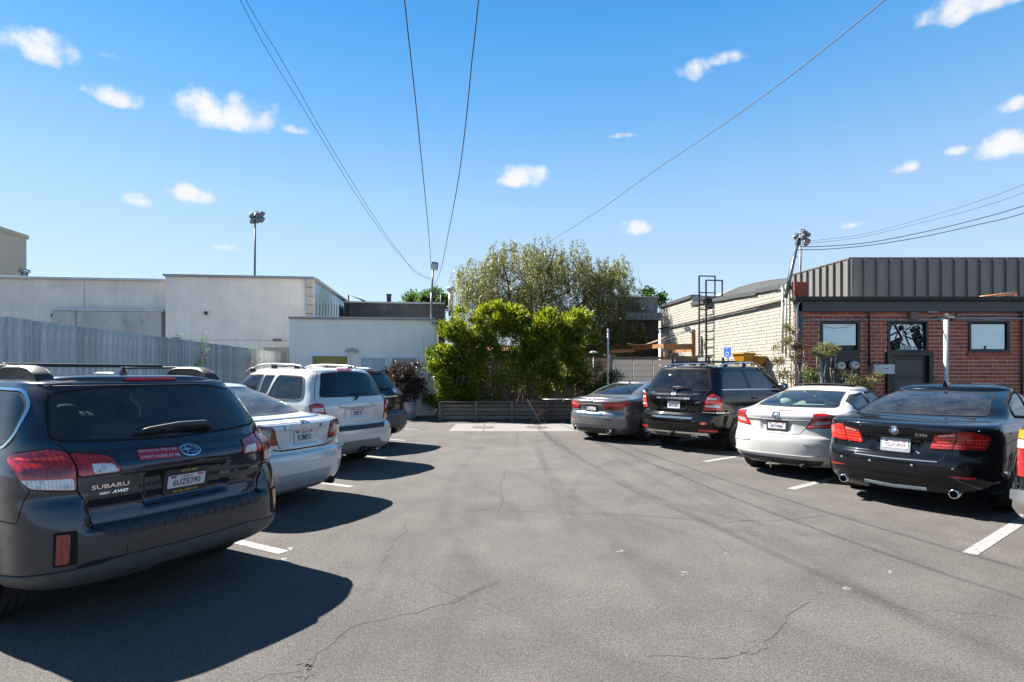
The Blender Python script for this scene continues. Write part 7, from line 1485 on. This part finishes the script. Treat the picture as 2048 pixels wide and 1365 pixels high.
c.plate((.012,.805), '9EVV886', frame=True, w=.30, hh=.150, top='California'); c.text('Civic', -.44, .878, .042, M['plastic'], sx=1.0, off=.006, shear=.2)
seam(c, [(.525,.935),(.432,.79),(.36,.705),(.30,.692)], .006); seam(c, [(-.31,.692),(.31,.692)], .006, both=False)
c.strip('lower_trim', [(-.85,.385),(-.5,.368),(.5,.368),(.85,.385)], .022, pt, off=.014, th=.02); c.patch('lower_valance', [(-.70,.315),(.70,.315),(.6,.225),(-.6,.225)], M['plastic'], off=.004, th=.01); c.strip('bumper_crease', [(.42,.57),(.62,.56),(.86,.54)], .03, pt, off=.008, th=.02); c.strip('bumper_crease', [(-.42,.57),(-.62,.56),(-.86,.54)], .03, pt, off=.008, th=.02)
part('muffler', MB().tube([(.42,.12,.24),(.42,.55,.24)], .055).tube([(.42,-.0,.235),(.42,.15,.24)], .03), M['under'], c.root, True); part('hanging_strap', MB().tube([(-.12,.12,.28),(-.12,.11,.20),(-.10,.12,.14)], .012, 6), M['chrome'], c.root, True)
c.finish(); c.spoiler(.60, 1.045, 1.035, .030, 1.005, pt, pt, .012); c.lip_light(.20, M['red'])
part('sunroof', MB().add([(x,y,c.roofz(x*.98,y)+.02+(.025 if y < 2 else 0)) for y in (1.75,2.5) for x in (-.42,0,.42)], [(0,1,4,3),(1,2,5,4)]), M['plastic'], c.root).modifiers.new('t','SOLIDIFY').thickness = .015
c.common(1.02, .10, door_seams=((1.62,1.28),), handles=((1.80,.90),)); c.mirror(2.85, 1.04, pt)

# near black saloon
pt = paint('blue_black_paint', (.0045,.0055,.008), .2, .35, .28, .8, .005)
c = Car('black_saloon', 'blue black saloon with a round badge and two exhausts, nearest whole car on the right', *KEYS['bmw'], POSE['bmw'], pt, pockets=[(-1,.245,.685,.845,-.030,.03)], flares=[(1.05,.41,.015),(4.02,.41,.015)])
c.wheels(1.05, 4.02, .34, .245, .80, spokes=10); c.cabin(M['seat_dark'], M['seat_dark'], 1.55, 2.6, 1.02, shelf=(.70,1.075,.55,1.2))
c.window('rear_window', [(-.585,1.355),(0,1.378),(.585,1.355),(.70,1.125),(.66,1.105),(0,1.098),(-.66,1.105),(-.70,1.125)], M['g_greyhaze'], frit=.04, r=.03)
for md in ('left','right'): c.window('side_window', [(1.28,1.10),(1.36,1.24),(1.78,1.345),(2.05,1.37),(1.78,1.07)], M['g_mid'], md, .02, r=.04, trim=M['gap']); c.window('side_window', [(1.84,1.07),(2.10,1.375),(2.52,1.385),(2.58,1.05)], M['g_mid'], md, .02, r=.03); c.window('side_window', [(2.66,1.05),(2.60,1.385),(2.85,1.37),(3.5,1.07),(3.5,1.03)], M['g_mid'], md, .02, r=.04)
c.window('windshield', [(-.64,1.08),(.64,1.08),(.52,1.36),(-.52,1.36)], M['g_light'], 'front', .03)
L1 = c.lamp([(.354,.752),(.398,.898),(.604,.938),(.558,.757)], M['red'], .018, off=.010, name='boot_light'); L2 = c.lamp([(.566,.757),(.612,.940),(.632,.962),(.74,.955),(.905,.922),(.916,.885),(.86,.766)], M['red'], .018, off=.012)
for k in range(3): z = .785+k*.038; c.on(L1, 'light_bar', [(.375+k*.011,z),(.560+k*.009,z+.004),(.563+k*.009,z+.018),(.379+k*.011,z+.013)], M['red_bright'], .004, .0125, .003); c.on(L2, 'light_bar', [(.585+k*.009,z+.004),(.83+k*.022,z+.006),(.84+k*.022,z+.020),(.588+k*.009,z+.018)], M['red_bright'], .004, .0145, .003)
c.on(L1, 'clear_lens', [(.44,.903),(.585,.925),(.582,.908),(.435,.886)], M['smoke'], .006, .0128)
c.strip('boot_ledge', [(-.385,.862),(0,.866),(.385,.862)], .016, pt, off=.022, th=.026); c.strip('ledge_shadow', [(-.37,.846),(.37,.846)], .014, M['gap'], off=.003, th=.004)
e = badge_ring(c, (.002,.936), .046, M['plastic'], .007)
for k in range(4):
    a0 = math.pi/2*k; c.patch('emblem_quarter', [(.002,.936)]+[(.002+.029*math.cos(a0+t), .936+.029*math.sin(a0+t)) for t in np.linspace(0, math.pi/2, 7)], M['white'] if k % 2 == 0 else M['rd_blue'], off=.0095, th=0, parent=e, h=.1)
for ch_, a in (('B',130),('M',90),('W',50)): c.text(ch_, .002+.0365*math.cos(R(a)), .936+.0365*math.sin(R(a)), .012, M['white'], off=.0095, parent=e)
c.text('535i', .273, .898, .048, M['chrome'], sx=1.45, off=.008)
c.plate((.004,.760), '7DXU059', frame=True, fm=M['grey_metal'], w=.292, hh=.146, top='California')
seam(c, [(.63,1.065),(.655,1.03),(.625,.965),(.60,.94),(.562,.755),(.525,.735),(.47,.632),(.42,.612)], .007); c.strip('boot_edge_chrome', [(-.44,.608),(0,.600),(.44,.608)], .010, M['rim'], off=.006, th=.008); seam(c, [(-.43,.617),(.43,.617)], .008, both=False); seam(c, [(.86,.766),(1.10,.80),(1.55,.86)], .006)
c.strip('bumper_crease', [(-.80,.462),(-.55,.452),(.55,.452),(.80,.462)], .022, pt, off=.012, th=.02); c.patch('lower_valance', [(-.92,.36),(-.50,.300),(.50,.300),(.92,.36),(.86,.225),(-.86,.225)], M['plastic'], off=.005, th=.012, h=.05) if False else None
c.strip('valance_trim', [(-.33,.285),(0,.270),(.33,.285)], .030, M['corrugated'], off=.014, th=.02)
for sg in (1,-1): q = [(.535,.455),(.79,.462),(.76,.444),(.70,.440)]; c.patch('reflector', rounded(q if sg > 0 else mir(q), .006), M['red_dark'], off=.026, th=.02)
for a in (-.62,-.25,.20,.58): c.disc('parking_sensor', (a,.545), .013, .013, M['grey_metal'], off=.003, th=0)
exhaust_tips(c, [(.585,.085,.262),(-.585,.085,.262)], .050); c.finish(); c.fin(1.72, pt, .075)
for md in ('left','right'): c.strip('side_crease', [(.75,.93),(2.,.90),(3.8,.84)], .016, pt, False, md, .008, .014)
c.common(1.03, .10, door_seams=((1.62,1.33),(2.62,1.37)), handles=((1.85,.91),(2.9,.88))); c.mirror(3.3, 1.07, pt)

# sliver of another off-roader at the right edge
K9 = ([(.42,.80,.18,4.5,.3,3.0,.6),(.47,.87,.06,4.7,.3,3.2,.7),(.54,.92,.0,4.75,.28,3.6,.8),(.66,.92,.0,4.75,.28,3.6,.8),(.70,.915,.10,4.72,.22,4,.8),(1.0,.91,.10,4.5,.22,4,.8),(1.18,.895,.12,4.0,.22,4,.9),(1.3,.86,.17,3.5,.25,4,.9),(1.5,.80,.25,3.0,.25,4,.8),(1.66,.74,.32,2.7,.25,3.6,.7)],(1.74,2.2))
pt = paint('navy_paint', (.006,.007,.011), .3, .3, .3, .85, .01)
c = Car('edge_suv', 'corner of a dark off-roader with stacked amber and red light at the right edge', *K9, (4.43,3.66,-56), pt)
c.wheels(1.0, 3.7, .37, .245, .79, spokes=6); c.cabin(M['seat_dark'], M['seat_dark'], 1.8, 2.6, 1.2)
c.window('rear_window', [(-.62,1.62),(.62,1.62),(.72,1.25),(-.72,1.25)], M['g_dark'], frit=.03)
for md in ('left','right'): c.window('quarter_window', [(.5,1.26),(.6,1.6),(1.5,1.62),(1.5,1.24)], M['g_dark'], md, .025); c.window('side_window', [(1.6,1.24),(1.6,1.62),(3.0,1.58),(3.3,1.22)], M['g_dark'], md, .025)
L_ = c.lamp([(.76,.795),(.76,1.17),(.98,1.17),(.98,.795)], M['red'], .02, off=.016); c.on(L_, 'amber_lens', [(.765,1.095),(.765,1.163),(.972,1.163),(.972,1.095)], M['amber'], .01, .019); c.on(L_, 'clear_lens', [(.765,1.02),(.765,1.085),(.972,1.085),(.972,1.02)], M['clear'], .008, .019)
c.patch('chrome_bumper', [(-1.0,.66),(1.0,.66),(1.0,.44),(-1.0,.44)], M['chrome'], off=.03, th=.05, h=.06); c.strip('bumper_pad', [(-1.02,.64),(0,.64),(1.02,.64)], .055, M['clad'], off=.042, th=.03); p = c.plate((0,.92), '', frame=True, top='')
c.finish(); c.rails(.6, .8, 2.55, M['plastic'], .06); c.common(1.2, .0, door_seams=((1.55,1.6),)); c.mirror(3.1, 1.2, pt)
